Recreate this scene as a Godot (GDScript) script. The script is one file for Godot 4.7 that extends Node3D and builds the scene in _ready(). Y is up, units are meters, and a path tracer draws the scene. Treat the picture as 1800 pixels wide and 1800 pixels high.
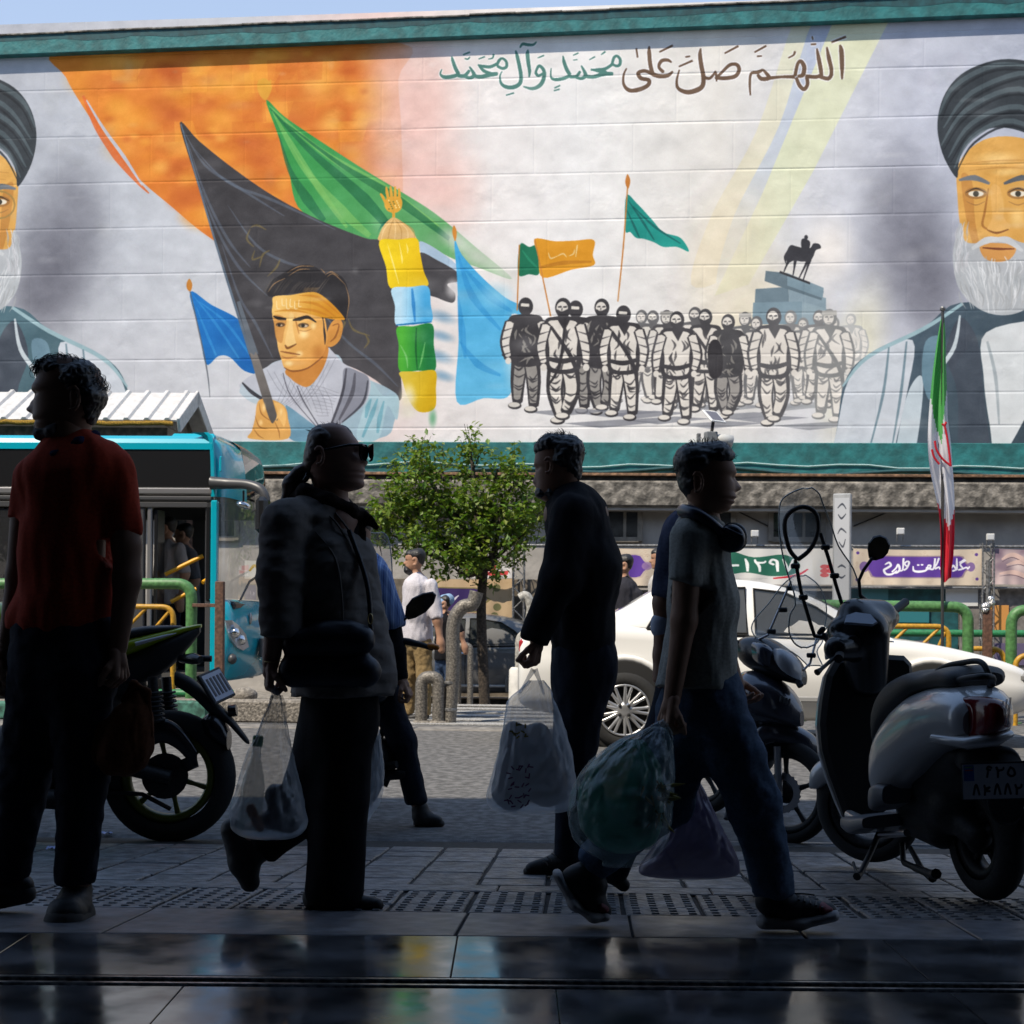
extends Node3D
# A street in front of an arcade: four walkers in the shade of the arcade, scooters at the kerb, a bus and cars in the sun, a painted wall behind.
# World: y up, metres; the lens stands at the origin, 0.946 m above the polished arcade floor; the street runs along x, turned a few degrees.
const F := 2650.0
const HOR := 1090.0
const EYE := 0.946
const ROLL := 0.008
const YAW := -0.07
var M := {}
var used := {}
var rng := RandomNumberGenerator.new()
# helpers: places
func P(px: float, py: float, d: float) -> Vector3:
	var dx := (px - 900.0) / F * d
	var dy := (HOR - py) / F * d
	return Vector3(dx * cos(ROLL) - dy * sin(ROLL), EYE + dx * sin(ROLL) + dy * cos(ROLL), -d)
func ground_y(d: float) -> float:
	if d < 4.51: return 0.0
	if d < 7.69: return -0.0566 * (d - 4.51)
	if d < 8.1: return -0.185
	if d < 12.2: return lerpf(-0.185, -0.063, (d - 8.1) / 4.1)
	if d < 17.0: return -0.06
	return lerpf(-0.06, -0.45, clampf((d - 17.0) / 7.0, 0.0, 1.0))
# helpers: naming and grouping
func numbered(n: String) -> String:
	var k: int = used.get(n, -1) + 1
	used[n] = k
	return n if k == 0 else "%s_%03d" % [n, k]
func tag(o: Node3D, label := "", category := "", group := "", kind := "") -> Node3D:
	if label: o.set_meta("label", label)
	if category: o.set_meta("category", category)
	if group: o.set_meta("group", group)
	if kind: o.set_meta("kind", kind)
	return o
func thing(called: String, label: String, category: String, at := Vector3.ZERO, turn := 0.0, group := "") -> Node3D:
	var o := Node3D.new()
	o.name = numbered(called)
	add_child(o)
	o.position = at
	o.rotation.y = turn
	return tag(o, label, category, group)
func put(called: String, mesh: Mesh, m: Material, parent: Node = self, kind := "") -> MeshInstance3D:
	var o := MeshInstance3D.new()
	o.mesh = mesh
	o.material_override = m
	o.name = numbered(called) if parent == self else called
	parent.add_child(o, true)
	if kind: o.set_meta("kind", kind)
	return o
func obj(called: String, st: SurfaceTool, m: Material, parent: Node = self, kind := "") -> MeshInstance3D:
	st.generate_normals()
	return put(called, st.commit(), m, parent, kind)
func S() -> SurfaceTool:
	var st := SurfaceTool.new()
	st.begin(Mesh.PRIMITIVE_TRIANGLES)
	return st
# helpers: shapes
func tri(st: SurfaceTool, a: Vector3, b: Vector3, c: Vector3, out: Vector3) -> void:
	if (c - a).cross(b - a).dot(out) < 0.0:
		var t := b
		b = c
		c = t
	st.add_vertex(a)
	st.add_vertex(b)
	st.add_vertex(c)
func quad(st: SurfaceTool, a: Vector3, b: Vector3, c: Vector3, d: Vector3, out: Vector3) -> void:
	tri(st, a, b, c, out)
	tri(st, a, c, d, out)
# a box with bevelled edges; x may turn and move it
func box(st: SurfaceTool, c: Vector3, s: Vector3, bev := 0.0, x := Transform3D.IDENTITY) -> void:
	st.set_smooth_group(-1)
	var h := s / 2.0
	bev = minf(bev, minf(h.x, minf(h.y, h.z)) * 0.9)
	var b := x.basis
	if bev <= 0.0:
		for ax in 3:
			for sg in [-1.0, 1.0]:
				var n := Vector3.ZERO
				n[ax] = sg
				var u := Vector3.ZERO
				u[(ax + 1) % 3] = h[(ax + 1) % 3]
				var v := Vector3.ZERO
				v[(ax + 2) % 3] = h[(ax + 2) % 3]
				var o := c + n * h[ax]
				quad(st, x * (o - u - v), x * (o + u - v), x * (o + u + v), x * (o - u + v), b * n)
		return
	var i := h - Vector3(bev, bev, bev)
	for ax in 3:
		for sg in [-1.0, 1.0]:
			var n := Vector3.ZERO
			n[ax] = sg
			var u := Vector3.ZERO
			u[(ax + 1) % 3] = i[(ax + 1) % 3]
			var v := Vector3.ZERO
			v[(ax + 2) % 3] = i[(ax + 2) % 3]
			var o := c + n * h[ax]
			quad(st, x * (o - u - v), x * (o + u - v), x * (o + u + v), x * (o - u + v), b * n)
	for ax in 3:
		var p := (ax + 1) % 3
		var q := (ax + 2) % 3
		for sp in [-1.0, 1.0]:
			for sq in [-1.0, 1.0]:
				var a := Vector3.ZERO
				a[p] = sp * h[p]; a[q] = sq * i[q]
				var e := Vector3.ZERO
				e[p] = sp * i[p]; e[q] = sq * h[q]
				var l := Vector3.ZERO
				l[ax] = i[ax]
				var n := Vector3.ZERO
				n[p] = sp; n[q] = sq
				quad(st, x * (c + a - l), x * (c + a + l), x * (c + e + l), x * (c + e - l), b * n)
	for sx in [-1.0, 1.0]:
		for sy in [-1.0, 1.0]:
			for sz in [-1.0, 1.0]:
				var n := Vector3(sx, sy, sz)
				tri(st, x * (c + Vector3(sx * h.x, sy * i.y, sz * i.z)), x * (c + Vector3(sx * i.x, sy * h.y, sz * i.z)), x * (c + Vector3(sx * i.x, sy * i.y, sz * h.z)), b * n)
# a round bar along points; r: one radius or one for each point; flat squeezes it along the given axis
func tube(st: SurfaceTool, pts: Array, r, sides := 8, caps := true) -> void:
	st.set_smooth_group(0)
	var rings := []
	var ref := Vector3.UP
	var d0: Vector3 = (pts[1] - pts[0]).normalized()
	if absf(d0.dot(ref)) > 0.9: ref = Vector3.RIGHT
	var u := d0.cross(ref).normalized()
	for k in pts.size():
		var d: Vector3
		if k == 0: d = pts[1] - pts[0]
		elif k == pts.size() - 1: d = pts[k] - pts[k - 1]
		else: d = (pts[k] - pts[k - 1]).normalized() + (pts[k + 1] - pts[k]).normalized()
		if d.length() < 1e-7: d = d0
		d = d.normalized()
		u = (u - d * u.dot(d)).normalized()
		var v := d.cross(u)
		var rad: float
		if r is Array:
			var f: float = k * (r.size() - 1.0) / (pts.size() - 1.0)
			rad = lerpf(r[int(f)], r[mini(int(f) + 1, r.size() - 1)], f - int(f))
		else:
			rad = r
		var ring := []
		for s in sides:
			var a := TAU * s / sides
			ring.append(pts[k] + (u * cos(a) + v * sin(a)) * rad)
		rings.append(ring)
	for k in pts.size() - 1:
		for s in sides:
			var t := (s + 1) % sides
			var mid: Vector3 = (rings[k][s] + rings[k][t] + rings[k + 1][s] + rings[k + 1][t]) / 4.0
			quad(st, rings[k][s], rings[k][t], rings[k + 1][t], rings[k + 1][s], mid - (pts[k] + pts[k + 1]) / 2.0)
	if caps:
		st.set_smooth_group(-1)
		for e in [0, pts.size() - 1]:
			var out: Vector3 = pts[0] - pts[1] if e == 0 else pts[e] - pts[e - 1]
			for s in sides:
				tri(st, pts[e], rings[e][s], rings[e][(s + 1) % sides], out)
# rounds the corners of a line of points
func bend(pts: Array, r: float, n := 5) -> Array:
	var out := [pts[0]]
	for k in range(1, pts.size() - 1):
		var a: Vector3 = pts[k - 1]
		var b: Vector3 = pts[k]
		var c: Vector3 = pts[k + 1]
		var ra := minf(r, (a - b).length() * 0.49)
		var rc := minf(r, (c - b).length() * 0.49)
		var s := b + (a - b).normalized() * ra
		var e := b + (c - b).normalized() * rc
		for i in n + 1:
			var t := float(i) / n
			out.append(s.lerp(b, t).lerp(b.lerp(e, t), t))
	out.append(pts[-1])
	return out
# a smooth line through points
func spline(pts: Array, n := 6) -> Array:
	var out := []
	for k in pts.size() - 1:
		var a = pts[maxi(k - 1, 0)]
		var b = pts[k]
		var c = pts[k + 1]
		var d = pts[mini(k + 2, pts.size() - 1)]
		for i in n:
			var t := float(i) / n
			out.append((b * 2.0 + (c - a) * t + (a * 2.0 - b * 5.0 + c * 4.0 - d) * t * t + (b * 3.0 - a - c * 3.0 + d) * t * t * t) * 0.5)
	out.append(pts[-1])
	return out
# turned shape: profile of Vector2(radius, height) about the y axis of x
func lathe(st: SurfaceTool, prof: Array, seg := 24, x := Transform3D.IDENTITY, group := 0) -> void:
	st.set_smooth_group(group)
	for k in prof.size() - 1:
		var p: Vector2 = prof[k]
		var q: Vector2 = prof[k + 1]
		var nrm := Vector2(q.y - p.y, p.x - q.x)
		for s in seg:
			var a := TAU * s / seg
			var b := TAU * (s + 1) / seg
			var da := Vector3(cos(a), 0, sin(a))
			var db := Vector3(cos(b), 0, sin(b))
			var out := x.basis * (((da + db) / 2.0) * nrm.x + Vector3.UP * nrm.y)
			var v0 := x * (da * p.x + Vector3.UP * p.y)
			var v1 := x * (db * p.x + Vector3.UP * p.y)
			var v2 := x * (db * q.x + Vector3.UP * q.y)
			var v3 := x * (da * q.x + Vector3.UP * q.y)
			if p.x > 1e-6: tri(st, v0, v1, v2, out)
			if q.x > 1e-6: tri(st, v0, v2, v3, out)
# a flat outline in the xy plane given thickness along z, with bevelled edges, then moved by x
func slab(st: SurfaceTool, poly: PackedVector2Array, z0: float, z1: float, x := Transform3D.IDENTITY, bev := 0.0) -> void:
	if Geometry2D.is_polygon_clockwise(poly):
		poly = poly.duplicate()
		poly.reverse()
	st.set_smooth_group(-1)
	var inner := poly
	if bev > 0.0:
		inner = PackedVector2Array()
		var n := poly.size()
		for k in n:
			var a := (poly[k] - poly[(k + n - 1) % n]).normalized()
			var b := (poly[(k + 1) % n] - poly[k]).normalized()
			var na := Vector2(-a.y, a.x)
			var nb := Vector2(-b.y, b.x)
			var nn := (na + nb)
			if nn.length() < 0.2: nn = na
			nn = nn.normalized() / maxf(0.5, nn.normalized().dot(na))
			inner.append(poly[k] + nn * bev)
	var idx := Geometry2D.triangulate_polygon(inner)
	if idx.is_empty():
		inner = poly
		idx = Geometry2D.triangulate_polygon(inner)
	for k in range(0, idx.size(), 3):
		var a := inner[idx[k]]
		var b := inner[idx[k + 1]]
		var c := inner[idx[k + 2]]
		tri(st, x * Vector3(a.x, a.y, z1), x * Vector3(b.x, b.y, z1), x * Vector3(c.x, c.y, z1), x.basis * Vector3.BACK)
		tri(st, x * Vector3(a.x, a.y, z0), x * Vector3(b.x, b.y, z0), x * Vector3(c.x, c.y, z0), x.basis * Vector3.FORWARD)
	var n := poly.size()
	for k in n:
		var a := poly[k]
		var b := poly[(k + 1) % n]
		var o := Vector3(b.y - a.y, a.x - b.x, 0)
		quad(st, x * Vector3(a.x, a.y, z0 + bev), x * Vector3(b.x, b.y, z0 + bev), x * Vector3(b.x, b.y, z1 - bev), x * Vector3(a.x, a.y, z1 - bev), x.basis * o)
		if bev > 0.0:
			var c := inner[k]
			var d := inner[(k + 1) % n]
			quad(st, x * Vector3(a.x, a.y, z1 - bev), x * Vector3(b.x, b.y, z1 - bev), x * Vector3(d.x, d.y, z1), x * Vector3(c.x, c.y, z1), x.basis * (o.normalized() + Vector3.BACK))
			quad(st, x * Vector3(a.x, a.y, z0 + bev), x * Vector3(b.x, b.y, z0 + bev), x * Vector3(d.x, d.y, z0), x * Vector3(c.x, c.y, z0), x.basis * (o.normalized() + Vector3.FORWARD))
# rings of equal count joined into a skin; out is taken from each ring's middle
func skin(st: SurfaceTool, rings: Array, closed := true, cap0 := true, cap1 := true, group := 0) -> void:
	st.set_smooth_group(group)
	var mids := []
	for r in rings:
		var s := Vector3.ZERO
		for p in r: s += p
		mids.append(s / r.size())
	for k in rings.size() - 1:
		var a: Array = rings[k]
		var b: Array = rings[k + 1]
		var n := a.size()
		var mid: Vector3 = (mids[k] + mids[k + 1]) / 2.0
		for s in (n if closed else n - 1):
			var t := (s + 1) % n
			quad(st, a[s], a[t], b[t], b[s], (a[s] + a[t] + b[s] + b[t]) / 4.0 - mid)
	st.set_smooth_group(-1)
	if cap0:
		for s in rings[0].size():
			tri(st, mids[0], rings[0][s], rings[0][(s + 1) % rings[0].size()], mids[0] - mids[1])
	if cap1:
		var e := rings.size() - 1
		for s in rings[e].size():
			tri(st, mids[e], rings[e][s], rings[e][(s + 1) % rings[e].size()], mids[e] - mids[e - 1])
func ball(st: SurfaceTool, c: Vector3, r: Vector3, seg := 12, rows := 8, b := Basis.IDENTITY) -> void:
	var prof := []
	for k in rows + 1:
		var a := -PI / 2 + PI * k / rows
		prof.append(Vector2(cos(a), sin(a)))
	lathe(st, prof, seg, Transform3D(b * Basis.from_scale(r), c))
# a sheet of quads from a grid of points (rows of equal length); out fixes its front
func sheet(st: SurfaceTool, g: Array, out: Vector3, uv := false) -> void:
	st.set_smooth_group(0)
	var R := g.size() - 1
	var C: int = g[0].size() - 1
	for i in R:
		for j in C:
			var q := [[i, j], [i, j + 1], [i + 1, j + 1], [i + 1, j]]
			var a: Vector3 = g[i][j]
			var flip: bool = (g[i + 1][j + 1] - a).cross(g[i][j + 1] - a).dot(out) < 0.0
			for t in ([[0, 2, 1], [0, 3, 2]] if flip else [[0, 1, 2], [0, 2, 3]]):
				for k in t:
					var e: Array = q[k]
					if uv: st.set_uv(Vector2(float(e[1]) / C, float(e[0]) / R))
					st.add_vertex(g[e[0]][e[1]])
func rot(axis: Vector3, a: float, at := Vector3.ZERO) -> Transform3D:
	return Transform3D(Basis(axis, a), at)
# helpers: materials
var noises := {}
func noise_tex(freq: float, lo: float, hi: float, type := 0, size := 512, oct := 4) -> NoiseTexture2D:
	var key := "%s|%s|%s|%s|%s" % [freq, lo, hi, type, oct]
	if noises.has(key): return noises[key]
	var n := FastNoiseLite.new()
	n.seed = 7 + noises.size()
	n.frequency = freq
	n.fractal_octaves = oct
	n.noise_type = [FastNoiseLite.TYPE_SIMPLEX_SMOOTH, FastNoiseLite.TYPE_CELLULAR, FastNoiseLite.TYPE_VALUE][type]
	var t := NoiseTexture2D.new()
	t.width = size
	t.height = size
	t.seamless = true
	t.noise = n
	var g := Gradient.new()
	g.offsets = PackedFloat32Array([0.15, 0.85])
	g.colors = PackedColorArray([Color(lo, lo, lo), Color(hi, hi, hi)])
	t.color_ramp = g
	noises[key] = t
	return t
func bump_tex(freq: float, strength: float, type := 0) -> NoiseTexture2D:
	var key := "b%s|%s|%s" % [freq, strength, type]
	if noises.has(key): return noises[key]
	var n := FastNoiseLite.new()
	n.seed = 50 + noises.size()
	n.frequency = freq
	n.noise_type = [FastNoiseLite.TYPE_SIMPLEX_SMOOTH, FastNoiseLite.TYPE_CELLULAR, FastNoiseLite.TYPE_VALUE][type]
	var t := NoiseTexture2D.new()
	t.width = 512
	t.height = 512
	t.seamless = true
	t.as_normal_map = true
	t.bump_strength = strength
	t.noise = n
	noises[key] = t
	return t
# real-world (linear) base colour; o: metal, coat, tri (texture repeats per metre), vary (lowest value of the tone noise), bump, spec, alpha
func mat(called: String, r: float, g: float, b: float, rough := 0.6, o := {}) -> StandardMaterial3D:
	if M.has(called): return M[called]
	var m := StandardMaterial3D.new()
	m.resource_name = called
	m.albedo_color = Color(r, g, b).linear_to_srgb()
	m.roughness = rough
	m.metallic = o.get("metal", 0.0)
	m.metallic_specular = o.get("spec", 0.5)
	if o.has("coat"):
		m.clearcoat_enabled = true
		m.clearcoat = o.coat
		m.clearcoat_roughness = 0.06
	if o.has("vary"):
		m.albedo_texture = noise_tex(o.get("freq", 0.02), o.vary, 1.0, o.get("type", 0))
		m.uv1_triplanar = true
		m.uv1_world_triplanar = o.get("world", true)
		var k: float = o.get("tri", 0.5)
		m.uv1_scale = Vector3(k, k, k)
	if o.has("bump"):
		m.normal_enabled = true
		m.normal_texture = bump_tex(o.get("bfreq", 0.05), o.bump, o.get("btype", 0))
		m.normal_scale = o.get("bscale", 1.0)
		m.uv1_triplanar = true
		m.uv1_world_triplanar = o.get("world", true)
		var k: float = o.get("tri", 0.5)
		m.uv1_scale = Vector3(k, k, k)
	if o.has("rvary"):
		m.roughness_texture = noise_tex(o.get("rfreq", 0.02), o.rvary, 1.0)
	if o.has("sheen"):
		m.rim_enabled = true
		m.rim = o.sheen
	if o.has("alpha"):
		m.transparency = BaseMaterial3D.TRANSPARENCY_ALPHA
		m.albedo_color.a = o.alpha
	if o.has("back"):
		m.backlight_enabled = true
		m.backlight = Color(o.back[0], o.back[1], o.back[2]).linear_to_srgb()
	if o.has("vc"):
		m.vertex_color_use_as_albedo = true
	M[called] = m
	return m
func pic(called: String, img: Image, rough := 0.7, o := {}) -> StandardMaterial3D:
	var m := mat(called, 1, 1, 1, rough, o)
	m.albedo_texture = ImageTexture.create_from_image(img)
	m.texture_repeat = false
	m.cull_mode = BaseMaterial3D.CULL_DISABLED
	return m
# helpers: smooth bodies (a distance field on a grid, meshed with surface nets)
class Field:
	var o: Vector3
	var nx: int
	var ny: int
	var nz: int
	var c: float
	var f: PackedFloat32Array
	func _init(lo: Vector3, hi: Vector3, cell: float) -> void:
		c = cell
		o = lo - Vector3.ONE * cell * 2.5
		nx = int((hi.x - lo.x) / cell) + 6
		ny = int((hi.y - lo.y) / cell) + 6
		nz = int((hi.z - lo.z) / cell) + 6
		f.resize(nx * ny * nz)
		f.fill(1.0)
	func cone(a: Vector3, b: Vector3, ra: float, rb: float, kz := 1.0, k := 0.02) -> void:
		var R := maxf(ra, rb) + k + c * 3.0
		var Rz := maxf(ra, rb) * kz + k + c * 3.0
		var x0 := clampi(int((minf(a.x, b.x) - R - o.x) / c), 0, nx - 1)
		var x1 := clampi(int((maxf(a.x, b.x) + R - o.x) / c) + 1, 0, nx - 1)
		var y0 := clampi(int((minf(a.y, b.y) - R - o.y) / c), 0, ny - 1)
		var y1 := clampi(int((maxf(a.y, b.y) + R - o.y) / c) + 1, 0, ny - 1)
		var z0 := clampi(int((minf(a.z, b.z) - Rz - o.z) / c), 0, nz - 1)
		var z1 := clampi(int((maxf(a.z, b.z) + Rz - o.z) / c) + 1, 0, nz - 1)
		var ik := 1.0 / kz
		var dx := b.x - a.x
		var dy := b.y - a.y
		var dz := (b.z - a.z) * ik
		var dd := maxf(dx * dx + dy * dy + dz * dz, 1e-9)
		var dr := rb - ra
		var ki := 1.0 / maxf(k, 1e-6)
		for z in range(z0, z1 + 1):
			var pz := (o.z + z * c - a.z) * ik
			for y in range(y0, y1 + 1):
				var py := o.y + y * c - a.y
				var at := (z * ny + y) * nx
				var base := py * dy + pz * dz
				for x in range(x0, x1 + 1):
					var px := o.x + x * c - a.x
					var t := clampf((px * dx + base) / dd, 0.0, 1.0)
					var ex := px - dx * t
					var ey := py - dy * t
					var ez := pz - dz * t
					var d := sqrt(ex * ex + ey * ey + ez * ez) - ra - dr * t
					var v := f[at + x]
					var h := k - absf(v - d)
					if h > 0.0:
						f[at + x] = minf(v, d) - h * h * ki * 0.25
					elif d < v:
						f[at + x] = d
	func cut(p: Vector3, n: Vector3, reach := 9.0) -> void:
		n = n.normalized()
		for z in nz:
			for y in ny:
				for x in nx:
					var q := o + Vector3(x, y, z) * c - p
					if q.length_squared() < reach * reach:
						var i := (z * ny + y) * nx + x
						f[i] = maxf(f[i], q.dot(n))
	func folds(amp: float, size: Vector3, seed_: int, oct := 2) -> void:
		var n := FastNoiseLite.new()
		n.seed = seed_
		n.frequency = 1.0
		n.fractal_octaves = oct
		var band := c * 2.5 + amp
		for z in nz:
			for y in ny:
				for x in nx:
					var i := (z * ny + y) * nx + x
					if absf(f[i]) < band:
						f[i] += amp * n.get_noise_3d((o.x + x * c) / size.x, (o.y + y * c) / size.y, (o.z + z * c) / size.z)
	func mesh(v: PackedVector3Array, n: PackedVector3Array, t: PackedInt32Array) -> Array:
		var id := PackedInt32Array()
		id.resize(f.size())
		id.fill(-1)
		var sy := nx
		var sz := nx * ny
		for z in nz - 1:
			for y in ny - 1:
				var at := z * sz + y * sy
				for x in nx - 1:
					var i := at + x
					var a := f[i]
					var b := f[i + 1]
					var e := f[i + sy]
					var g := f[i + sy + 1]
					var a2 := f[i + sz]
					var b2 := f[i + sz + 1]
					var e2 := f[i + sz + sy]
					var g2 := f[i + sz + sy + 1]
					var m := int(a < 0) + int(b < 0) + int(e < 0) + int(g < 0) + int(a2 < 0) + int(b2 < 0) + int(e2 < 0) + int(g2 < 0)
					if m == 0 or m == 8: continue
					var s := Vector3.ZERO
					var k := 0
					if (a < 0) != (b < 0): s += Vector3(a / (a - b), 0, 0); k += 1
					if (e < 0) != (g < 0): s += Vector3(e / (e - g), 1, 0); k += 1
					if (a2 < 0) != (b2 < 0): s += Vector3(a2 / (a2 - b2), 0, 1); k += 1
					if (e2 < 0) != (g2 < 0): s += Vector3(e2 / (e2 - g2), 1, 1); k += 1
					if (a < 0) != (e < 0): s += Vector3(0, a / (a - e), 0); k += 1
					if (b < 0) != (g < 0): s += Vector3(1, b / (b - g), 0); k += 1
					if (a2 < 0) != (e2 < 0): s += Vector3(0, a2 / (a2 - e2), 1); k += 1
					if (b2 < 0) != (g2 < 0): s += Vector3(1, b2 / (b2 - g2), 1); k += 1
					if (a < 0) != (a2 < 0): s += Vector3(0, 0, a / (a - a2)); k += 1
					if (b < 0) != (b2 < 0): s += Vector3(1, 0, b / (b - b2)); k += 1
					if (e < 0) != (e2 < 0): s += Vector3(0, 1, e / (e - e2)); k += 1
					if (g < 0) != (g2 < 0): s += Vector3(1, 1, g / (g - g2)); k += 1
					id[i] = v.size()
					v.append(o + (Vector3(x, y, z) + s / k) * c)
					n.append(Vector3(b + g + b2 + g2 - a - e - a2 - e2, e + g + e2 + g2 - a - b - a2 - b2, a2 + b2 + e2 + g2 - a - b - e - g).normalized())
		for z in range(1, nz - 1):
			for y in range(1, ny - 1):
				var at := z * sz + y * sy
				for x in range(1, nx - 1):
					var i := at + x
					var a := f[i] < 0.0
					if a != (f[i + 1] < 0.0): face(t, id, i, i - sy, i - sy - sz, i - sz, a)
					if a != (f[i + sy] < 0.0): face(t, id, i, i - sz, i - sz - 1, i - 1, a)
					if a != (f[i + sz] < 0.0): face(t, id, i, i - 1, i - 1 - sy, i - sy, a)
		return [v, n, t]
	func face(t: PackedInt32Array, id: PackedInt32Array, a: int, b: int, c_: int, d: int, inside: bool) -> void:
		var p := id[a]
		var q := id[b]
		var r := id[c_]
		var s := id[d]
		if p < 0 or q < 0 or r < 0 or s < 0: return
		if inside:
			t.append(p); t.append(r); t.append(q)
			t.append(p); t.append(s); t.append(r)
		else:
			t.append(p); t.append(q); t.append(r)
			t.append(p); t.append(r); t.append(s)
# collects several fields and sheets into one mesh
class Flesh:
	var v := PackedVector3Array()
	var n := PackedVector3Array()
	var t := PackedInt32Array()
	func add(fd: Field) -> void:
		var r: Array = fd.mesh(v, n, t)
		v = r[0]
		n = r[1]
		t = r[2]
	func rings(g: Array) -> void:
		var R := g.size()
		var C: int = g[0].size()
		var base := v.size()
		for i in R:
			for j in C:
				var a: Vector3 = g[i][(j + 1) % C] - g[i][(j + C - 1) % C]
				var b: Vector3 = g[mini(i + 1, R - 1)][j] - g[maxi(i - 1, 0)][j]
				v.append(g[i][j])
				n.append(a.cross(b).normalized())
		var mid := Vector3.ZERO
		for p in g[R / 2]: mid += p
		mid /= C
		var k: int = base + (R / 2) * C
		var turn := n[k].dot(g[R / 2][0] - mid) < 0.0
		if turn:
			for i in range(base, n.size()): n[i] = -n[i]
		for i in R - 1:
			for j in C:
				var p := base + i * C + j
				var q := base + i * C + (j + 1) % C
				var r := p + C
				var s := q + C
				if turn:
					t.append(p); t.append(q); t.append(s)
					t.append(p); t.append(s); t.append(r)
				else:
					t.append(p); t.append(s); t.append(q)
					t.append(p); t.append(r); t.append(s)
	func mesh() -> ArrayMesh:
		var a := []
		a.resize(Mesh.ARRAY_MAX)
		a[Mesh.ARRAY_VERTEX] = v
		a[Mesh.ARRAY_NORMAL] = n
		a[Mesh.ARRAY_INDEX] = t
		var m := ArrayMesh.new()
		m.add_surface_from_arrays(Mesh.PRIMITIVE_TRIANGLES, a)
		return m
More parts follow.
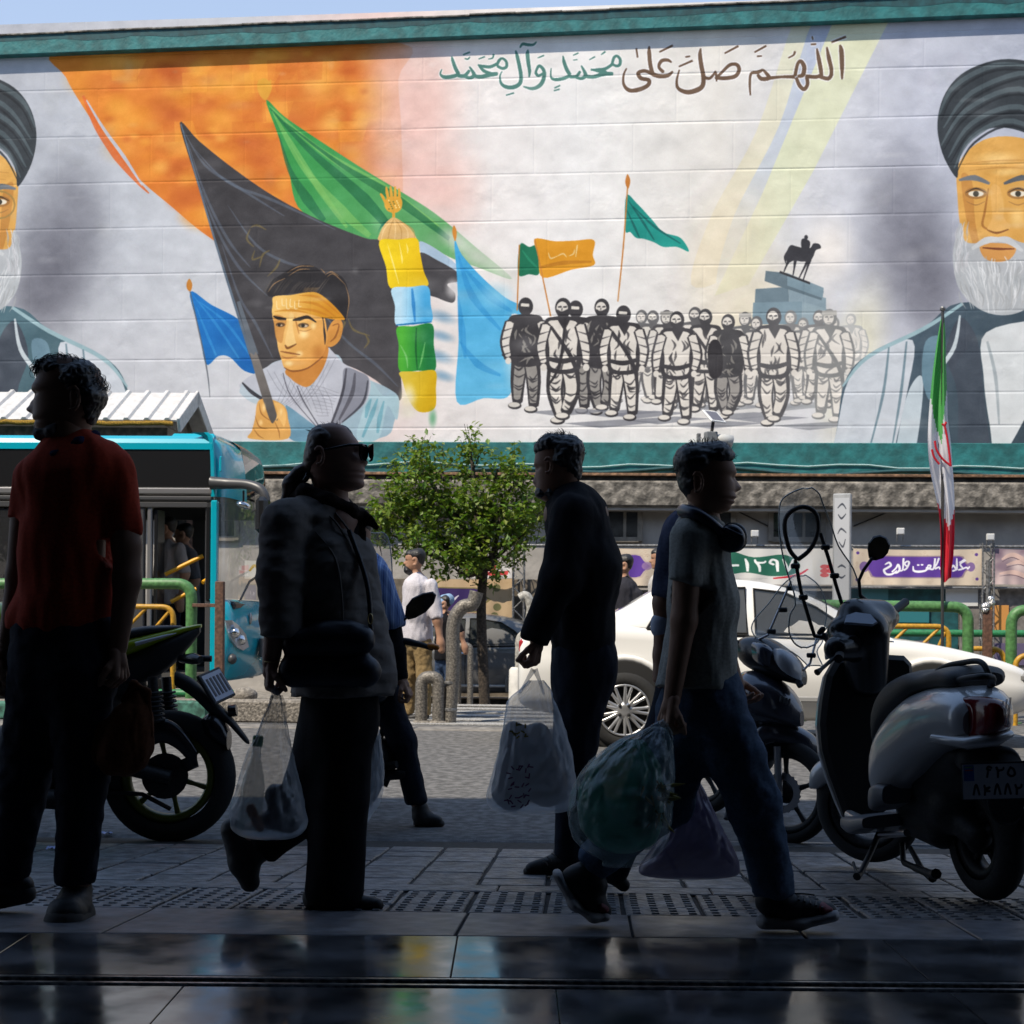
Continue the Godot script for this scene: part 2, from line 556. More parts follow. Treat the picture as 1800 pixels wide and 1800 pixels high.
# A person's own frame: x0, y0 is the point of the picture where the origin stands, s the scale there.
class Fig:
	var x0: float
	var y0: float
	var s: float
	func p(x: float, y: float, z := 0.0) -> Vector3:
		return Vector3((x - x0) / s, (y0 - y) / s, z / s)
	func build(bones: Array, cell: float, cuts := [], fold := [], into: Flesh = null) -> Flesh:
		var lo := Vector3.INF
		var hi := -Vector3.INF
		for b in bones:
			var kz: float = b[8] if b.size() > 8 else 1.0
			for e in [[p(b[0], b[1], b[2]), b[6] / s], [p(b[3], b[4], b[5]), b[7] / s]]:
				var r := Vector3(e[1], e[1], e[1] * kz)
				lo = lo.min(e[0] - r)
				hi = hi.max(e[0] + r)
		var fd := Field.new(lo, hi, cell)
		for b in bones:
			fd.cone(p(b[0], b[1], b[2]), p(b[3], b[4], b[5]), b[6] / s, b[7] / s, b[8] if b.size() > 8 else 1.0, (b[9] if b.size() > 9 else 10.0) / s)
		for q in cuts:
			fd.cut(p(q[0], q[1], q[2]), Vector3(q[3], -q[4], q[5]), q[6] / s)
		if fold.size(): fd.folds(fold[0] * 0.6 / s, Vector3(fold[1], fold[2], fold[3]) / s, fold[4])
		var k := into if into else Flesh.new()
		k.add(fd)
		return k
	func head(k: Flesh, rows: Array, bumps: Array, facing: float, eye_y: float, tilt := 0.0) -> void:
		var g := []
		var u := []
		for r in rows: u.append([float(r[0]), float(r[1]), float(r[2]), float(r[3])])
		var y: float = u[0][0]
		var last: float = u[-1][0]
		while y <= last + 0.01:
			var i := 0
			while i < u.size() - 2 and u[i + 1][0] < y: i += 1
			var a: Array = u[maxi(i - 1, 0)]
			var b: Array = u[i]
			var c: Array = u[i + 1]
			var e: Array = u[mini(i + 2, u.size() - 1)]
			var t: float = (y - b[0]) / maxf(c[0] - b[0], 1e-6)
			var q := []
			for m in [1, 2, 3]:
				var lin: float = lerpf(b[m], c[m], t)
				var cub: float = 0.5 * (2.0 * b[m] + (c[m] - a[m]) * t + (2.0 * a[m] - 5.0 * b[m] + 4.0 * c[m] - e[m]) * t * t + (3.0 * b[m] - a[m] - 3.0 * c[m] + e[m]) * t * t * t)
				q.append(lerpf(lin, cub, 0.6))
			var mid: float = lerpf(q[0], q[1], 0.55)
			var ring := []
			for j in 56:
				var th := TAU * j / 56
				var ct := cos(th)
				var sn := sin(th)
				var z: float = q[2] * signf(sn) * pow(absf(sn), 0.9)
				var x: float
				if ct > 0.0:
					x = mid + (q[0] - mid) * pow(ct, 0.8)
					for m in bumps:
						x += facing * m[1] * exp(-pow(z / m[2], 2.0) - pow((y - m[0]) / m[3], 2.0)) * ct
					var ez: float = (absf(z) - q[2] * 0.43) / (q[2] * 0.2)
					x -= facing * q[2] * 0.12 * exp(-ez * ez - pow((y - eye_y) / (q[2] * 0.16), 2.0)) * ct
				else:
					x = mid + (q[1] - mid) * pow(-ct, 0.8)
				ring.append(p(x, y, z + tilt * (y - u[0][0])))
			g.append(ring)
			y += (last - float(u[0][0])) / 60.0
		k.rings(g)
	func hand(k: Flesh, w: Vector3, kn: Vector3, across: Vector3, curl: Array, thumb: Vector3, size := 0.185, cell := 0.0042) -> void:
		var fwd := (kn - w).normalized()
		across = (across - fwd * across.dot(fwd)).normalized()
		var inn := fwd.cross(across).normalized()
		if inn.dot(thumb) < 0.0: inn = -inn
		var u := size / 0.185
		var bones := []
		var half := 0.036 * u
		bones.append([w - fwd * 0.02 * u, w + fwd * 0.03 * u, 0.026 * u, 0.027 * u])
		for i in 4:
			var off := (1.5 - i) / 1.5
			var base := kn + across * half * off - fwd * (0.004 if i == 0 else (0.0 if i < 3 else 0.010)) * u
			bones.append([w + across * half * 0.45 * off, base, 0.019 * u, 0.0125 * u])
			var L: float = [0.072, 0.080, 0.075, 0.058][i] * u
			var a := 0.25
			var at := base
			for sgm in 3:
				a += curl[i] * [1.0, 1.5, 1.1][sgm]
				var l: float = L * [0.46, 0.31, 0.25][sgm]
				var nx := at + (fwd * cos(a) + inn * sin(a)) * l
				bones.append([at, nx, [0.0108, 0.0098, 0.0088][sgm] * u, [0.0098, 0.0088, 0.0074][sgm] * u])
				at = nx
		var t0 := w + across * 0.020 * u + fwd * 0.022 * u
		var t1 := t0 + (across * 0.65 + fwd * 0.6 + inn * 0.45).normalized() * 0.040 * u
		var t2 := t1 + (across * 0.1 + fwd * 0.75 + inn * 0.65).normalized() * 0.032 * u
		var t3 := t2 + (-across * 0.25 + fwd * 0.7 + inn * 0.6).normalized() * 0.026 * u
		bones.append([t0, t1, 0.017 * u, 0.0125 * u])
		bones.append([t1, t2, 0.0122 * u, 0.0108 * u])
		bones.append([t2, t3, 0.0105 * u, 0.0085 * u])
		var lo := Vector3.INF
		var hi := -Vector3.INF
		for b in bones:
			for e in [[b[0], b[2]], [b[1], b[3]]]:
				lo = lo.min(e[0] - Vector3.ONE * e[1])
				hi = hi.max(e[0] + Vector3.ONE * e[1])
		var fd := Field.new(lo, hi, cell)
		for b in bones: fd.cone(b[0], b[1], b[2], b[3], 1.0, 0.004 * u)
		k.add(fd)
# places a figure's node so that its frame's origin stands at that point of the ground
func figure(fg: Fig, label: String, d: float, called := "person", category := "person", group := "") -> Node3D:
	var o := thing(called, label, category, P(fg.x0, fg.y0, d), 0.0, group)
	o.rotation.z = ROLL
	return o
func fig(x0: float, y0: float, d: float) -> Fig:
	var g := Fig.new()
	g.x0 = x0
	g.y0 = y0
	g.s = F / d
	return g
# the scene
func _ready() -> void:
	rng.seed = 11
	var cam := Camera3D.new()
	cam.name = "camera"
	cam.projection = Camera3D.PROJECTION_FRUSTUM
	cam.near = 0.1
	cam.far = 400.0
	cam.size = 2.0 * 900.0 / F * cam.near
	cam.frustum_offset = Vector2(0.0, 190.0 / F * cam.near)
	cam.position = Vector3(0, EYE, 0)
	cam.rotation.z = ROLL
	var lens := CameraAttributesPhysical.new()
	lens.frustum_focal_length = 35.0
	lens.frustum_focus_distance = 5.3
	lens.frustum_far = 400.0
	lens.frustum_near = 0.1
	lens.exposure_aperture = 9.0
	cam.attributes = lens
	add_child(cam)
	var sky := ProceduralSkyMaterial.new()
	sky.sky_top_color = Color(0.56, 0.68, 0.86)
	sky.sky_horizon_color = Color(0.84, 0.89, 0.95)
	sky.sky_curve = 0.25
	sky.ground_bottom_color = Color(0.30, 0.29, 0.27)
	sky.ground_horizon_color = Color(0.55, 0.56, 0.56)
	sky.sun_angle_max = 1.0
	var env := Environment.new()
	env.background_mode = Environment.BG_SKY
	env.sky = Sky.new()
	env.sky.sky_material = sky
	env.tonemap_mode = Environment.TONE_MAPPER_LINEAR
	env.tonemap_exposure = 1.15
	env.sdfgi_enabled = true
	env.ssao_enabled = true
	env.ssil_enabled = true
	var we := WorldEnvironment.new()
	we.name = "world"
	we.environment = env
	add_child(we)
	var sun := DirectionalLight3D.new()
	sun.name = "sun"
	sun.light_energy = 1.6
	sun.light_color = Color(1.0, 0.955, 0.88)
	sun.light_angular_distance = 0.53
	sun.shadow_enabled = true
	add_child(sun)
	sun.look_at_from_position(Vector3.ZERO, Vector3(0.42, -0.80, -0.40), Vector3.UP)
	ground()
	arcade()
	wall_building()
	far_pavement()
	kerbside_fences()
	bus()
	cars()
	tree_row()
	two_wheelers()
	people()
	small_things()
# where the sight line through that place of the picture meets the plane z = zl of a frame
func on(xf: Transform3D, px: float, py: float, zl := 0.0) -> Vector3:
	var a := xf.affine_inverse() * Vector3(0, EYE, 0)
	var b := xf.affine_inverse() * P(px, py, 1.0)
	return a + (b - a) * ((zl - a.z) / (b.z - a.z))
func frame(d: float, turn := YAW, y := 0.0) -> Transform3D:
	return Transform3D(Basis(Vector3.UP, turn), Vector3(0, y, -d))
func ground() -> void:
	mat("asphalt", 0.17, 0.165, 0.16, 0.9, {"vary": 0.62, "freq": 0.03, "tri": 0.7, "bump": 3.0, "bfreq": 0.35, "bscale": 0.5})
	var st := S()
	var b := Basis(Vector3.UP, YAW)
	var g := []
	for d in [3.0, 7.4, 7.69, 8.1, 9.0, 10.5, 12.2, 14.0, 17.0, 20.0, 24.0, 30.0, 60.0, 390.0]:
		var row := []
		for x in [-300.0, -40.0, -12.0, -6.0, 0.0, 6.0, 12.0, 40.0, 300.0]:
			var y := ground_y(d)
			if d < 7.6: y = -0.35
			row.append(b * Vector3(x, 0, -d) + Vector3(0, y, 0))
		g.append(row)
	sheet(st, g, Vector3.UP)
	obj("road", st, M.asphalt, self, "structure")
	mat("mortar", 0.035, 0.034, 0.033, 0.9, {"vary": 0.5, "tri": 2.0})
	var slope := Transform3D(Basis(Vector3.RIGHT, -0.0566) * Basis(Vector3.UP, -0.05), Vector3(0, 0, -4.51))
	st = S()
	sheet(st, [[Vector3(-30, -0.012, 0), Vector3(30, -0.012, 0)], [Vector3(-30, -0.19, -3.2), Vector3(30, -0.19, -3.2)]].map(func(r): return r.map(func(v): return Basis(Vector3.UP, -0.02) * v + Vector3(0, 0, -4.5))), Vector3.UP)
	var pave := obj("pavement", st, M.mortar, self, "structure")
	for k in 3:
		var t: float = [0.15, 0.175, 0.2][k]
		mat("stone%d" % k, t, t, t * 1.03, 0.62, {"vary": 0.55, "freq": 0.012, "tri": 1.3, "bump": 4.0, "bfreq": 0.04, "rvary": 0.72})
	mat("smooth_stone", 0.16, 0.16, 0.175, 0.5, {"vary": 0.7, "tri": 0.8, "rvary": 0.75})
	var w := 0.265
	var px0 := on(slope_plane(slope), 681, 1599).x
	var mesh_of := {}
	for L in [0.195, 0.215]:
		st = S()
		box(st, Vector3(0, -0.02, 0), Vector3(w - 0.017, 0.04, L - 0.005), 0.004)
		st.generate_normals()
		mesh_of[L] = st.commit()
	var ribs := S()
	for r in 13:
		var L := 0.195 if r < 3 else 0.215
		var z0 := -0.500 - r * 0.195 if r < 3 else -0.5 - 0.585 - 0.195 - (r - 3) * 0.215
		if r > 9: continue
		for c in range(-12, 13):
			var jx := px0 + c * w + w / 2 + (0.0 if r < 3 else -0.012)
			var q := MeshInstance3D.new()
			q.mesh = mesh_of[L]
			q.material_override = M["stone%d" % rng.randi_range(0, 2)]
			q.name = "paving_stone"
			q.transform = slope * Transform3D(Basis(Vector3.RIGHT, rng.randf_range(-0.006, 0.006)) * Basis(Vector3.BACK, rng.randf_range(-0.005, 0.005)), Vector3(jx + rng.randf_range(-0.003, 0.003), rng.randf_range(-0.003, 0.002), z0 - L / 2))
			pave.add_child(q, true)
			if r < 3:
				for i in 4:
					for j in 3:
						box(ribs, Vector3(-0.09 + i * 0.062, 0.0015, -0.062 + j * 0.062), Vector3(0.027, 0.007, 0.02), 0.003, q.transform)
	obj("tactile_studs", ribs, M.stone1, pave, "stuff")
	for c in range(-4, 5):
		st = S()
		box(st, Vector3((c + 0.37) * 0.8, -0.02, -0.5 - 0.585 - 0.097), Vector3(0.795, 0.04, 0.180), 0.004, slope)
		obj("border_stone", st, M["stone%d" % ((c + 6) % 3)], pave)
	var cuts := []
	for e in [[-300, 1600], [285, 1590], [821, 1608], [1107, 1617], [1397, 1627], [1689, 1632], [2250, 1650]]:
		cuts.append(on(slope_plane(slope), e[0], e[1]).x)
	for k in cuts.size() - 1:
		var a: float = cuts[k] + 0.005
		var e: float = cuts[k + 1] - 0.005
		var near := func(u: float) -> float: return (0.002 - u * sin(-0.05)) / cos(0.05)
		st = S()
		slab(st, PackedVector2Array([Vector2(a, near.call(a)), Vector2(e, near.call(e)), Vector2(e, 0.494), Vector2(a, 0.494)]), -0.04, 0.001, slope_plane(slope), 0.003)
		obj("edge_slab", st, M.smooth_stone, pave)
	mat("kerb", 0.15, 0.15, 0.15, 0.8, {"vary": 0.5, "tri": 1.5, "bump": 4.0})
	for k in range(-5, 6):
		st = S()
		box(st, Vector3(k * 0.9 + 0.2, -0.06, -3.53), Vector3(0.89, 0.13, 0.20), 0.015, slope)
		obj("kerb_stone", st, M.kerb, pave)
	for k in range(-5, 6):
		st = S()
		box(st, Vector3(k * 0.75 - 0.1, -0.02, -3.29), Vector3(0.745, 0.04, 0.085), 0.006, slope)
		obj("border_stone", st, M["stone%d" % ((k + 9) % 3)], pave)
func slope_plane(s: Transform3D) -> Transform3D:
	return s * Transform3D(Basis(Vector3.RIGHT, Vector3.FORWARD, Vector3.UP), Vector3.ZERO)
# the building that the lens stands in: polished floor, dark walls, ceiling, and the front above that shades the pavement
func arcade() -> void:
	mat("polished", 0.12, 0.122, 0.13, 0.2, {"vary": 0.42, "freq": 0.008, "tri": 0.6, "rvary": 0.4, "rfreq": 0.015, "spec": 0.6, "bump": 0.6, "bfreq": 0.006, "bscale": 0.25})
	mat("groove", 0.01, 0.01, 0.01, 0.6)
	mat("steel_track", 0.45, 0.46, 0.48, 0.28, {"metal": 1.0, "vary": 0.6, "tri": 3.0})
	var st := S()
	box(st, Vector3(0, -0.2, 1.0), Vector3(16, 0.3, 10.8), 0)
	var floor_ := obj("floor", st, M.groove, self, "structure")
	var rows := [[-3.985, -4.508, [-6.0, -2.4, -1.43, -0.155, 1.115, 2.4, 6.0]], [-3.3, -3.868, [-6.0, -2.2, -0.835, 0.12, 1.13, 2.3, 6.0]],
		[-2.3, -3.3, [-6.0, -3.0, -1.9, -0.9, 0.1, 1.1, 2.1, 6.0]], [0.0, -2.3, [-6.0, -2.0, 0.0, 2.0, 6.0]], [6.3, 0.0, [-6.0, -2.0, 2.0, 6.0]]]
	for r in rows:
		for k in r[2].size() - 1:
			st = S()
			box(st, Vector3((r[2][k] + r[2][k + 1]) / 2, -0.02, (r[0] + r[1]) / 2), Vector3(r[2][k + 1] - r[2][k] - 0.003, 0.04, absf(r[0] - r[1]) - 0.003), 0.0015)
			obj("floor_slab", st, M.polished, floor_)
	for z in [-3.972, -3.908]:
		st = S()
		box(st, Vector3(0, -0.012, z), Vector3(12, 0.024, 0.018), 0.003)
		obj("door_track", st, M.steel_track, floor_)
	mat("dark_wall", 0.05, 0.047, 0.044, 0.8, {"vary": 0.7})
	var w := thing("arcade_building", "dark arcade building whose front stands over the pavement", "building")
	var shell := [["wall", Vector3(-6.1, 1.8, 1), Vector3(0.2, 3.7, 11.0)], ["wall", Vector3(6.1, 1.8, 1), Vector3(0.2, 3.7, 11.0)], ["wall", Vector3(0, 1.8, 6.5), Vector3(12, 3.7, 0.2)],
		["ceiling", Vector3(0, 3.6, 1), Vector3(12, 0.2, 11.0)], ["front_wall", Vector3(0, 6.6, -4.4), Vector3(60, 5.4, 0.3)], ["front_wall", Vector3(-18, 1.9, -4.4), Vector3(24, 4.0, 0.3)],
		["front_wall", Vector3(18, 1.9, -4.4), Vector3(24, 4.0, 0.3)], ["roof", Vector3(0, 9.2, 3), Vector3(60, 0.2, 15)]]
	for q in shell:
		st = S()
		box(st, q[1], q[2])
		obj(q[0], st, M.dark_wall, w)
# painting on the wall: flat paint, laid on in the wall's own metres
class Canvas:
	var w: int
	var h: int
	var b: PackedByteArray
	var to: Callable
	var ox := 0.0
	var oy := 0.0
	var sc := 1.0
	var rg := RandomNumberGenerator.new()
	func _init(w_: int, h_: int, base: Color) -> void:
		w = w_
		h = h_
		b.resize(w * h * 3)
		for i in w * h:
			b[i * 3] = base.r8
			b[i * 3 + 1] = base.g8
			b[i * 3 + 2] = base.b8
		to = func(p: Vector2) -> Vector2: return p
	func at(o_x := 0.0, o_y := 0.0, s := 1.0) -> void:
		ox = o_x
		oy = o_y
		sc = s
	func q(x: float, y: float) -> Vector2:
		return to.call(Vector2(ox + x / sc, oy + y / sc))
	func pts(a: Array) -> PackedVector2Array:
		var o := PackedVector2Array()
		for k in range(0, a.size(), 2): o.append(q(a[k], a[k + 1]))
		return o
	func curve(a: Array, closed := true, n := 5) -> PackedVector2Array:
		var p := pts(a)
		var o := PackedVector2Array()
		var N := p.size()
		for k in (N if closed else N - 1):
			var A := p[(k + N - 1) % N] if closed or k > 0 else p[0]
			var B := p[k]
			var C := p[(k + 1) % N]
			var D := p[(k + 2) % N] if closed or k < N - 2 else p[N - 1]
			for i in n:
				var t := float(i) / n
				o.append(0.5 * (B * 2.0 + (C - A) * t + (A * 2.0 - B * 5.0 + C * 4.0 - D) * t * t + (B * 3.0 - A - C * 3.0 + D) * t * t * t))
		if not closed: o.append(p[N - 1])
		return o
	func fill(p: PackedVector2Array, c: Color, alpha := 1.0, c2 = null, a := Vector2.ZERO, e := Vector2.ONE) -> void:
		var y0 := 1e9
		var y1 := -1e9
		for v in p:
			y0 = minf(y0, v.y)
			y1 = maxf(y1, v.y)
		var n := p.size()
		var cov := PackedFloat32Array()
		cov.resize(w + 2)
		var ax := e - a
		var al := maxf(ax.length_squared(), 1e-6)
		for y in range(maxi(0, int(y0)), mini(h - 1, int(y1)) + 1):
			cov.fill(0.0)
			var lo := w
			var hi := -1
			for sub in 3:
				var ys := y + (sub + 0.5) / 3.0
				var xs := PackedFloat32Array()
				for k in n:
					var u := p[k]
					var v := p[(k + 1) % n]
					if (u.y <= ys) != (v.y <= ys): xs.append(u.x + (ys - u.y) / (v.y - u.y) * (v.x - u.x))
				xs.sort()
				for k in range(0, xs.size() - 1, 2):
					var xa := clampf(xs[k], 0.0, w)
					var xb := clampf(xs[k + 1], 0.0, w)
					if xb <= xa: continue
					var ia := int(xa)
					var ib := int(xb)
					lo = mini(lo, ia)
					hi = maxi(hi, mini(ib, w - 1))
					if ia == ib:
						cov[ia] += (xb - xa) / 3.0
					else:
						cov[ia] += (ia + 1 - xa) / 3.0
						for x in range(ia + 1, ib): cov[x] += 0.33333
						cov[ib] += (xb - ib) / 3.0
			for x in range(lo, hi + 1):
				var k := minf(cov[x], 1.0) * alpha
				if k <= 0.003: continue
				var cc := c
				if c2 != null:
					cc = c.lerp(c2, clampf((Vector2(x, y) - a).dot(ax) / al, 0.0, 1.0))
				mixp(x, y, cc, k)
	func mixp(x: int, y: int, c: Color, k: float) -> void:
		var i := (y * w + x) * 3
		b[i] = int(b[i] + (c.r * 255.0 - b[i]) * k)
		b[i + 1] = int(b[i + 1] + (c.g * 255.0 - b[i + 1]) * k)
		b[i + 2] = int(b[i + 2] + (c.b * 255.0 - b[i + 2]) * k)
	func shape(a: Array, c: Color, alpha := 1.0) -> void: fill(curve(a), c, alpha)
	func poly(a: Array, c: Color, alpha := 1.0) -> void: fill(pts(a), c, alpha)
	func blend(a: Array, c: Color, c2: Color, x0: float, y0: float, x1: float, y1: float, alpha := 1.0) -> void: fill(curve(a), c, alpha, c2, q(x0, y0), q(x1, y1))
	func brush(a: Array, c: Color, alpha := 1.0, grow := 0.0, smooth := true) -> void:
		var xy := []
		var ws := []
		for k in range(0, a.size(), 3):
			xy.append(a[k]); xy.append(a[k + 1])
			ws.append((a[k + 2] + grow))
		var n := 5 if smooth else 1
		var p := curve(xy, false, n) if smooth else pts(xy)
		var unit := (q(1, 0) - q(0, 0)).length()
		var L := PackedVector2Array()
		var R := PackedVector2Array()
		var N := p.size()
		for k in N:
			var d := (p[mini(k + 1, N - 1)] - p[maxi(k - 1, 0)])
			if d.length() < 1e-5: d = Vector2.RIGHT
			d = d.normalized()
			var t := float(k) / n
			var i := mini(int(t), ws.size() - 1)
			var wd: float = lerpf(ws[i], ws[mini(i + 1, ws.size() - 1)], t - i) * unit * 0.5
			L.append(p[k] + Vector2(-d.y, d.x) * wd)
			R.append(p[k] - Vector2(-d.y, d.x) * wd)
		for k in N - 1:
			fill(PackedVector2Array([L[k], L[k + 1], R[k + 1], R[k]]), c, alpha)
			if alpha >= 0.99 and k > 0:
				var r := (L[k] - R[k]).length() * 0.5
				if r > 1.2: disc(p[k], r, c)
	func disc(m: Vector2, r: float, c: Color, alpha := 1.0) -> void:
		var o := PackedVector2Array()
		for k in 12: o.append(m + Vector2(cos(TAU * k / 12), sin(TAU * k / 12)) * r)
		fill(o, c, alpha)
	func oval(x: float, y: float, rx: float, ry: float, c: Color, alpha := 1.0, turn := 0.0) -> void:
		var o := PackedVector2Array()
		for k in 20:
			var v := Vector2(cos(TAU * k / 20) * rx, sin(TAU * k / 20) * ry).rotated(turn)
			o.append(q(x + v.x, y + v.y))
		fill(o, c, alpha)
	func soft(x: float, y: float, rx: float, ry: float, c: Color, alpha: float, turn := 0.0) -> void:
		var m := q(x, y)
		var u := (q(1, 0) - q(0, 0)).length()
		var R := maxf(rx, ry) * u
		var ca := cos(turn)
		var sa := sin(turn)
		for yy in range(maxi(0, int(m.y - R)), mini(h, int(m.y + R) + 1)):
			for xx in range(maxi(0, int(m.x - R)), mini(w, int(m.x + R) + 1)):
				var dx := (xx - m.x) / u
				var dy := (yy - m.y) / u
				var ex := (dx * ca + dy * sa) / rx
				var ey := (dy * ca - dx * sa) / ry
				var d := ex * ex + ey * ey
				if d < 1.0: mixp(xx, yy, c, alpha * (1.0 - d) * (1.0 - d))
	func image() -> Image:
		return Image.create_from_data(w, h, false, Image.FORMAT_RGB8, b)
func C(r: float, g: float, b: float) -> Color:
	return Color(r / 255.0, g / 255.0, b / 255.0)
# an elder's portrait in a dark turban, plain and of nobody: drawn in units of its own, face about 120 wide, middle of the face at 0, 0
func elder(k: Canvas, mirror: float, glasses: bool, robe: Color) -> void:
	var m := func(a: Array) -> Array:
		var o := a.duplicate()
		for i in range(0, o.size(), 2): o[i] *= mirror
		return o
	var m3 := func(a: Array) -> Array:
		var o := a.duplicate()
		for i in range(0, o.size(), 3): o[i] *= mirror
		return o
	var dark := C(52, 58, 64)
	for e in [[-150, 60, 110, 150, 0.55], [-120, 130, 90, 130, 0.55], [-170, -30, 80, 110, 0.3], [-95, 170, 70, 90, 0.4]]:
		k.soft(e[0] * mirror, e[1], e[2], e[3], C(84, 84, 96), e[4], 0.3 * mirror)
	k.blend(m.call([-60, 175, -120, 215, -215, 262, -255, 310, -270, 400, -300, 520, -300, 600, 300, 600, 300, 320, 200, 230, 70, 185]), robe, robe.darkened(0.25), -200, 250, 60, 400)
	k.shape(m.call([-215, 268, -140, 238, -150, 330, -170, 420, -185, 520, -190, 600, -300, 600, -292, 500, -268, 390, -250, 310]), C(196, 202, 210))
	k.shape(m.call([-132, 300, -122, 310, -128, 380, -142, 470, -150, 560, -178, 560, -172, 450, -152, 340]), C(186, 198, 206))
	k.shape(m.call([-118, 240, -90, 235, -96, 290, -110, 340, -124, 300]), C(104, 134, 150))
	k.shape(m.call([-60, 200, -30, 240, -20, 330, -6, 440, 10, 600, -40, 600, -62, 460, -64, 330, -84, 260]), C(66, 74, 86))
	k.shape(m.call([-16, 225, 90, 205, 110, 240, 60, 350, 5, 440, -10, 380, -20, 300]), C(208, 212, 214))
	k.brush(m3.call([-14, 240, 4, 0, 300, 6, 6, 380, 3]), C(150, 160, 166), 0.8)
	k.brush(m3.call([-55, 176, 5, -120, 218, 7, -215, 266, 7, -258, 316, 3]), C(150, 178, 186))
	k.brush(m3.call([-60, 196, 3, -70, 250, 7, -100, 300, 8, -106, 370, 4]), C(190, 200, 206))
	for e in [[-180, 250, -190, 330, -215, 430], [-150, 240, -160, 330, -175, 420], [-108, 380, -112, 460, -120, 560]]:
		k.brush(m3.call([e[0], e[1], 3, e[2], e[3], 5, e[4], e[5], 2]), C(96, 122, 134), 0.8)
	k.shape(m.call([-62, -60, -64, 0, -56, 60, -30, 118, 10, 130, 60, 118, 92, 60, 98, -20, 84, -80, 40, -104, -20, -100]), C(214, 160, 82))
	k.shape(m.call([-58, -40, -50, 30, -34, 90, -20, 110, -34, 40, -40, -30]), C(186, 128, 62), 0.8)
	for e in [[0, -70, 50, 16], [20, -46, 36, 10], [36, 30, 20, 24], [8, 14, 8, 30]]: k.soft(e[0] * mirror, e[1], e[2], e[3], C(238, 200, 130), 0.75)
	for e in [[-50, -60, 60, -66], [-44, -48, 56, -52]]: k.brush(m3.call([e[0], e[1], 1, 4, e[1] - 5, 2, e[2], e[3], 1]), C(176, 120, 60), 0.6)
	for s in [-33, 38]:
		k.oval(s * mirror, -10, 19, 10, C(150, 104, 56), 0.8)
		k.oval(s * mirror, -9, 13, 5, C(226, 216, 196))
		k.oval(s * mirror, -9, 5, 5, C(60, 56, 48))
		k.brush([(s - 17) * mirror, -11, 1, s * mirror, -18, 3, (s + 17) * mirror, -11, 1], C(66, 50, 34))
		k.brush([(s - 16) * mirror, 4, 1, s * mirror, 10, 2, (s + 15) * mirror, 4, 1], C(140, 100, 60), 0.7)
	k.brush(m3.call([-62, -32, 3, -36, -36, 10, -10, -26, 4]), C(110, 114, 120))
	k.brush(m3.call([14, -26, 4, 44, -36, 10, 72, -32, 4]), C(92, 96, 102))
	k.brush(m3.call([-12, -18, 2, -18, 20, 4, -22, 44, 4, -10, 52, 3]), C(158, 104, 50), 0.85)
	k.shape(m.call([-8, -20, 8, -18, 14, 30, 26, 44, 18, 54, 0, 56, -14, 50, -6, 30]), C(222, 172, 98), 0.9)
	k.brush(m3.call([-14, 52, 2, 2, 57, 4, 22, 51, 2]), C(120, 74, 40), 0.9)
	k.shape(m.call([-58, 40, -52, 70, -30, 74, -8, 64, 6, 68, 20, 64, 50, 74, 74, 60, 98, 20, 100, 90, 84, 150, 50, 186, 10, 196, -30, 184, -62, 150, -72, 100, -66, 60]), C(176, 180, 184))
	k.shape(m.call([-26, 78, 4, 74, 34, 80, 26, 100, 4, 106, -18, 100]), C(206, 146, 80))
	k.brush(m3.call([-22, 82, 2, 4, 84, 4, 32, 84, 2]), C(116, 64, 40))
	k.brush(m3.call([-40, 84, 5, -16, 70, 12, 4, 68, 8, 22, 70, 12, 46, 88, 4]), C(196, 198, 200))
	k.rg.seed = 5
	for i in 150:
		var x := k.rg.randf_range(-62, 92)
		var y := k.rg.randf_range(96, 165)
		var g := k.rg.randf_range(150, 232)
		k.brush([x * mirror, y, 1.5, (x * 0.92 + k.rg.randf_range(-4, 8)) * mirror, y + 14, 2.6, (x * 0.84 + 2) * mirror, y + k.rg.randf_range(22, 34), 0.6], C(g, g + 2, g + 4), 0.7)
	for i in 40:
		var x := k.rg.randf_range(-66, -44)
		var g := k.rg.randf_range(150, 225)
		var y := k.rg.randf_range(36, 110)
		k.brush([x * mirror, y, 1, (x - 3) * mirror, y + 12, 2.2, (x - 1) * mirror, y + 24, 0.5], C(g, g, g + 4), 0.7)
	if glasses:
		for s in [-33, 38]:
			for j in 16:
				var a := TAU * j / 16
				var e := TAU * (j + 1) / 16
				k.brush([(s + cos(a) * 27) * mirror, -4 + sin(a) * 24, 3, (s + cos(e) * 27) * mirror, -4 + sin(e) * 24, 3], C(160, 128, 72), 1.0, 0, false)
		k.brush([-8 * mirror, -10, 3, 12 * mirror, -10, 3], C(160, 128, 72))
	k.shape(m.call([-66, -36, -90, -78, -98, -130, -84, -180, -50, -216, 10, -236, 70, -228, 116, -200, 140, -140, 136, -80, 112, -20, 100, -30, 92, -74, 66, -104, 20, -120, -20, -116, -50, -92, -62, -62]), dark)
	for e in [[-88, -120, -40, -180, 60, -214, 130, -170], [-92, -90, -50, -150, 40, -186, 134, -140], [-80, -70, -40, -128, 40, -156, 130, -110], [-70, -52, -40, -104, 30, -132, 120, -84], [-96, -140, -70, -190, 0, -226, 80, -222]]:
		k.brush(m3.call([e[0], e[1], 2, e[2], e[3], 8, e[4], e[5], 9, e[6], e[7], 2]), C(84, 96, 102), 0.8)
		k.brush(m3.call([e[0] + 4, e[1] + 8, 1, e[2] + 4, e[3] + 9, 4, e[4], e[5] + 9, 4, e[6], e[7] + 8, 1]), C(34, 38, 44), 0.8)
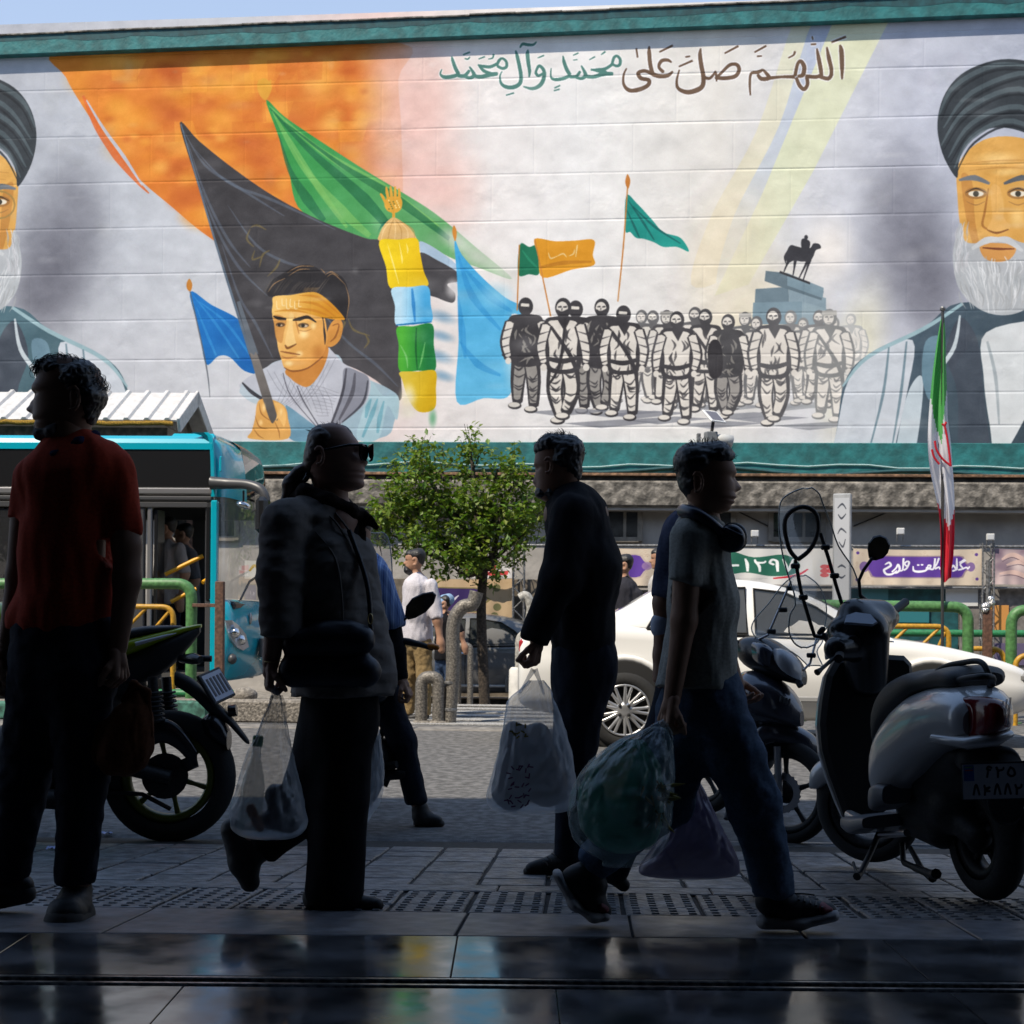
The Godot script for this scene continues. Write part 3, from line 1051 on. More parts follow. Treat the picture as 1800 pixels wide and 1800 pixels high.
# one of the marchers in black and white: x and feet y, height, s turn of the body, tone fades to the right
func marcher(k: Canvas, x: float, y: float, hgt: float, stride: float, dark_top: bool, head: int, fade: float) -> void:
	var ink := C(58, 56, 60).lerp(C(206, 208, 206), fade)
	var mid := C(146, 142, 138).lerp(C(212, 212, 208), fade)
	var pale := C(216, 210, 202).lerp(C(222, 218, 212), fade)
	var u := hgt / 100.0
	k.rg.seed = int(x * 13 + y)
	var r := func(a: float) -> float: return k.rg.randf_range(-a, a)
	k.poly([x, y, x + 46 * u, y - 3 * u, x + 78 * u, y - 1 * u, x + 30 * u, y + 4 * u], C(120, 122, 132).lerp(C(206, 210, 206), fade), 0.75)
	for s in [-1.0, 1.0]:
		var fx: float = x + s * (5 + stride * 6) * u
		var fy: float = y - (3.5 * u if s * stride < 0 else 0.0)
		k.brush([x + s * 5 * u, y - 48 * u, 14 * u, x + s * 7 * u, y - 26 * u, 12 * u, fx, fy - 5 * u, 8 * u], ink)
		k.brush([x + s * 4 * u, y - 46 * u, 10 * u, x + s * 6.4 * u, y - 27 * u, 8 * u, fx - 0.6 * u, fy - 8 * u, 5 * u], mid if dark_top else pale)
		for i in 7:
			var yy: float = y - k.rg.randf_range(12, 46) * u
			k.brush([x + s * 2 * u + r.call(2) * u, yy, 0.7, x + s * 6 * u, yy + 3 * u, 1.7 * u, x + s * 11 * u, yy + r.call(4) * u, 0.5], ink, 0.9)
		k.oval(fx - 2.5 * u, fy - 2 * u, 6 * u, 3.2 * u, ink)
		k.oval(fx - 3 * u, fy - 2.8 * u, 5 * u, 2.2 * u, pale)
	var wd := 15.0 * u
	k.shape([x - wd, y - 82 * u, x - 6 * u, y - 86 * u, x + 6 * u, y - 86 * u, x + wd, y - 82 * u, x + wd * 0.95, y - 62 * u, x + wd * 0.8, y - 42 * u, x - wd * 0.8, y - 42 * u, x - wd * 0.95, y - 62 * u], ink)
	k.shape([x - wd * 0.85, y - 80 * u, x - 5 * u, y - 83 * u, x + 5 * u, y - 83 * u, x + wd * 0.8, y - 79 * u, x + wd * 0.72, y - 60 * u, x + wd * 0.6, y - 45 * u, x - wd * 0.62, y - 45 * u, x - wd * 0.74, y - 60 * u], ink if dark_top else pale)
	for s in [-1.0, 1.0]:
		var hx: float = x + s * (wd + 1 * u) + r.call(3) * u
		k.brush([x + s * wd * 0.9, y - 79 * u, 9 * u, x + s * (wd + 3 * u), y - 62 * u, 9 * u, hx, y - 47 * u, 6.5 * u], ink)
		k.brush([x + s * wd * 0.9, y - 79 * u, 6 * u, x + s * (wd + 2.6 * u), y - 62 * u, 6 * u, hx, y - 49 * u, 4 * u], pale)
		for i in 4: k.brush([x + s * wd * 0.75, y - (74 - i * 7) * u, 0.6, x + s * (wd + 6 * u), y - (71 - i * 7) * u, 1.6 * u], ink, 0.85)
		k.oval(hx, y - 45 * u, 2.6 * u, 3 * u, pale)
	for i in 13:
		var yy: float = y - k.rg.randf_range(46, 82) * u
		var xx: float = x + r.call(9) * u
		k.brush([xx, yy, 0.5, xx + r.call(4) * u, yy + 5 * u, 2.2 * u, xx + r.call(5) * u, yy + 10 * u, 0.5], pale.darkened(0.35) if dark_top else ink, 0.85)
	k.brush([x - wd * 0.8, y - 52 * u, 3 * u, x, y - 50 * u, 4 * u, x + wd * 0.8, y - 53 * u, 3 * u], ink)
	k.poly([x - 5 * u, y - 84 * u, x + 6 * u, y - 84 * u, x + 1 * u, y - 74 * u], ink)
	if k.rg.randf() < 0.4: k.brush([x - 10 * u, y - 78 * u, 2 * u, x + 8 * u, y - 50 * u, 3.4 * u, x + 12 * u, y - 30 * u, 1.6 * u], ink)
	var hy := y - 93 * u
	k.oval(x, hy, 6.6 * u, 8 * u, ink)
	if head == 2:
		k.brush([x - 4 * u, hy - 1.5 * u, 2.4 * u, x + 3 * u, hy - 1 * u, 2.4 * u], pale)
	else:
		k.oval(x - 0.8 * u, hy + 0.4 * u, 4.6 * u, 5.4 * u, pale)
		if head == 1: k.shape([x - 5 * u, hy + 1.5 * u, x - 1 * u, hy + 3 * u, x + 4.6 * u, hy + 1 * u, x + 4 * u, hy + 7 * u, x, hy + 9.5 * u, x - 4 * u, hy + 7 * u], ink)
		if head == 3: k.brush([x - 6.5 * u, hy - 4 * u, 4 * u, x + 6.5 * u, hy - 4.5 * u, 4 * u], mid)
		for s in [-2.6, 1.6]: k.brush([x + (s - 1.4) * u, hy - 0.6 * u, 1 * u, x + (s + 1.2) * u, hy - 0.8 * u, 1.3 * u], ink)
		k.brush([x - 0.8 * u, hy, 0.7 * u, x - 1.2 * u, hy + 2.6 * u, 1.1 * u], ink, 0.8)
		k.brush([x - 2.4 * u, hy + 4.6 * u, 0.8 * u, x + 1.6 * u, hy + 4.5 * u, 0.9 * u], ink, 0.8)
func write(k: Canvas, strokes: Array, c: Color, halo: Color, grow: float) -> void:
	for s in strokes: k.brush(s, halo, 0.8, grow)
	for s in strokes: k.brush(s, c, 1.0, 6.0)
func paint_mural(xf: Transform3D) -> Image:
	var k := Canvas.new(2048, 760, C(222, 218, 218))
	k.to = func(p: Vector2) -> Vector2:
		var v := on(xf, p.x, p.y)
		return Vector2((v.x + 10.24) * 100.0, (11.5 - v.y) * 100.0)
	var stops := [[-400.0, C(182, 184, 192)], [0.0, C(176, 179, 188)], [200.0, C(186, 189, 197)], [430.0, C(196, 198, 204)], [660.0, C(226, 200, 194)], [780.0, C(229, 221, 218)], [1000.0, C(228, 226, 225)],
		[1240.0, C(222, 218, 212)], [1400.0, C(205, 206, 212)], [1550.0, C(186, 189, 202)], [1800.0, C(170, 176, 192)], [2300.0, C(176, 180, 192)]]
	var n := FastNoiseLite.new()
	n.seed = 3
	n.frequency = 0.006
	n.fractal_octaves = 5
	for x in k.w:
		var px := x * 0.98 - 104.0
		var i := 0
		while i < stops.size() - 2 and stops[i + 1][0] < px: i += 1
		var c: Color = stops[i][1].lerp(stops[i + 1][1], clampf((px - stops[i][0]) / (stops[i + 1][0] - stops[i][0]), 0, 1))
		for y in k.h:
			var v := clampf((y - 380.0) / 380.0, 0.0, 1.0) * 0.35
			var d := n.get_noise_2d(x, y * 1.2) * 0.026
			var o := (y * k.w + x) * 3
			k.b[o] = int(clampf(lerpf(c.r, 0.84, v) + d, 0, 1) * 255)
			k.b[o + 1] = int(clampf(lerpf(c.g, 0.84, v) + d, 0, 1) * 255)
			k.b[o + 2] = int(clampf(lerpf(c.b, 0.85, v) + d, 0, 1) * 255)
	k.rg.seed = 21
	k.blend([1395, 40, 1430, 35, 1360, 300, 1290, 470, 1215, 500, 1250, 380, 1330, 230], C(214, 214, 190), C(226, 214, 190), 1400, 60, 1250, 450, 0.85)
	k.blend([1430, 35, 1480, 33, 1440, 180, 1360, 340, 1262, 500, 1290, 380, 1370, 220], C(176, 186, 208), C(208, 212, 214), 1440, 60, 1290, 460, 0.9)
	k.poly([1466, 34, 1566, 30, 1430, 300, 1316, 500, 1256, 520, 1340, 340], C(216, 218, 188), 0.95)
	k.soft(1330, 560, 150, 150, C(226, 214, 186), 0.7)
	k.soft(1280, 420, 90, 140, C(226, 214, 190), 0.6, 0.5)
	k.soft(1500, 640, 60, 190, C(228, 222, 186), 0.7, 0.25)
	k.soft(1455, 440, 60, 80, C(236, 230, 224), 0.9)
	var orange := [104, 90, 116, 136, 146, 188, 186, 246, 240, 310, 300, 362, 372, 420, 480, 480, 620, 480, 700, 400, 706, 250, 700, 140, 706, 76, 400, 84]
	k.blend(orange, C(218, 128, 44), C(208, 112, 44), 200, 100, 600, 400)
	for i in 420:
		var x := k.rg.randf_range(100, 690)
		var y := k.rg.randf_range(90, 440)
		if Geometry2D.is_point_in_polygon(Vector2(x, y), PackedVector2Array([Vector2(112, 96), Vector2(190, 240), Vector2(300, 352), Vector2(480, 460), Vector2(690, 400), Vector2(690, 90)])):
			var s := k.rg.randf_range(8, 34)
			k.soft(x, y, s * 1.5, s, [C(236, 164, 62), C(226, 138, 46), C(186, 88, 34), C(240, 178, 84)][k.rg.randi() % 4], k.rg.randf_range(0.25, 0.6))
	for i in 16:
		var x := k.rg.randf_range(150, 620)
		var y: float = [106, 128, 180, 214][k.rg.randi() % 4]
		k.poly([x, y, x + k.rg.randf_range(30, 70), y - 2, x + 44, y + 34, x + 2, y + 36], [C(242, 170, 62), C(204, 104, 40)][i % 2], 0.3)
	for e in [[690, 120, 70, 90], [700, 220, 90, 120], [700, 330, 110, 120], [750, 180, 90, 150], [780, 330, 90, 120]]: k.soft(e[0], e[1], e[2], e[3], C(228, 186, 176), 0.75)
	k.soft(735, 90, 40, 60, C(226, 196, 188), 0.8)
	k.brush([146, 168, 4, 170, 222, 10, 205, 275, 13, 240, 318, 6, 262, 340, 2], C(214, 104, 48), 0.9)
	k.brush([152, 176, 2, 182, 226, 5, 218, 276, 6, 250, 326, 2], C(186, 188, 198))
	k.blend([468, 176, 500, 205, 560, 246, 640, 298, 700, 334, 766, 376, 838, 436, 900, 490, 840, 470, 790, 452, 740, 425, 690, 436, 640, 418, 580, 396, 524, 364, 506, 290, 486, 230], C(52, 146, 74), C(112, 168, 112), 520, 300, 830, 460)
	for e in [[474, 190, 540, 260, 640, 350, 700, 420, 9, 0], [480, 200, 530, 290, 600, 370, 650, 415, 8, 1], [472, 185, 560, 262, 670, 330, 770, 400, 8, 1], [490, 236, 510, 300, 540, 350, 570, 388, 8, 0], [500, 215, 600, 290, 690, 345, 790, 420, 7, 0], [478, 195, 512, 250, 560, 330, 610, 400, 5, 1]]:
		k.brush([e[0], e[1], 1, e[2], e[3], e[8], e[4], e[5], e[8] * 2.2, e[6], e[7], e[8]], C(22, 98, 62) if e[9] == 0 else C(120, 182, 96), 0.7)
	for e in [[840, 450, 60, 30], [890, 480, 50, 26], [800, 420, 40, 24]]: k.soft(e[0], e[1], e[2], e[3], C(214, 212, 206), 0.75, 0.5)
	var gold := C(218, 160, 56)
	k.shape([452, 148, 460, 138, 470, 140, 478, 152, 474, 166, 466, 176, 456, 166], gold, 0.85)
	for i in 4: k.brush([456 + i * 6, 150, 3.5, 455 + i * 7, 140, 3], gold, 0.85)
	k.shape([738, 424, 770, 440, 806, 470, 806, 500, 770, 470, 742, 448], C(164, 186, 206))
	k.shape([736, 446, 770, 458, 806, 480, 806, 494, 786, 500, 800, 516, 796, 532, 770, 524, 742, 508], C(66, 64, 68))
	k.soft(796, 506, 18, 22, C(204, 200, 200), 0.9)
	for e in [[776, 556, 34, 14], [776, 590, 30, 12], [772, 626, 34, 14], [778, 660, 30, 12]]: k.soft(e[0], e[1], e[2], e[3], C(112, 150, 178), 0.8, 0.3)
	k.blend([334, 513, 372, 536, 420, 562, 448, 600, 486, 650, 462, 658, 430, 652, 404, 628, 384, 626, 362, 640, 350, 580], C(20, 112, 188), C(14, 96, 170), 350, 530, 460, 640)
	for e in [[340, 520, 380, 570, 420, 630], [345, 540, 365, 590, 380, 625], [350, 530, 400, 570, 450, 640]]: k.brush([e[0], e[1], 1, e[2], e[3], 5, e[4], e[5], 3], C(52, 142, 206), 0.6)
	k.brush([334, 512, 2, 362, 640, 2.5, 369, 698, 1], C(90, 96, 104), 0.9)
	k.shape([333, 490, 338, 500, 335, 512, 329, 508, 328, 498], C(196, 124, 44))
	k.blend([316, 216, 350, 248, 410, 296, 480, 344, 560, 386, 640, 418, 674, 428, 690, 500, 700, 570, 704, 650, 703, 704, 660, 668, 600, 640, 520, 640, 452, 648, 420, 560, 386, 450, 346, 320], C(56, 54, 58), C(70, 68, 72), 360, 280, 680, 600)
	for e in [[322, 228, 360, 290, 420, 330, 500, 380], [330, 250, 360, 340, 400, 420, 440, 470], [345, 310, 380, 400, 420, 470, 470, 520], [340, 260, 400, 320, 480, 352, 590, 404], [390, 430, 420, 520, 450, 570, 480, 630], [560, 540, 610, 600, 660, 640, 700, 680], [400, 360, 450, 430, 500, 460, 540, 470]]:
		k.brush([e[0], e[1], 0.6, e[2], e[3], 4, e[4], e[5], 5, e[6], e[7], 1], C(98, 108, 124), 0.55)
	k.brush([318, 218, 2, 380, 430, 3.5, 440, 622, 5], C(92, 106, 122))
	for e in [[440, 400, 452, 396, 468, 404], [440, 402, 434, 420, 446, 434], [448, 440, 444, 456, 462, 450], [456, 470, 462, 448, 474, 440], [470, 486, 486, 470, 492, 456], [640, 585, 648, 600, 640, 612], [612, 560, 622, 580, 650, 590], [596, 548, 606, 566, 600, 580]]:
		k.brush([e[0], e[1], 1, e[2], e[3], 4, e[4], e[5], 1.5], C(112, 98, 62), 0.75)
	young_man(k)
	banded_pole(k)
	k.blend([799, 424, 812, 448, 846, 486, 890, 524, 926, 540, 916, 546, 940, 566, 900, 552, 900, 600, 904, 660, 892, 698, 850, 700, 803, 706, 806, 600, 804, 500], C(62, 160, 212), C(96, 180, 220), 820, 450, 870, 690)
	for e in [[806, 450, 830, 520, 880, 580], [808, 600, 840, 640, 880, 660], [805, 520, 812, 580, 818, 630], [815, 470, 860, 520, 900, 548]]: k.brush([e[0], e[1], 2, e[2], e[3], 12, e[4], e[5], 4], C(36, 132, 196), 0.5)
	k.soft(870, 520, 40, 30, C(150, 206, 230), 0.6)
	k.soft(905, 620, 26, 90, C(186, 216, 228), 0.8)
	k.shape([798, 396, 803, 408, 800, 424, 795, 408], C(206, 132, 50))
	k.shape([914, 430, 930, 434, 944, 434, 948, 480, 930, 482, 911, 482], C(16, 108, 78))
	k.brush([918, 440, 2, 930, 456, 4, 944, 470, 3], C(40, 140, 104), 0.7)
	k.brush([913, 430, 2, 909, 546, 2], C(190, 120, 52))
	k.shape([940, 420, 975, 424, 1010, 423, 1044, 422, 1042, 448, 1044, 466, 1005, 474, 954, 488, 946, 450], C(214, 146, 34))
	k.brush([950, 470, 4, 990, 462, 7, 1040, 460, 3], C(176, 112, 26), 0.7)
	for e in [[964, 444, 968, 454, 980, 450], [980, 450, 990, 446, 996, 452], [1000, 450, 1008, 446, 1010, 438], [1012, 452, 1014, 436, 1015, 430]]: k.brush([e[0], e[1], 1, e[2], e[3], 2.6, e[4], e[5], 1], C(232, 206, 150), 0.9)
	k.brush([940, 420, 2, 968, 556, 2.2], C(192, 122, 52))
	k.blend([1101, 344, 1120, 358, 1146, 386, 1166, 408, 1196, 418, 1211, 442, 1190, 434, 1166, 434, 1150, 426, 1132, 420, 1118, 418, 1108, 408, 1099, 404], C(20, 134, 124), C(30, 150, 138), 1100, 350, 1200, 440)
	for e in [[1104, 352, 1130, 390, 1150, 422], [1102, 370, 1116, 400, 1124, 418], [1112, 362, 1150, 398, 1196, 428]]: k.brush([e[0], e[1], 1, e[2], e[3], 4, e[4], e[5], 1.5], C(8, 86, 84), 0.8)
	k.brush([1103, 330, 2, 1096, 430, 2.4, 1086, 530, 2], C(190, 124, 60))
	k.shape([1103, 306, 1108, 318, 1104, 332, 1099, 320], C(190, 118, 48))
	var slate := C(124, 146, 158)
	k.poly([1328, 508, 1386, 504, 1388, 545, 1326, 545], slate.darkened(0.12))
	k.poly([1386, 504, 1452, 524, 1452, 550, 1388, 545], slate.lightened(0.1))
	k.poly([1324, 532, 1410, 530, 1410, 570, 1322, 570], slate)
	k.poly([1410, 530, 1462, 546, 1462, 575, 1410, 570], slate.lightened(0.15))
	k.poly([1346, 476, 1384, 480, 1448, 512, 1444, 528, 1372, 504, 1344, 494], slate.darkened(0.2))
	k.poly([1384, 480, 1448, 506, 1446, 524, 1384, 502], slate)
	k.poly([1371, 476, 1424, 496, 1424, 500, 1370, 480], C(52, 52, 56))
	var horse := C(56, 56, 62)
	k.shape([1384, 440, 1390, 431, 1400, 433, 1412, 436, 1424, 436, 1430, 428, 1440, 429, 1443, 436, 1434, 440, 1430, 450, 1424, 458, 1410, 460, 1396, 458, 1386, 462, 1382, 456], horse)
	for e in [[1388, 456, 1382, 468, 1378, 478], [1398, 458, 1396, 472, 1394, 484], [1420, 458, 1412, 474, 1404, 490], [1424, 456, 1418, 474, 1412, 492]]: k.brush([e[0], e[1], 5, e[2], e[3], 2.6, e[4], e[5], 2], horse)
	k.brush([1386, 440, 3, 1380, 452, 4, 1382, 464, 1], horse)
	k.shape([1410, 420, 1417, 420, 1424, 426, 1422, 440, 1416, 450, 1410, 440, 1408, 428], horse)
	k.oval(1417, 417, 3.4, 4, horse)
	for e in [[1128, 705, 150, 0.4, false, 0, 0.35], [1148, 708, 152, -0.3, false, 1, 0.3], [1172, 716, 160, 0.5, false, 3, 0.15], [1222, 716, 165, 0.4, false, 1, 0.25], [1310, 714, 155, -0.4, false, 3, 0.35], [1330, 716, 150, 0.3, false, 0, 0.35],
			[1390, 712, 156, 0.4, false, 0, 0.5], [1412, 708, 140, -0.3, false, 1, 0.5], [1466, 706, 140, 0.3, false, 0, 0.6], [1496, 690, 130, 0.2, false, 0, 0.82],
			[1012, 726, 185, 0.5, true, 2, 0.0], [1058, 728, 190, -0.4, true, 1, 0.0], [1240, 730, 175, 0.5, false, 1, 0.1], [1280, 736, 172, -0.5, true, 1, 0.1], [1440, 716, 160, 0.9, false, 1, 0.45],
			[924, 724, 188, 0.35, true, 2, 0.0], [990, 744, 206, -0.5, false, 1, 0.0], [1096, 738, 188, 0.5, false, 2, 0.0], [1190, 746, 186, 0.6, false, 1, 0.05], [1360, 748, 194, -0.35, false, 1, 0.2], [1458, 742, 186, 0.4, false, 3, 0.52]]:
		marcher(k, e[0], e[1], e[2] * 1.06, e[3], e[4], e[5], e[6])
	k.shape([1244, 616, 1252, 598, 1264, 600, 1270, 620, 1270, 650, 1262, 664, 1248, 660], C(48, 46, 50))
	k.brush([994, 560, 4, 984, 640, 5, 962, 680, 3], C(52, 50, 54))
	k.at(1750, 350, 0.96)
	elder(k, 1.0, false, C(74, 92, 106))
	k.at(-34, 364, 1.0)
	elder(k, -1.0, true, C(92, 128, 142))
	k.at()
	inscription(k)
	for i in 240:
		var g := k.rg.randf_range(150, 250)
		k.soft(k.rg.randf_range(-90, 1900), k.rg.randf_range(40, 770), k.rg.randf_range(6, 46), k.rg.randf_range(4, 26), C(g, g, g), k.rg.randf_range(0.05, 0.16))
	for y in k.h:
		for x in k.w:
			var d := int(n.get_noise_2d(x * 3.1 + 900, y * 4.0) * 13.0 + k.rg.randi_range(-3, 3))
			var o := (y * k.w + x) * 3
			k.b[o] = clampi(k.b[o] + d, 0, 255)
			k.b[o + 1] = clampi(k.b[o + 1] + d, 0, 255)
			k.b[o + 2] = clampi(k.b[o + 2] + d, 0, 255)
	return k.image()
func young_man(k: Canvas) -> void:
	k.at(420, 440, 5.293)
	k.blend([390, 1020, 240, 1100, 60, 1200, 10, 1290, 20, 1340, 130, 1420, 250, 1440, 420, 1480, 480, 1750, 1300, 1750, 1450, 1580, 1490, 1380, 1380, 1280, 1200, 1200, 1000, 1100, 880, 960], C(176, 190, 200), C(150, 176, 190), 500, 1100, 1200, 1700)
	k.shape([440, 1420, 560, 1520, 760, 1640, 720, 1760, 470, 1750], C(104, 144, 166))
	k.shape([1210, 1210, 1340, 1350, 1480, 1360, 1470, 1580, 1380, 1450, 1300, 1750, 1100, 1750, 1150, 1500], C(164, 192, 202))
	for e in [[1290, 1380, 1240, 1520, 1150, 1740], [1350, 1400, 1310, 1560, 1290, 1700], [1230, 1380, 1200, 1460, 1180, 1560]]: k.brush([e[0], e[1], 10, e[2], e[3], 44, e[4], e[5], 20], C(86, 150, 168), 0.6)
	k.shape([390, 1030, 250, 1090, 60, 1200, 10, 1280, 30, 1240, 240, 1370, 330, 1400, 460, 1450, 740, 1650, 860, 1650, 1000, 1550, 1180, 1420, 1220, 1200, 1060, 1100, 960, 1040, 860, 930, 820, 930, 700, 1240, 580, 1260, 440, 1130], C(186, 188, 198))
	k.shape([980, 1100, 1120, 1130, 1210, 1200, 1180, 1400, 1050, 1540, 860, 1660, 900, 1500, 960, 1300], C(132, 134, 146))
	k.brush([1000, 1100, 14, 960, 1340, 26, 850, 1640, 18], C(72, 72, 82))
	k.brush([1080, 1140, 16, 1050, 1340, 40, 930, 1580, 18], C(82, 82, 92), 0.9)
	k.brush([1200, 1210, 10, 1150, 1420, 22, 960, 1600, 10], C(70, 72, 82))
	k.brush([30, 1230, 12, 120, 1320, 34, 250, 1400, 26, 330, 1420, 10], C(58, 58, 66))
	k.brush([540, 1260, 8, 600, 1400, 12, 740, 1630, 10], C(86, 86, 96))
	k.brush([410, 1140, 8, 480, 1350, 10, 720, 1640, 8], C(96, 96, 106))
	for i in 9:
		k.brush([260 + i * 66, 1110 + i * 20, 3, 360 + i * 62, 1280 + i * 16, 4, 480 + i * 50, 1420 + i * 18, 2], C(110, 110, 120), 0.75)
		k.brush([900 - i * 60, 1000 + i * 30, 3, 760 - i * 52, 1260 + i * 22, 4, 620 - i * 50, 1420 + i * 10, 2], C(110, 110, 120), 0.75)
		k.brush([640 + i * 10, 1260 + i * 34, 3, 760, 1270 + i * 34, 3, 930 - i * 12, 1330 + i * 26, 3], C(110, 110, 120), 0.7)
	k.shape([440, 1100, 480, 1190, 560, 1250, 640, 1270, 720, 1200, 800, 1060, 830, 900, 700, 860], C(196, 128, 56))
	k.shape([850, 690, 900, 640, 950, 650, 968, 720, 940, 830, 880, 890, 820, 890, 810, 800], C(206, 142, 66))
	k.brush([870, 700, 8, 930, 690, 12, 900, 800, 16, 850, 850, 8], C(140, 86, 40), 0.9)
	k.blend([318, 570, 332, 700, 352, 830, 366, 920, 396, 1020, 420, 1090, 480, 1124, 560, 1120, 660, 1080, 760, 1000, 810, 900, 820, 760, 780, 600, 640, 560, 480, 560], C(236, 188, 112), C(214, 148, 70), 400, 700, 800, 950)
	k.shape([332, 600, 330, 720, 350, 830, 400, 860, 420, 760, 440, 640], C(198, 138, 70), 0.85)
	k.shape([470, 590, 510, 600, 500, 700, 520, 820, 530, 870, 480, 890, 430, 870, 440, 780, 460, 690], C(240, 200, 130), 0.9)
	for e in [[600, 780, 70, 60], [460, 1050, 60, 40], [560, 960, 50, 40], [690, 700, 40, 50]]: k.soft(e[0], e[1], e[2], e[3], C(250, 222, 160), 0.8)
	k.soft(740, 960, 90, 110, C(176, 108, 46), 0.6)
	k.brush([430, 880, 10, 450, 910, 22, 500, 890, 16, 535, 870, 8], C(106, 62, 30), 0.9)
	k.brush([520, 620, 8, 540, 700, 14, 560, 780, 6], C(170, 108, 50), 0.8)
	k.oval(600, 698, 52, 24, C(96, 74, 50), 0.9)
	k.oval(606, 704, 34, 12, C(206, 186, 160))
	k.oval(596, 700, 18, 17, C(40, 36, 32))
	k.oval(386, 692, 44, 22, C(90, 66, 44), 0.9)
	k.oval(380, 698, 26, 9, C(200, 176, 146))
	k.oval(374, 694, 15, 15, C(40, 36, 32))
	k.brush([500, 650, 10, 560, 640, 34, 640, 622, 30, 720, 670, 8], C(44, 38, 34))
	k.brush([320, 612, 8, 370, 632, 32, 440, 640, 16], C(46, 40, 36))
	k.brush([560, 744, 4, 620, 752, 8, 680, 730, 3], C(150, 94, 48), 0.8)
	k.brush([386, 940, 8, 440, 950, 16, 500, 960, 16, 572, 972, 8], C(134, 80, 44), 0.9)
	k.brush([390, 980, 6, 450, 1004, 22, 540, 984, 8], C(202, 138, 80), 0.9)
	k.brush([420, 1090, 8, 500, 1124, 16, 640, 1096, 14, 780, 990, 10], C(120, 70, 34), 0.8)
	k.shape([320, 430, 270, 420, 258, 370, 300, 290, 400, 220, 520, 150, 640, 134, 720, 160, 800, 220, 880, 206, 960, 250, 1010, 340, 1024, 460, 1020, 560, 990, 660, 960, 640, 800, 620, 796, 700, 810, 800, 800, 880, 786, 760, 770, 620, 640, 420, 500, 400], C(40, 38, 42))
	for i in 26:
		var x := k.rg.randf_range(280, 960)
		k.brush([x, 300 - absf(x - 640) * 0.2, 2, x - 60, 340, 5, x - 110, 420, 1], C(92, 84, 78), 0.6)
	for e in [[450, 210, 560, 150, 700, 150], [800, 230, 860, 200, 930, 240], [460, 240, 560, 180, 660, 176], [820, 250, 880, 220, 990, 320], [990, 320, 1024, 460, 1000, 640], [270, 390, 330, 310, 430, 260], [760, 170, 790, 200, 800, 215]]:
		k.brush([e[0], e[1], 2, e[2], e[3], 8, e[4], e[5], 3], C(196, 148, 96), 0.8)
	k.blend([326, 430, 480, 416, 640, 390, 740, 400, 860, 490, 976, 620, 960, 648, 800, 630, 640, 590, 480, 570, 320, 600, 314, 500], C(236, 190, 106), C(206, 138, 30), 400, 480, 800, 560)
	for e in [[560, 420, 740, 440, 940, 600], [520, 480, 720, 500, 900, 620], [520, 540, 700, 560, 860, 622], [330, 570, 480, 556, 640, 580]]: k.brush([e[0], e[1], 4, e[2], e[3], 26, e[4], e[5], 6], C(190, 116, 26), 0.6)
	for e in [[350, 470, 356, 540], [400, 450, 404, 510], [440, 450, 446, 540], [480, 450, 476, 520], [520, 470, 520, 540], [560, 460, 556, 520]]:
		k.brush([e[0], e[1], 6, e[2], e[3], 9, e[2] + 26, e[3] + 2, 5], C(244, 226, 176), 0.85)
	for i in 10: k.brush([600 + i * 12, 390, 3, 612 + i * 13, 360, 4, 626 + i * 14, 344, 1], C(206, 160, 100), 0.7)
	k.poly([-20, 480, 10, 470, 180, 960, 120, 1000], C(96, 104, 114))
	k.shape([170, 1420, 150, 1560, 120, 1680, 100, 1752, 456, 1752, 456, 1560, 430, 1460, 340, 1400, 230, 1380], C(216, 160, 86))
	k.blend([110, 1000, 140, 976, 180, 990, 350, 1520, 336, 1582, 280, 1560], C(122, 116, 112), C(84, 80, 78), 140, 1000, 320, 1560)
	k.shape([330, 1420, 400, 1440, 440, 1530, 420, 1640, 370, 1560, 340, 1590, 360, 1500], C(232, 182, 108))
	for e in [[190, 1420, 210, 1520, 300, 1590], [150, 1540, 190, 1640, 270, 1660], [130, 1650, 180, 1720, 230, 1750], [330, 1590, 370, 1680, 380, 1750]]: k.brush([e[0], e[1], 3, e[2], e[3], 12, e[4], e[5], 4], C(150, 96, 46), 0.85)
	for e in [[230, 1460, 26, 60], [200, 1600, 30, 40], [390, 1500, 22, 50]]: k.soft(e[0], e[1], e[2], e[3], C(250, 214, 150), 0.8)
	k.at()
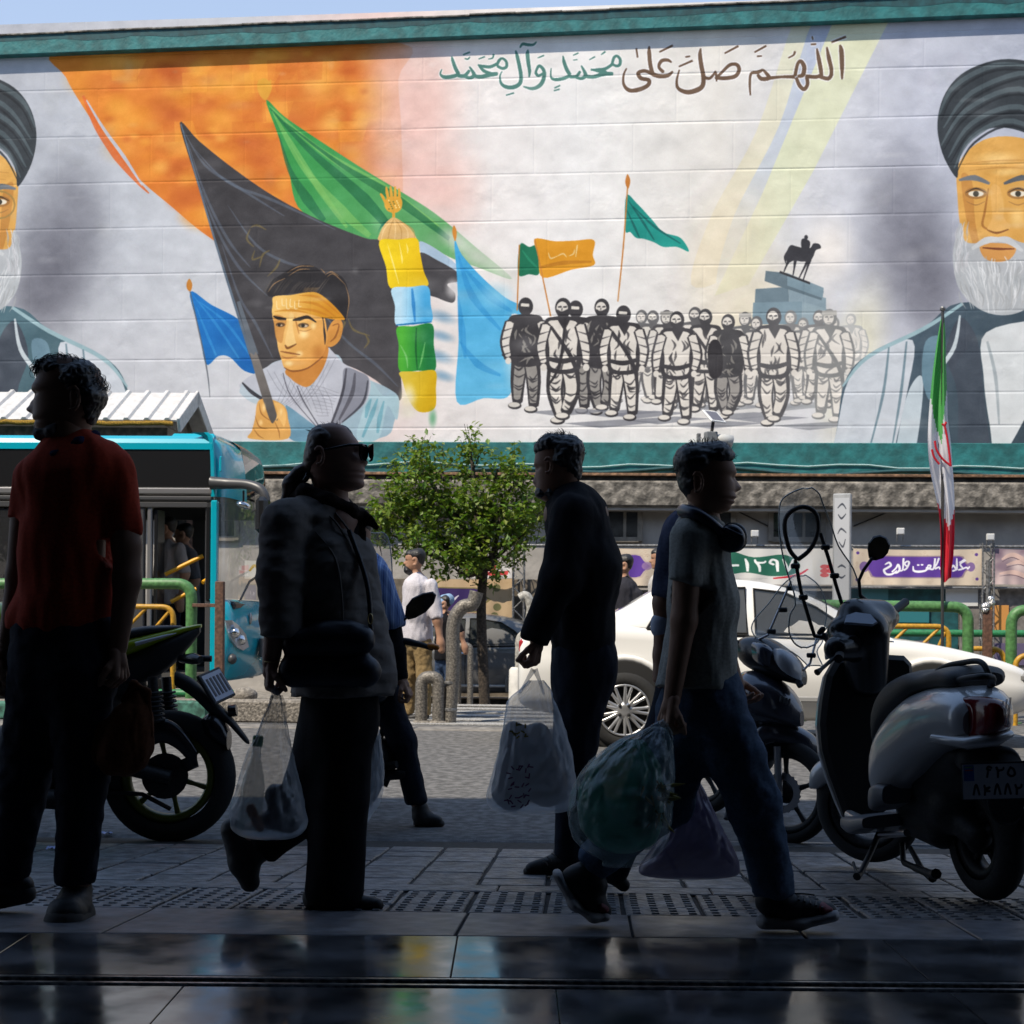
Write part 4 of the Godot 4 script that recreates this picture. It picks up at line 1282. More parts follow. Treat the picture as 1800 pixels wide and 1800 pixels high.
func banded_pole(k: Canvas) -> void:
	k.at(640, 300, 3.914)
	k.shape([180, 330, 120, 370, 84, 460, 110, 400], C(8, 90, 70), 0.8)
	var gold := C(216, 158, 54)
	k.shape([150, 200, 170, 180, 240, 180, 262, 210, 256, 260, 230, 285, 214, 292, 212, 320, 194, 320, 192, 292, 160, 276, 140, 240], gold)
	for e in [[112, 158, 128, 180, 152, 230, 18], [152, 112, 158, 150, 168, 200, 20], [182, 106, 186, 150, 192, 200, 20], [212, 108, 214, 150, 214, 200, 20], [240, 122, 242, 160, 242, 210, 19]]: k.brush([e[0], e[1], 10, e[2], e[3], e[6], e[4], e[5], e[6]], gold)
	for i in 14: k.oval(170 + (i * 37) % 80, 205 + (i * 23) % 60, 5, 5, C(90, 110, 50) if i % 2 else C(246, 226, 150))
	k.shape([104, 482, 108, 430, 140, 370, 180, 330, 210, 322, 260, 350, 320, 400, 362, 466, 360, 476, 240, 474], C(218, 176, 112))
	for i in 6: k.brush([206, 326, 1, 140 + i * 38, 400, 8, 118 + i * 46, 474, 5], C(186, 138, 76) if i % 2 else C(240, 206, 150), 0.7)
	k.blend([104, 486, 240, 474, 362, 468, 384, 560, 410, 690, 440, 790, 310, 800, 180, 806, 150, 660], C(240, 208, 24), C(222, 180, 4), 140, 600, 420, 640)
	for e in [[160, 500, 200, 640, 240, 780], [240, 490, 260, 600, 262, 640], [290, 500, 300, 540, 298, 570]]: k.brush([e[0], e[1], 2, e[2], e[3], 12, e[4], e[5], 4], C(250, 232, 140), 0.8)
	k.blend([190, 812, 320, 800, 440, 798, 458, 920, 466, 1036, 340, 1050, 220, 1062, 212, 930], C(186, 220, 238), C(70, 164, 216), 250, 900, 420, 900)
	k.brush([330, 810, 12, 340, 920, 26, 350, 1040, 10], C(30, 120, 190), 0.8)
	k.brush([220, 1062, 8, 340, 1052, 14, 466, 1040, 8], C(20, 110, 170))
	k.blend([226, 1080, 340, 1070, 468, 1056, 480, 1200, 490, 1370, 370, 1376, 244, 1376, 238, 1200], C(72, 168, 48), C(18, 116, 58), 260, 1200, 440, 1200)
	k.brush([360, 1080, 8, 356, 1220, 14, 366, 1370, 6], C(10, 86, 40), 0.8)
	for e in [[250, 1200, 290, 1280, 300, 1360], [420, 1180, 400, 1280, 380, 1360]]: k.brush([e[0], e[1], 4, e[2], e[3], 14, e[4], e[5], 4], C(130, 196, 120), 0.7)
	k.blend([246, 1386, 370, 1382, 490, 1378, 494, 1500, 492, 1620, 440, 1660, 360, 1650, 300, 1560, 262, 1440], C(214, 186, 60), C(206, 166, 10), 280, 1450, 460, 1500)
	k.soft(300, 1560, 80, 130, C(232, 222, 190), 0.9)
	k.soft(470, 1700, 40, 90, C(70, 150, 100), 0.7)
	k.soft(300, 1660, 90, 70, C(216, 210, 196), 0.9)
	k.at()
func inscription(k: Canvas) -> void:
	k.at(760, 50, 5.294)
	write(k, [[180, 262, 4, 190, 300, 22, 215, 370, 28, 245, 425, 26], [245, 430, 26, 180, 448, 30, 110, 452, 26, 75, 425, 10, 88, 380, 4], [240, 440, 26, 300, 440, 28, 345, 390, 20], [345, 355, 6, 388, 430, 30, 350, 460, 26, 300, 445, 20],
		[385, 440, 24, 450, 450, 30, 540, 430, 34, 602, 422, 30], [425, 340, 6, 470, 352, 22, 540, 356, 24, 600, 330, 20], [425, 335, 6, 480, 395, 24, 560, 425, 24], [600, 345, 18, 620, 300, 22, 650, 278, 14, 688, 310, 18, 688, 358, 22, 650, 372, 20, 605, 350, 18],
		[775, 205, 6, 790, 260, 26, 810, 350, 28, 825, 440, 28, 815, 510, 30, 760, 545, 32, 690, 545, 28, 640, 510, 18, 630, 440, 8, 650, 400, 4], [890, 200, 6, 885, 240, 30, 895, 330, 28, 905, 400, 22, 900, 455, 6],
		[815, 180, 6, 840, 145, 20, 890, 152, 22, 940, 150, 16, 970, 122, 4], [960, 410, 14, 985, 355, 20, 1010, 355, 20, 1040, 400, 26, 1035, 470, 30, 1000, 530, 32, 930, 560, 24, 845, 540, 4], [960, 410, 18, 985, 440, 20, 1030, 420, 16],
		[1215, 255, 4, 1225, 310, 24, 1250, 380, 28, 1280, 430, 26], [1280, 440, 24, 1220, 465, 26, 1150, 475, 26, 1105, 455, 12, 1105, 370, 4], [1280, 450, 22, 1340, 445, 22, 1375, 400, 18], [1385, 345, 6, 1425, 430, 30, 1390, 465, 24, 1335, 455, 16],
		[1425, 445, 24, 1500, 450, 28, 1590, 425, 34, 1680, 422, 26], [1475, 385, 8, 1530, 385, 22, 1610, 375, 24, 1680, 330, 20], [1475, 380, 8, 1560, 400, 24, 1620, 412, 26], [1670, 340, 18, 1690, 272, 20, 1720, 257, 16, 1748, 290, 20, 1743, 338, 22, 1710, 348, 18, 1672, 330, 14],
		[285, 245, 8, 350, 220, 10], [300, 280, 6, 330, 285, 8, 350, 265, 6], [430, 285, 6, 490, 262, 9], [520, 285, 5, 560, 275, 8, 570, 240, 12], [980, 275, 6, 1040, 250, 9], [1310, 250, 6, 1360, 228, 8], [1310, 295, 5, 1350, 290, 6],
		[1460, 292, 5, 1515, 262, 8], [1570, 245, 5, 1610, 215, 12], [685, 622, 6, 760, 600, 10], [1135, 555, 8, 1190, 530, 9], [1130, 580, 7, 1185, 565, 9]], C(78, 124, 116), C(240, 238, 238), 26)
	k.at(1080, 50, 4.286)
	write(k, [[262, 135, 4, 262, 180, 24, 270, 270, 24, 290, 350, 24], [430, 255, 6, 400, 238, 18, 355, 245, 22, 335, 290, 16, 370, 330, 20], [290, 345, 26, 340, 360, 26, 400, 355, 24, 440, 325, 10],
		[290, 345, 20, 230, 320, 20, 180, 335, 22, 200, 375, 24, 260, 390, 22, 250, 430, 24, 180, 462, 28, 110, 465, 24, 70, 420, 14, 70, 350, 10, 92, 300, 5], [165, 150, 8, 175, 220, 8], [338, 178, 8, 440, 128, 12],
		[650, 150, 4, 645, 200, 24, 655, 280, 26, 670, 360, 26, 665, 430, 28, 620, 465, 32, 545, 480, 28, 480, 450, 18, 470, 390, 12, 490, 310, 5], [670, 365, 18, 720, 375, 16, 765, 320, 10], [765, 330, 12, 770, 400, 5],
		[760, 370, 20, 830, 375, 24, 910, 360, 24, 940, 310, 22, 920, 272, 20, 870, 275, 20, 820, 320, 16, 770, 370, 14], [485, 288, 8, 590, 242, 12], [535, 215, 7, 570, 210, 7], [830, 188, 8, 935, 132, 12],
		[1025, 505, 6, 1020, 420, 12, 1030, 340, 14, 1080, 330, 22, 1120, 310, 12], [1120, 310, 10, 1165, 370, 26, 1110, 380, 24, 1080, 350, 16], [1160, 375, 22, 1260, 365, 14, 1360, 365, 22],
		[1360, 360, 20, 1380, 270, 18, 1405, 247, 20, 1430, 290, 26, 1420, 350, 26, 1385, 360, 16], [1370, 370, 18, 1395, 430, 22, 1430, 458, 22, 1455, 420, 20, 1450, 370, 20], [1440, 360, 22, 1520, 365, 22, 1560, 350, 20],
		[1525, 150, 6, 1540, 230, 24, 1555, 310, 24, 1560, 360, 20], [1540, 360, 20, 1610, 378, 24, 1640, 340, 18], [1600, 140, 6, 1615, 220, 24, 1635, 310, 22, 1630, 365, 18], [1700, 125, 6, 1710, 170, 28, 1715, 280, 26, 1715, 385, 6],
		[1055, 180, 8, 1145, 130, 11], [1075, 210, 7, 1110, 208, 7], [1310, 222, 6, 1350, 200, 8, 1360, 175, 12], [1490, 60, 6, 1495, 85, 6], [1480, 120, 8, 1520, 118, 8], [1635, 105, 9, 1745, 62, 12]], C(104, 82, 66), C(238, 236, 238), 22)
	k.at()
# the plaster's relief: courses of blocks below, trowel marks, patches
func mural_relief() -> Image:
	var im := Image.create_empty(2048, 760, false, Image.FORMAT_L8)
	var n := FastNoiseLite.new()
	n.seed = 9
	n.frequency = 0.02
	n.fractal_octaves = 5
	var m := FastNoiseLite.new()
	m.seed = 4
	m.frequency = 0.004
	m.fractal_octaves = 3
	var rows := [62, 120, 204, 286, 366, 448, 530, 600, 668, 724]
	for y in 760:
		var g := 0.0
		var row := 0
		for r in rows.size():
			var d := absf(y - rows[r] - m.get_noise_1d(r * 70.0) * 3.0)
			if d < 2.5: g = maxf(g, 1.0 - d / 2.5)
			if y > rows[r]: row = r + 1
		for x in 2048:
			var v := 0.55 + n.get_noise_2d(x, y) * 0.12 * (0.45 + maxf(0.0, m.get_noise_2d(x * 2.0, y * 2.0)) * 3.2)
			v -= g * (0.20 + 0.2 * m.get_noise_2d(x, row * 99.0))
			var jx := absf(fposmod(x + row * 73.0, 170.0) - 85.0)
			if jx < 1.6: v -= 0.07
			im.set_pixel(x, y, Color(v, v, v))
	im.bump_map_to_normal_map(2.6)
	return im
const BYAW := -0.098
var wallf: Transform3D
func wall_building() -> void:
	wallf = Transform3D(Basis(Vector3.UP, BYAW), Vector3(0, 0, -26))
	var w := thing("painted_building", "long building with a painted wall under a teal eave", "building")
	w.transform = wallf
	var pm := pic("mural_paint", paint_mural(wallf), 0.75, {"spec": 0.35})
	pm.normal_enabled = true
	pm.normal_texture = ImageTexture.create_from_image(mural_relief())
	pm.normal_scale = 1.0
	mat("plaster", 0.56, 0.56, 0.58, 0.85, {"vary": 0.88, "tri": 0.3})
	mat("teal", 0.02, 0.185, 0.19, 0.6, {"vary": 0.72, "freq": 0.015, "tri": 0.35, "bump": 0.8})
	mat("teal_dark", 0.008, 0.085, 0.10, 0.65, {"vary": 0.7, "tri": 0.5})
	mat("concrete", 0.34, 0.31, 0.27, 0.9, {"vary": 0.4, "freq": 0.02, "tri": 0.4, "bump": 2.5, "bfreq": 0.06})
	mat("grey_wall", 0.40, 0.375, 0.345, 0.85, {"vary": 0.86, "freq": 0.01, "tri": 0.3, "bump": 0.6})
	mat("rust", 0.36, 0.20, 0.11, 0.8, {"vary": 0.5, "tri": 0.8})
	mat("window_frame", 0.26, 0.23, 0.19, 0.5, {"vary": 0.8})
	mat("window_glass", 0.035, 0.036, 0.036, 0.08, {"vary": 0.6, "tri": 0.4})
	var st := S()
	box(st, Vector3(0, 7.2, -0.6), Vector3(60, 8.0, 1.0))
	obj("wall", st, M.plaster, w)
	st = S()
	st.set_smooth_group(-1)
	for t in [[0, 0], [1, 0], [1, 1], [0, 0], [1, 1], [0, 1]]:
		st.set_uv(Vector2(t[0], t[1]))
		st.add_vertex(Vector3(-10.24 + t[0] * 20.48, 11.5 - t[1] * 7.6, 0.0))
	st.generate_normals()
	st.generate_tangents()
	put("mural", st.commit(), pm, w)
	st = S()
	box(st, Vector3(0, 7.7, -0.052), Vector3(20.47, 7.59, 0.1))
	obj("mural_backing", st, M.plaster, w)
	var tilt := Transform3D(Basis(Vector3.BACK, 0.0105), Vector3(0, 11.0, 0.0))
	var prot := 0.16
	st = S()
	box(st, Vector3(0, 0.16, prot / 2 - 0.3), Vector3(60, 0.34, prot + 0.6), 0.012, tilt)
	var eave := obj("eave", st, M.teal, w)
	var edge := PackedVector2Array()
	var hi := PackedVector2Array()
	var n := FastNoiseLite.new()
	n.frequency = 0.55
	for i in 161:
		var x := -16.0 + i * 0.2
		edge.append(Vector2(x, 0.205 + n.get_noise_1d(x) * 0.075 + n.get_noise_1d(x * 6) * 0.02))
		hi.append(Vector2(x, 0.328))
	hi.reverse()
	edge.append_array(hi)
	st = S()
	slab(st, edge, prot - 0.02, prot + 0.003, tilt)
	obj("tar_streak", st, M.teal_dark, eave)
	st = S()
	for i in 42:
		box(st, Vector3(-16.4 + i * 0.8, 0.345 + rng.randf_range(-0.006, 0.012), prot / 2 - 0.3), Vector3(0.8, 0.03, prot + 0.66), 0.006, tilt)
	obj("coping", st, M.concrete, eave)
	var t2 := Transform3D(Basis(Vector3.BACK, -0.006), Vector3(0, 3.72, 0))
	st = S()
	box(st, Vector3(0, 0.02, 0.0), Vector3(60, 0.54, 0.12), 0.01, t2)
	var band := obj("teal_band", st, M.teal, w)
	var cab := []
	for i in 60: cab.append(t2 * Vector3(-15 + i * 0.5, -0.10 + 0.03 * sin(i * 1.7) + 0.02 * sin(i * 0.53), 0.085))
	st = S()
	tube(st, cab, 0.012, 5)
	obj("cable", st, mat("pale_cable", 0.35, 0.5, 0.5, 0.5), band)
	cab = []
	for i in 60: cab.append(t2 * Vector3(-15 + i * 0.5, -0.195 + 0.05 * sin(i * 0.9) + 0.03 * sin(i * 0.37 + 1.0), 0.085))
	st = S()
	tube(st, cab, 0.03, 5)
	obj("cable", st, M.teal_dark, band)
	st = S()
	box(st, Vector3(0, -0.275, 0.08), Vector3(60, 0.045, 0.34), 0.006, t2)
	obj("ledge", st, M.rust, band)
	st = S()
	box(st, Vector3(0, -0.345, 0.0), Vector3(60, 0.08, 0.3), 0.004, t2)
	obj("soffit", st, mat("grime", 0.10, 0.095, 0.09, 0.9, {"vary": 0.5}), band)
	st = S()
	box(st, Vector3(0, -0.60, 0.05), Vector3(60, 0.44, 0.4), 0.03, t2)
	obj("beam", st, M.concrete, w)
	st = S()
	box(st, Vector3(0, -0.85, 0.0), Vector3(60, 0.06, 0.36), 0.005, t2)
	obj("beam_lip", st, M.grey_wall, w)
	st = S()
	box(st, Vector3(0, 1.0, -0.4), Vector3(60, 4.0, 0.5))
	obj("lower_wall", st, M.grey_wall, w)
	for q in [[1050, 1128, 876, 952], [1190, 1292, 872, 956], [1352, 1450, 878, 952], [770, 892, 868, 918], [500, 640, 872, 950], [300, 420, 872, 950]]:
		var a := on(wallf, q[0], q[2], -0.14)
		var b := on(wallf, q[1], q[3], -0.14)
		var c := (a + b) / 2
		var sx := absf(b.x - a.x)
		var sy := absf(b.y - a.y)
		st = S()
		for s in [-1, 1]:
			box(st, Vector3(c.x + s * (sx / 2 - 0.03), c.y, -0.13), Vector3(0.09, sy, 0.1), 0.006)
			box(st, Vector3(c.x, c.y + s * (sy / 2 - 0.03), -0.132), Vector3(sx - 0.09, 0.09, 0.1), 0.006)
		box(st, Vector3(c.x + sx * 0.12, c.y, -0.134), Vector3(0.05, sy - 0.1, 0.09), 0.004)
		var f := obj("window", st, M.window_frame, w)
		for s in [[-0.5, 0.12], [0.12, 0.5]]:
			st = S()
			box(st, Vector3(c.x + sx * (s[0] + s[1]) / 2, c.y, -0.15), Vector3(sx * (s[1] - s[0]), sy - 0.04, 0.012))
			obj("pane", st, M.window_glass, f)
	for q in [[[1160, 868], [1250, 880], [1330, 915], [1380, 940]], [[1500, 925], [1560, 900], [1600, 880], [1640, 872]], [[1060, 873], [1200, 876], [1400, 878], [1800, 884]]]:
		cab = []
		for e in q: cab.append(on(wallf, e[0], e[1], -0.11))
		st = S()
		tube(st, spline(cab), 0.012, 5)
		obj("cable", st, M.groove, w)
# beyond the road: banners, lamps, kiosk, shelter, rails, posts, flag
func cloth_sheet(parent: Node, called: String, xf: Transform3D, px: Array, z: float, m: Material, wave := 0.03, label := "", cat := "banner") -> void:
	var a := on(xf, px[0], px[1], z)
	var b := on(xf, px[2], px[3], z)
	var w := absf(b.x - a.x)
	var h := absf(a.y - b.y)
	var g := []
	var ph := rng.randf() * 6.0
	for i in 9:
		var row := []
		for j in 41:
			var u := j / 40.0
			var v := i / 8.0
			row.append(Vector3(u * w - w / 2, h / 2 - v * h - 0.02 * sin(u * PI) * (1 - v), wave * (sin(u * 17 + ph) * 0.5 + sin(u * 7.3 + ph + v) * 0.7 + 0.4 * sin(u * 33 + v * 3)) * (0.35 + 0.65 * v)))
		g.append(row)
	var st := S()
	sheet(st, g, Vector3.BACK, true)
	var o := thing(called, label, cat)
	o.transform = xf * Transform3D(Basis.IDENTITY, (a + b) / 2)
	obj("cloth", st, m, o)
	st = S()
	var back := []
	for r in g: back.append(r.map(func(v): return v + Vector3(0, 0, -0.004)))
	sheet(st, back, Vector3.FORWARD)
	obj("back", st, mat("banner_back", 0.5, 0.48, 0.44, 0.8), o)
	for s in [-1, 1]:
		st = S()
		tube(st, [Vector3(s * w / 2, h / 2, 0), Vector3(s * (w / 2 + 0.08), h / 2 + 0.06, -0.05)], 0.006, 5)
		obj("rope", st, mat("rope", 0.4, 0.38, 0.33, 0.9), o)
func print_sheet(w: int, h: int, base: Color, draw: Callable, called: String, rough := 0.7) -> StandardMaterial3D:
	var k := Canvas.new(w, h, base)
	k.rg.seed = 8
	draw.call(k)
	return pic(called, k.image(), rough, {"spec": 0.4})
func medallion(k: Canvas, x0: float, y0: float, x1: float, y1: float, fillc: Color, line: Color) -> void:
	var cy := (y0 + y1) / 2
	var r := (y1 - y0) / 2
	k.poly([x0 - r * 1.3, cy, x0 - r * 0.7, y0 + r * 0.45, x0 - r * 0.45, y0 - r * 0.12, x0, y0 - r * 0.22, x1, y0 - r * 0.22, x1 + r * 0.45, y0 - r * 0.12, x1 + r * 0.7, y0 + r * 0.45, x1 + r * 1.3, cy,
		x1 + r * 0.7, y1 - r * 0.45, x1 + r * 0.45, y1 + r * 0.12, x1, y1 + r * 0.22, x0, y1 + r * 0.22, x0 - r * 0.45, y1 + r * 0.12, x0 - r * 0.7, y1 - r * 0.45], line)
	k.poly([x0 - r, cy, x0 - r * 0.55, y0 + r * 0.5, x0 - r * 0.3, y0, x0, y0 - r * 0.1, x1, y0 - r * 0.1, x1 + r * 0.3, y0, x1 + r * 0.55, y0 + r * 0.5, x1 + r, cy,
		x1 + r * 0.55, y1 - r * 0.5, x1 + r * 0.3, y1, x1, y1 + r * 0.1, x0, y1 + r * 0.1, x0 - r * 0.3, y1, x0 - r * 0.55, y1 - r * 0.5], fillc)
func ornaments(k: Canvas, c: Color) -> void:
	for i in 60:
		var x := k.rg.randf_range(0, k.w)
		var y := k.rg.randf_range(0, k.h)
		k.brush([x, y, 1, x + 8, y - 9, 3, x + 18, y, 1], c, 0.5)
		k.oval(x + 9, y + 3, 3, 3, c, 0.5)
func far_pavement() -> void:
	var f := frame(25.2)
	mat("paving_far", 0.27, 0.25, 0.225, 0.85, {"vary": 0.7, "tri": 0.6})
	var st := S()
	box(st, Vector3(0, -0.42, -0.4), Vector3(60, 0.16, 2.4), 0.02, f)
	obj("far_pavement", st, M.paving_far, self, "structure")
	var cream := C(206, 190, 170)
	var purple := C(92, 58, 150)
	var m := print_sheet(680, 200, cream, func(k: Canvas):
		ornaments(k, C(176, 150, 128))
		medallion(k, 120, 45, 560, 150, purple, C(150, 128, 140))
		k.oval(60, 100, 26, 30, C(120, 92, 150), 0.9)
		k.oval(622, 98, 22, 26, C(120, 92, 150), 0.9)
		for e in [[650, 30], [655, 165], [24, 24], [22, 172]]: k.oval(e[0], e[1], 9, 9, C(96, 64, 140))
		k.at(0, 0, 1.0)
		var ink := C(238, 236, 244)
		for s in [[168, 86, 5, 190, 74, 12, 200, 90, 12, 182, 104, 12, 164, 118, 12, 178, 140, 12, 208, 138, 11, 232, 118, 6], [205, 128, 9, 226, 106, 9, 238, 86, 13, 246, 108, 12, 238, 126, 11, 222, 134, 8], [246, 120, 9, 262, 112, 9, 266, 56, 11, 268, 52, 5], [268, 116, 10, 284, 104, 10, 296, 74, 12, 286, 66, 9, 272, 80, 10, 286, 96, 9],
			[318, 92, 6, 322, 118, 12, 350, 124, 13, 384, 116, 10, 386, 98, 5], [340, 86, 8, 348, 86, 8], [360, 85, 8, 368, 85, 8], [384, 112, 11, 402, 104, 12, 408, 90, 10, 396, 88, 8, 392, 104, 9], [402, 108, 10, 424, 106, 10, 432, 48, 11], [424, 104, 11, 440, 82, 9, 452, 46, 10], [432, 108, 11, 452, 98, 8, 458, 108, 9, 470, 96, 8, 476, 106, 9, 490, 90, 8],
			[512, 112, 9, 528, 90, 11, 542, 112, 10, 524, 120, 9], [546, 48, 6, 548, 84, 12, 548, 116, 9], [556, 114, 10, 580, 106, 10, 566, 82, 9, 596, 60, 9], [560, 74, 7, 590, 54, 7], [580, 108, 10, 600, 100, 8, 606, 108, 8, 616, 96, 8]]: k.brush(s, ink), "name_banner")
	cloth_sheet(self, "banner", f, [1500, 964, 1726, 1029], 0.2, m, 0.03, "cream banner with white Persian lettering on a purple panel, right of the scooter mirror")
	m = print_sheet(512, 190, C(214, 212, 208), func(k: Canvas):
		k.shape([0, 40, 90, 14, 180, 46, 280, 30, 330, 60, 345, 96, 320, 136, 240, 146, 150, 128, 60, 150, 0, 130], C(38, 104, 84))
		k.brush([250, 158, 8, 330, 142, 12, 372, 108, 6], C(196, 40, 56))
		k.brush([20, 20, 4, 60, 6, 8, 110, 8, 3], C(210, 90, 80), 0.6)
		for i in 5: k.brush([20, 160 + i * 6, 2, 230 - i * 20, 158 + i * 6, 2], C(150, 150, 150), 0.6)
		for i in 7: k.oval(430 + (i % 3) * 22, 96 + (i / 3) * 22, 16, 12, C(206, 62, 66), 0.75)
		var ink := C(244, 246, 244)
		for s in [[66, 56, 6, 74, 82, 13, 76, 124, 8], [96, 92, 11, 128, 90, 11], [150, 54, 6, 157, 82, 13, 159, 122, 8], [184, 58, 6, 190, 74, 11, 216, 74, 9, 222, 66, 7], [190, 74, 11, 200, 96, 11, 202, 124, 7], [252, 84, 10, 238, 74, 10, 246, 58, 10, 262, 66, 11, 264, 92, 12, 266, 122, 8],
			[284, 54, 6, 294, 86, 12, 302, 118, 9, 312, 86, 11, 320, 54, 6]]: k.brush(s, ink), "number_banner")
	cloth_sheet(self, "banner", f, [1236, 962, 1490, 1028], 0.24, m, 0.035, "white and green banner with white Persian numerals, beside the boy with headphones")
	m = print_sheet(400, 200, cream, func(k: Canvas):
		ornaments(k, C(178, 152, 132))
		medallion(k, -60, 40, 190, 150, purple, C(190, 172, 160))
		k.brush([120, 70, 4, 126, 118, 10, 150, 120, 8, 166, 92, 3], C(226, 220, 240))
		k.brush([132, 80, 3, 144, 96, 7, 152, 84, 3], C(226, 220, 240))
		k.oval(232, 94, 20, 22, C(150, 120, 160), 0.8), "purple_banner")
	cloth_sheet(self, "banner", f, [1030, 962, 1215, 1030], 0.22, m, 0.03, "cream banner with purple medallion behind the two men beside the white car")
	m = print_sheet(300, 200, C(168, 148, 152), func(k: Canvas):
		for i in 26: k.soft(k.rg.randf_range(0, 300), k.rg.randf_range(0, 200), 60, 34, [C(206, 184, 180), C(120, 100, 116), C(226, 210, 204)][i % 3], 0.6, k.rg.randf_range(-1, 1))
		for e in [[40, 60, 90, 30, 160, 90, 200, 160], [60, 90, 120, 70, 180, 120, 230, 180], [30, 140, 90, 130, 150, 160, 190, 190]]:
			k.brush([e[0], e[1], 8, e[2], e[3], 26, e[4], e[5], 24, e[6], e[7], 8], C(214, 182, 170), 0.85)
			k.brush([e[0], e[1] + 14, 2, e[2], e[3] + 16, 5, e[4], e[5] + 14, 5, e[6], e[7] + 8, 2], C(92, 74, 84), 0.8), "hands_banner")
	cloth_sheet(self, "banner", f, [1744, 964, 1870, 1028], 0.2, m, 0.02, "mauve photo banner of clasped hands, at the right end of the row")
	m = print_sheet(512, 300, C(190, 164, 130), func(k: Canvas):
		ornaments(k, C(160, 132, 96))
		medallion(k, 40, 70, 300, 210, C(52, 34, 92), C(120, 110, 70))
		k.brush([180, 160, 4, 196, 130, 12, 214, 110, 5], C(210, 204, 216))
		k.brush([60, 150, 4, 90, 120, 12, 120, 150, 6], C(210, 204, 216))
		for e in [[420, 60], [424, 190], [410, 250]]: k.oval(e[0], e[1], 22, 26, C(90, 96, 60), 0.8), "tan_banner")
	cloth_sheet(self, "banner", f, [738, 1016, 902, 1096], 0.1, m, 0.02, "tan banner with dark purple medallion under the tree")
	m = print_sheet(300, 120, C(216, 214, 206), func(k: Canvas):
		for e in [[20, 70, 40, 30, 60, 70], [80, 72, 96, 40, 110, 72], [130, 30, 134, 70, 160, 74], [180, 72, 200, 44, 220, 72], [236, 30, 240, 72, 270, 70]]: k.brush([e[0], e[1], 8, e[2], e[3], 15, e[4], e[5], 8], C(206, 170, 30)), "yellow_letter_banner")
	cloth_sheet(self, "banner", f, [430, 985, 560, 1018], 0.1, m, 0.01, "white banner with yellow letters seen beside the bus windscreen")
	m = print_sheet(300, 90, C(216, 210, 206), func(k: Canvas):
		k.poly([0, 0, 200, 0, 190, 40, 0, 46], C(190, 44, 50))
		k.poly([60, 50, 280, 40, 270, 70, 60, 74], C(206, 70, 70)), "red_banner")
	cloth_sheet(self, "banner", f, [820, 992, 900, 1016], 0.3, m, 0.01, "small red and white banner hanging behind the tree leaves")
	mat("galvanised", 0.36, 0.36, 0.36, 0.45, {"metal": 0.6, "vary": 0.6, "tri": 2.0})
	var rail := thing("banner_rail", "long pale pipe from which the row of banners hangs", "rail")
	rail.transform = f
	for q in [[700, 1900, 958], [1030, 1900, 1031]]:
		var a := on(f, q[0], q[2], 0.16)
		var b := on(f, q[1], q[2] + 3, 0.16)
		st = S()
		tube(st, [a, b], 0.022, 8)
		obj("pipe", st, M.galvanised, rail)
	for q in [[912, 955, 1098, "lattice post holding banners under the tree's right side"], [1735, 955, 1066, "lattice post between the purple banner and the photo banner"]]:
		var o := thing("lattice_post", q[3], "post")
		o.transform = f
		var a := on(f, q[0], q[1], 0.12)
		var b := on(f, q[0], q[2], 0.12)
		b.y = minf(b.y, -0.36)
		for s in [[-0.09, 0.09], [0.09, 0.09], [-0.09, -0.09], [0.09, -0.09]]:
			st = S()
			tube(st, [Vector3(b.x + s[0], b.y, b.z + s[1]), Vector3(a.x + s[0], a.y, a.z + s[1])], 0.016, 6)
			obj("upright", st, M.galvanised, o)
		st = S()
		var y := b.y + 0.05
		var fl := 1.0
		while y < a.y - 0.2:
			for z in [-0.09, 0.09]: tube(st, [Vector3(b.x - 0.09 * fl, y, b.z + z), Vector3(b.x + 0.09 * fl, y + 0.18, b.z + z)], 0.009, 5)
			for x in [-0.09, 0.09]: tube(st, [Vector3(b.x + x, y, b.z - 0.09 * fl), Vector3(b.x + x, y + 0.18, b.z + 0.09 * fl)], 0.009, 5)
			y += 0.18
			fl = -fl
		obj("lacing", st, M.galvanised, o, "stuff")
	mat("lamp_housing", 0.5, 0.5, 0.48, 0.5)
	mat("lamp_face", 0.55, 0.56, 0.58, 0.1)
	for q in [[1327, 938, "small square floodlight on the rail beside the boy's ear cups"], [1583, 934, "small square floodlight above the scooter mirror"], [1741, 944, "small square floodlight on top of the right lattice post"]]:
		var a := on(f, q[0], q[1], 0.3)
		var o := thing("floodlight", q[2], "lamp", f * a, YAW, "floodlights on the banner rail")
		st = S()
		box(st, Vector3(0, 0, 0), Vector3(0.13, 0.11, 0.05), 0.01)
		obj("housing", st, M.lamp_housing, o)
		st = S()
		box(st, Vector3(0, 0, 0.027), Vector3(0.10, 0.08, 0.006), 0.002)
		obj("face", st, M.lamp_face, o)
		st = S()
		for s in [-1, 1]: tube(st, [Vector3(s * 0.05, -0.02, -0.02), Vector3(s * 0.05, -0.16, -0.05)], 0.01, 5)
		obj("bracket", st, M.galvanised, o)
	mat("hoarding", 0.012, 0.10, 0.11, 0.55, {"vary": 0.7})
	mat("kiosk_grey", 0.22, 0.20, 0.185, 0.8, {"vary": 0.75, "tri": 0.6})
	mat("paper", 0.62, 0.62, 0.6, 0.8)
	var kio := thing("kiosk", "teal fronted kiosk with grey side panels behind the green railing", "kiosk")
	kio.transform = f
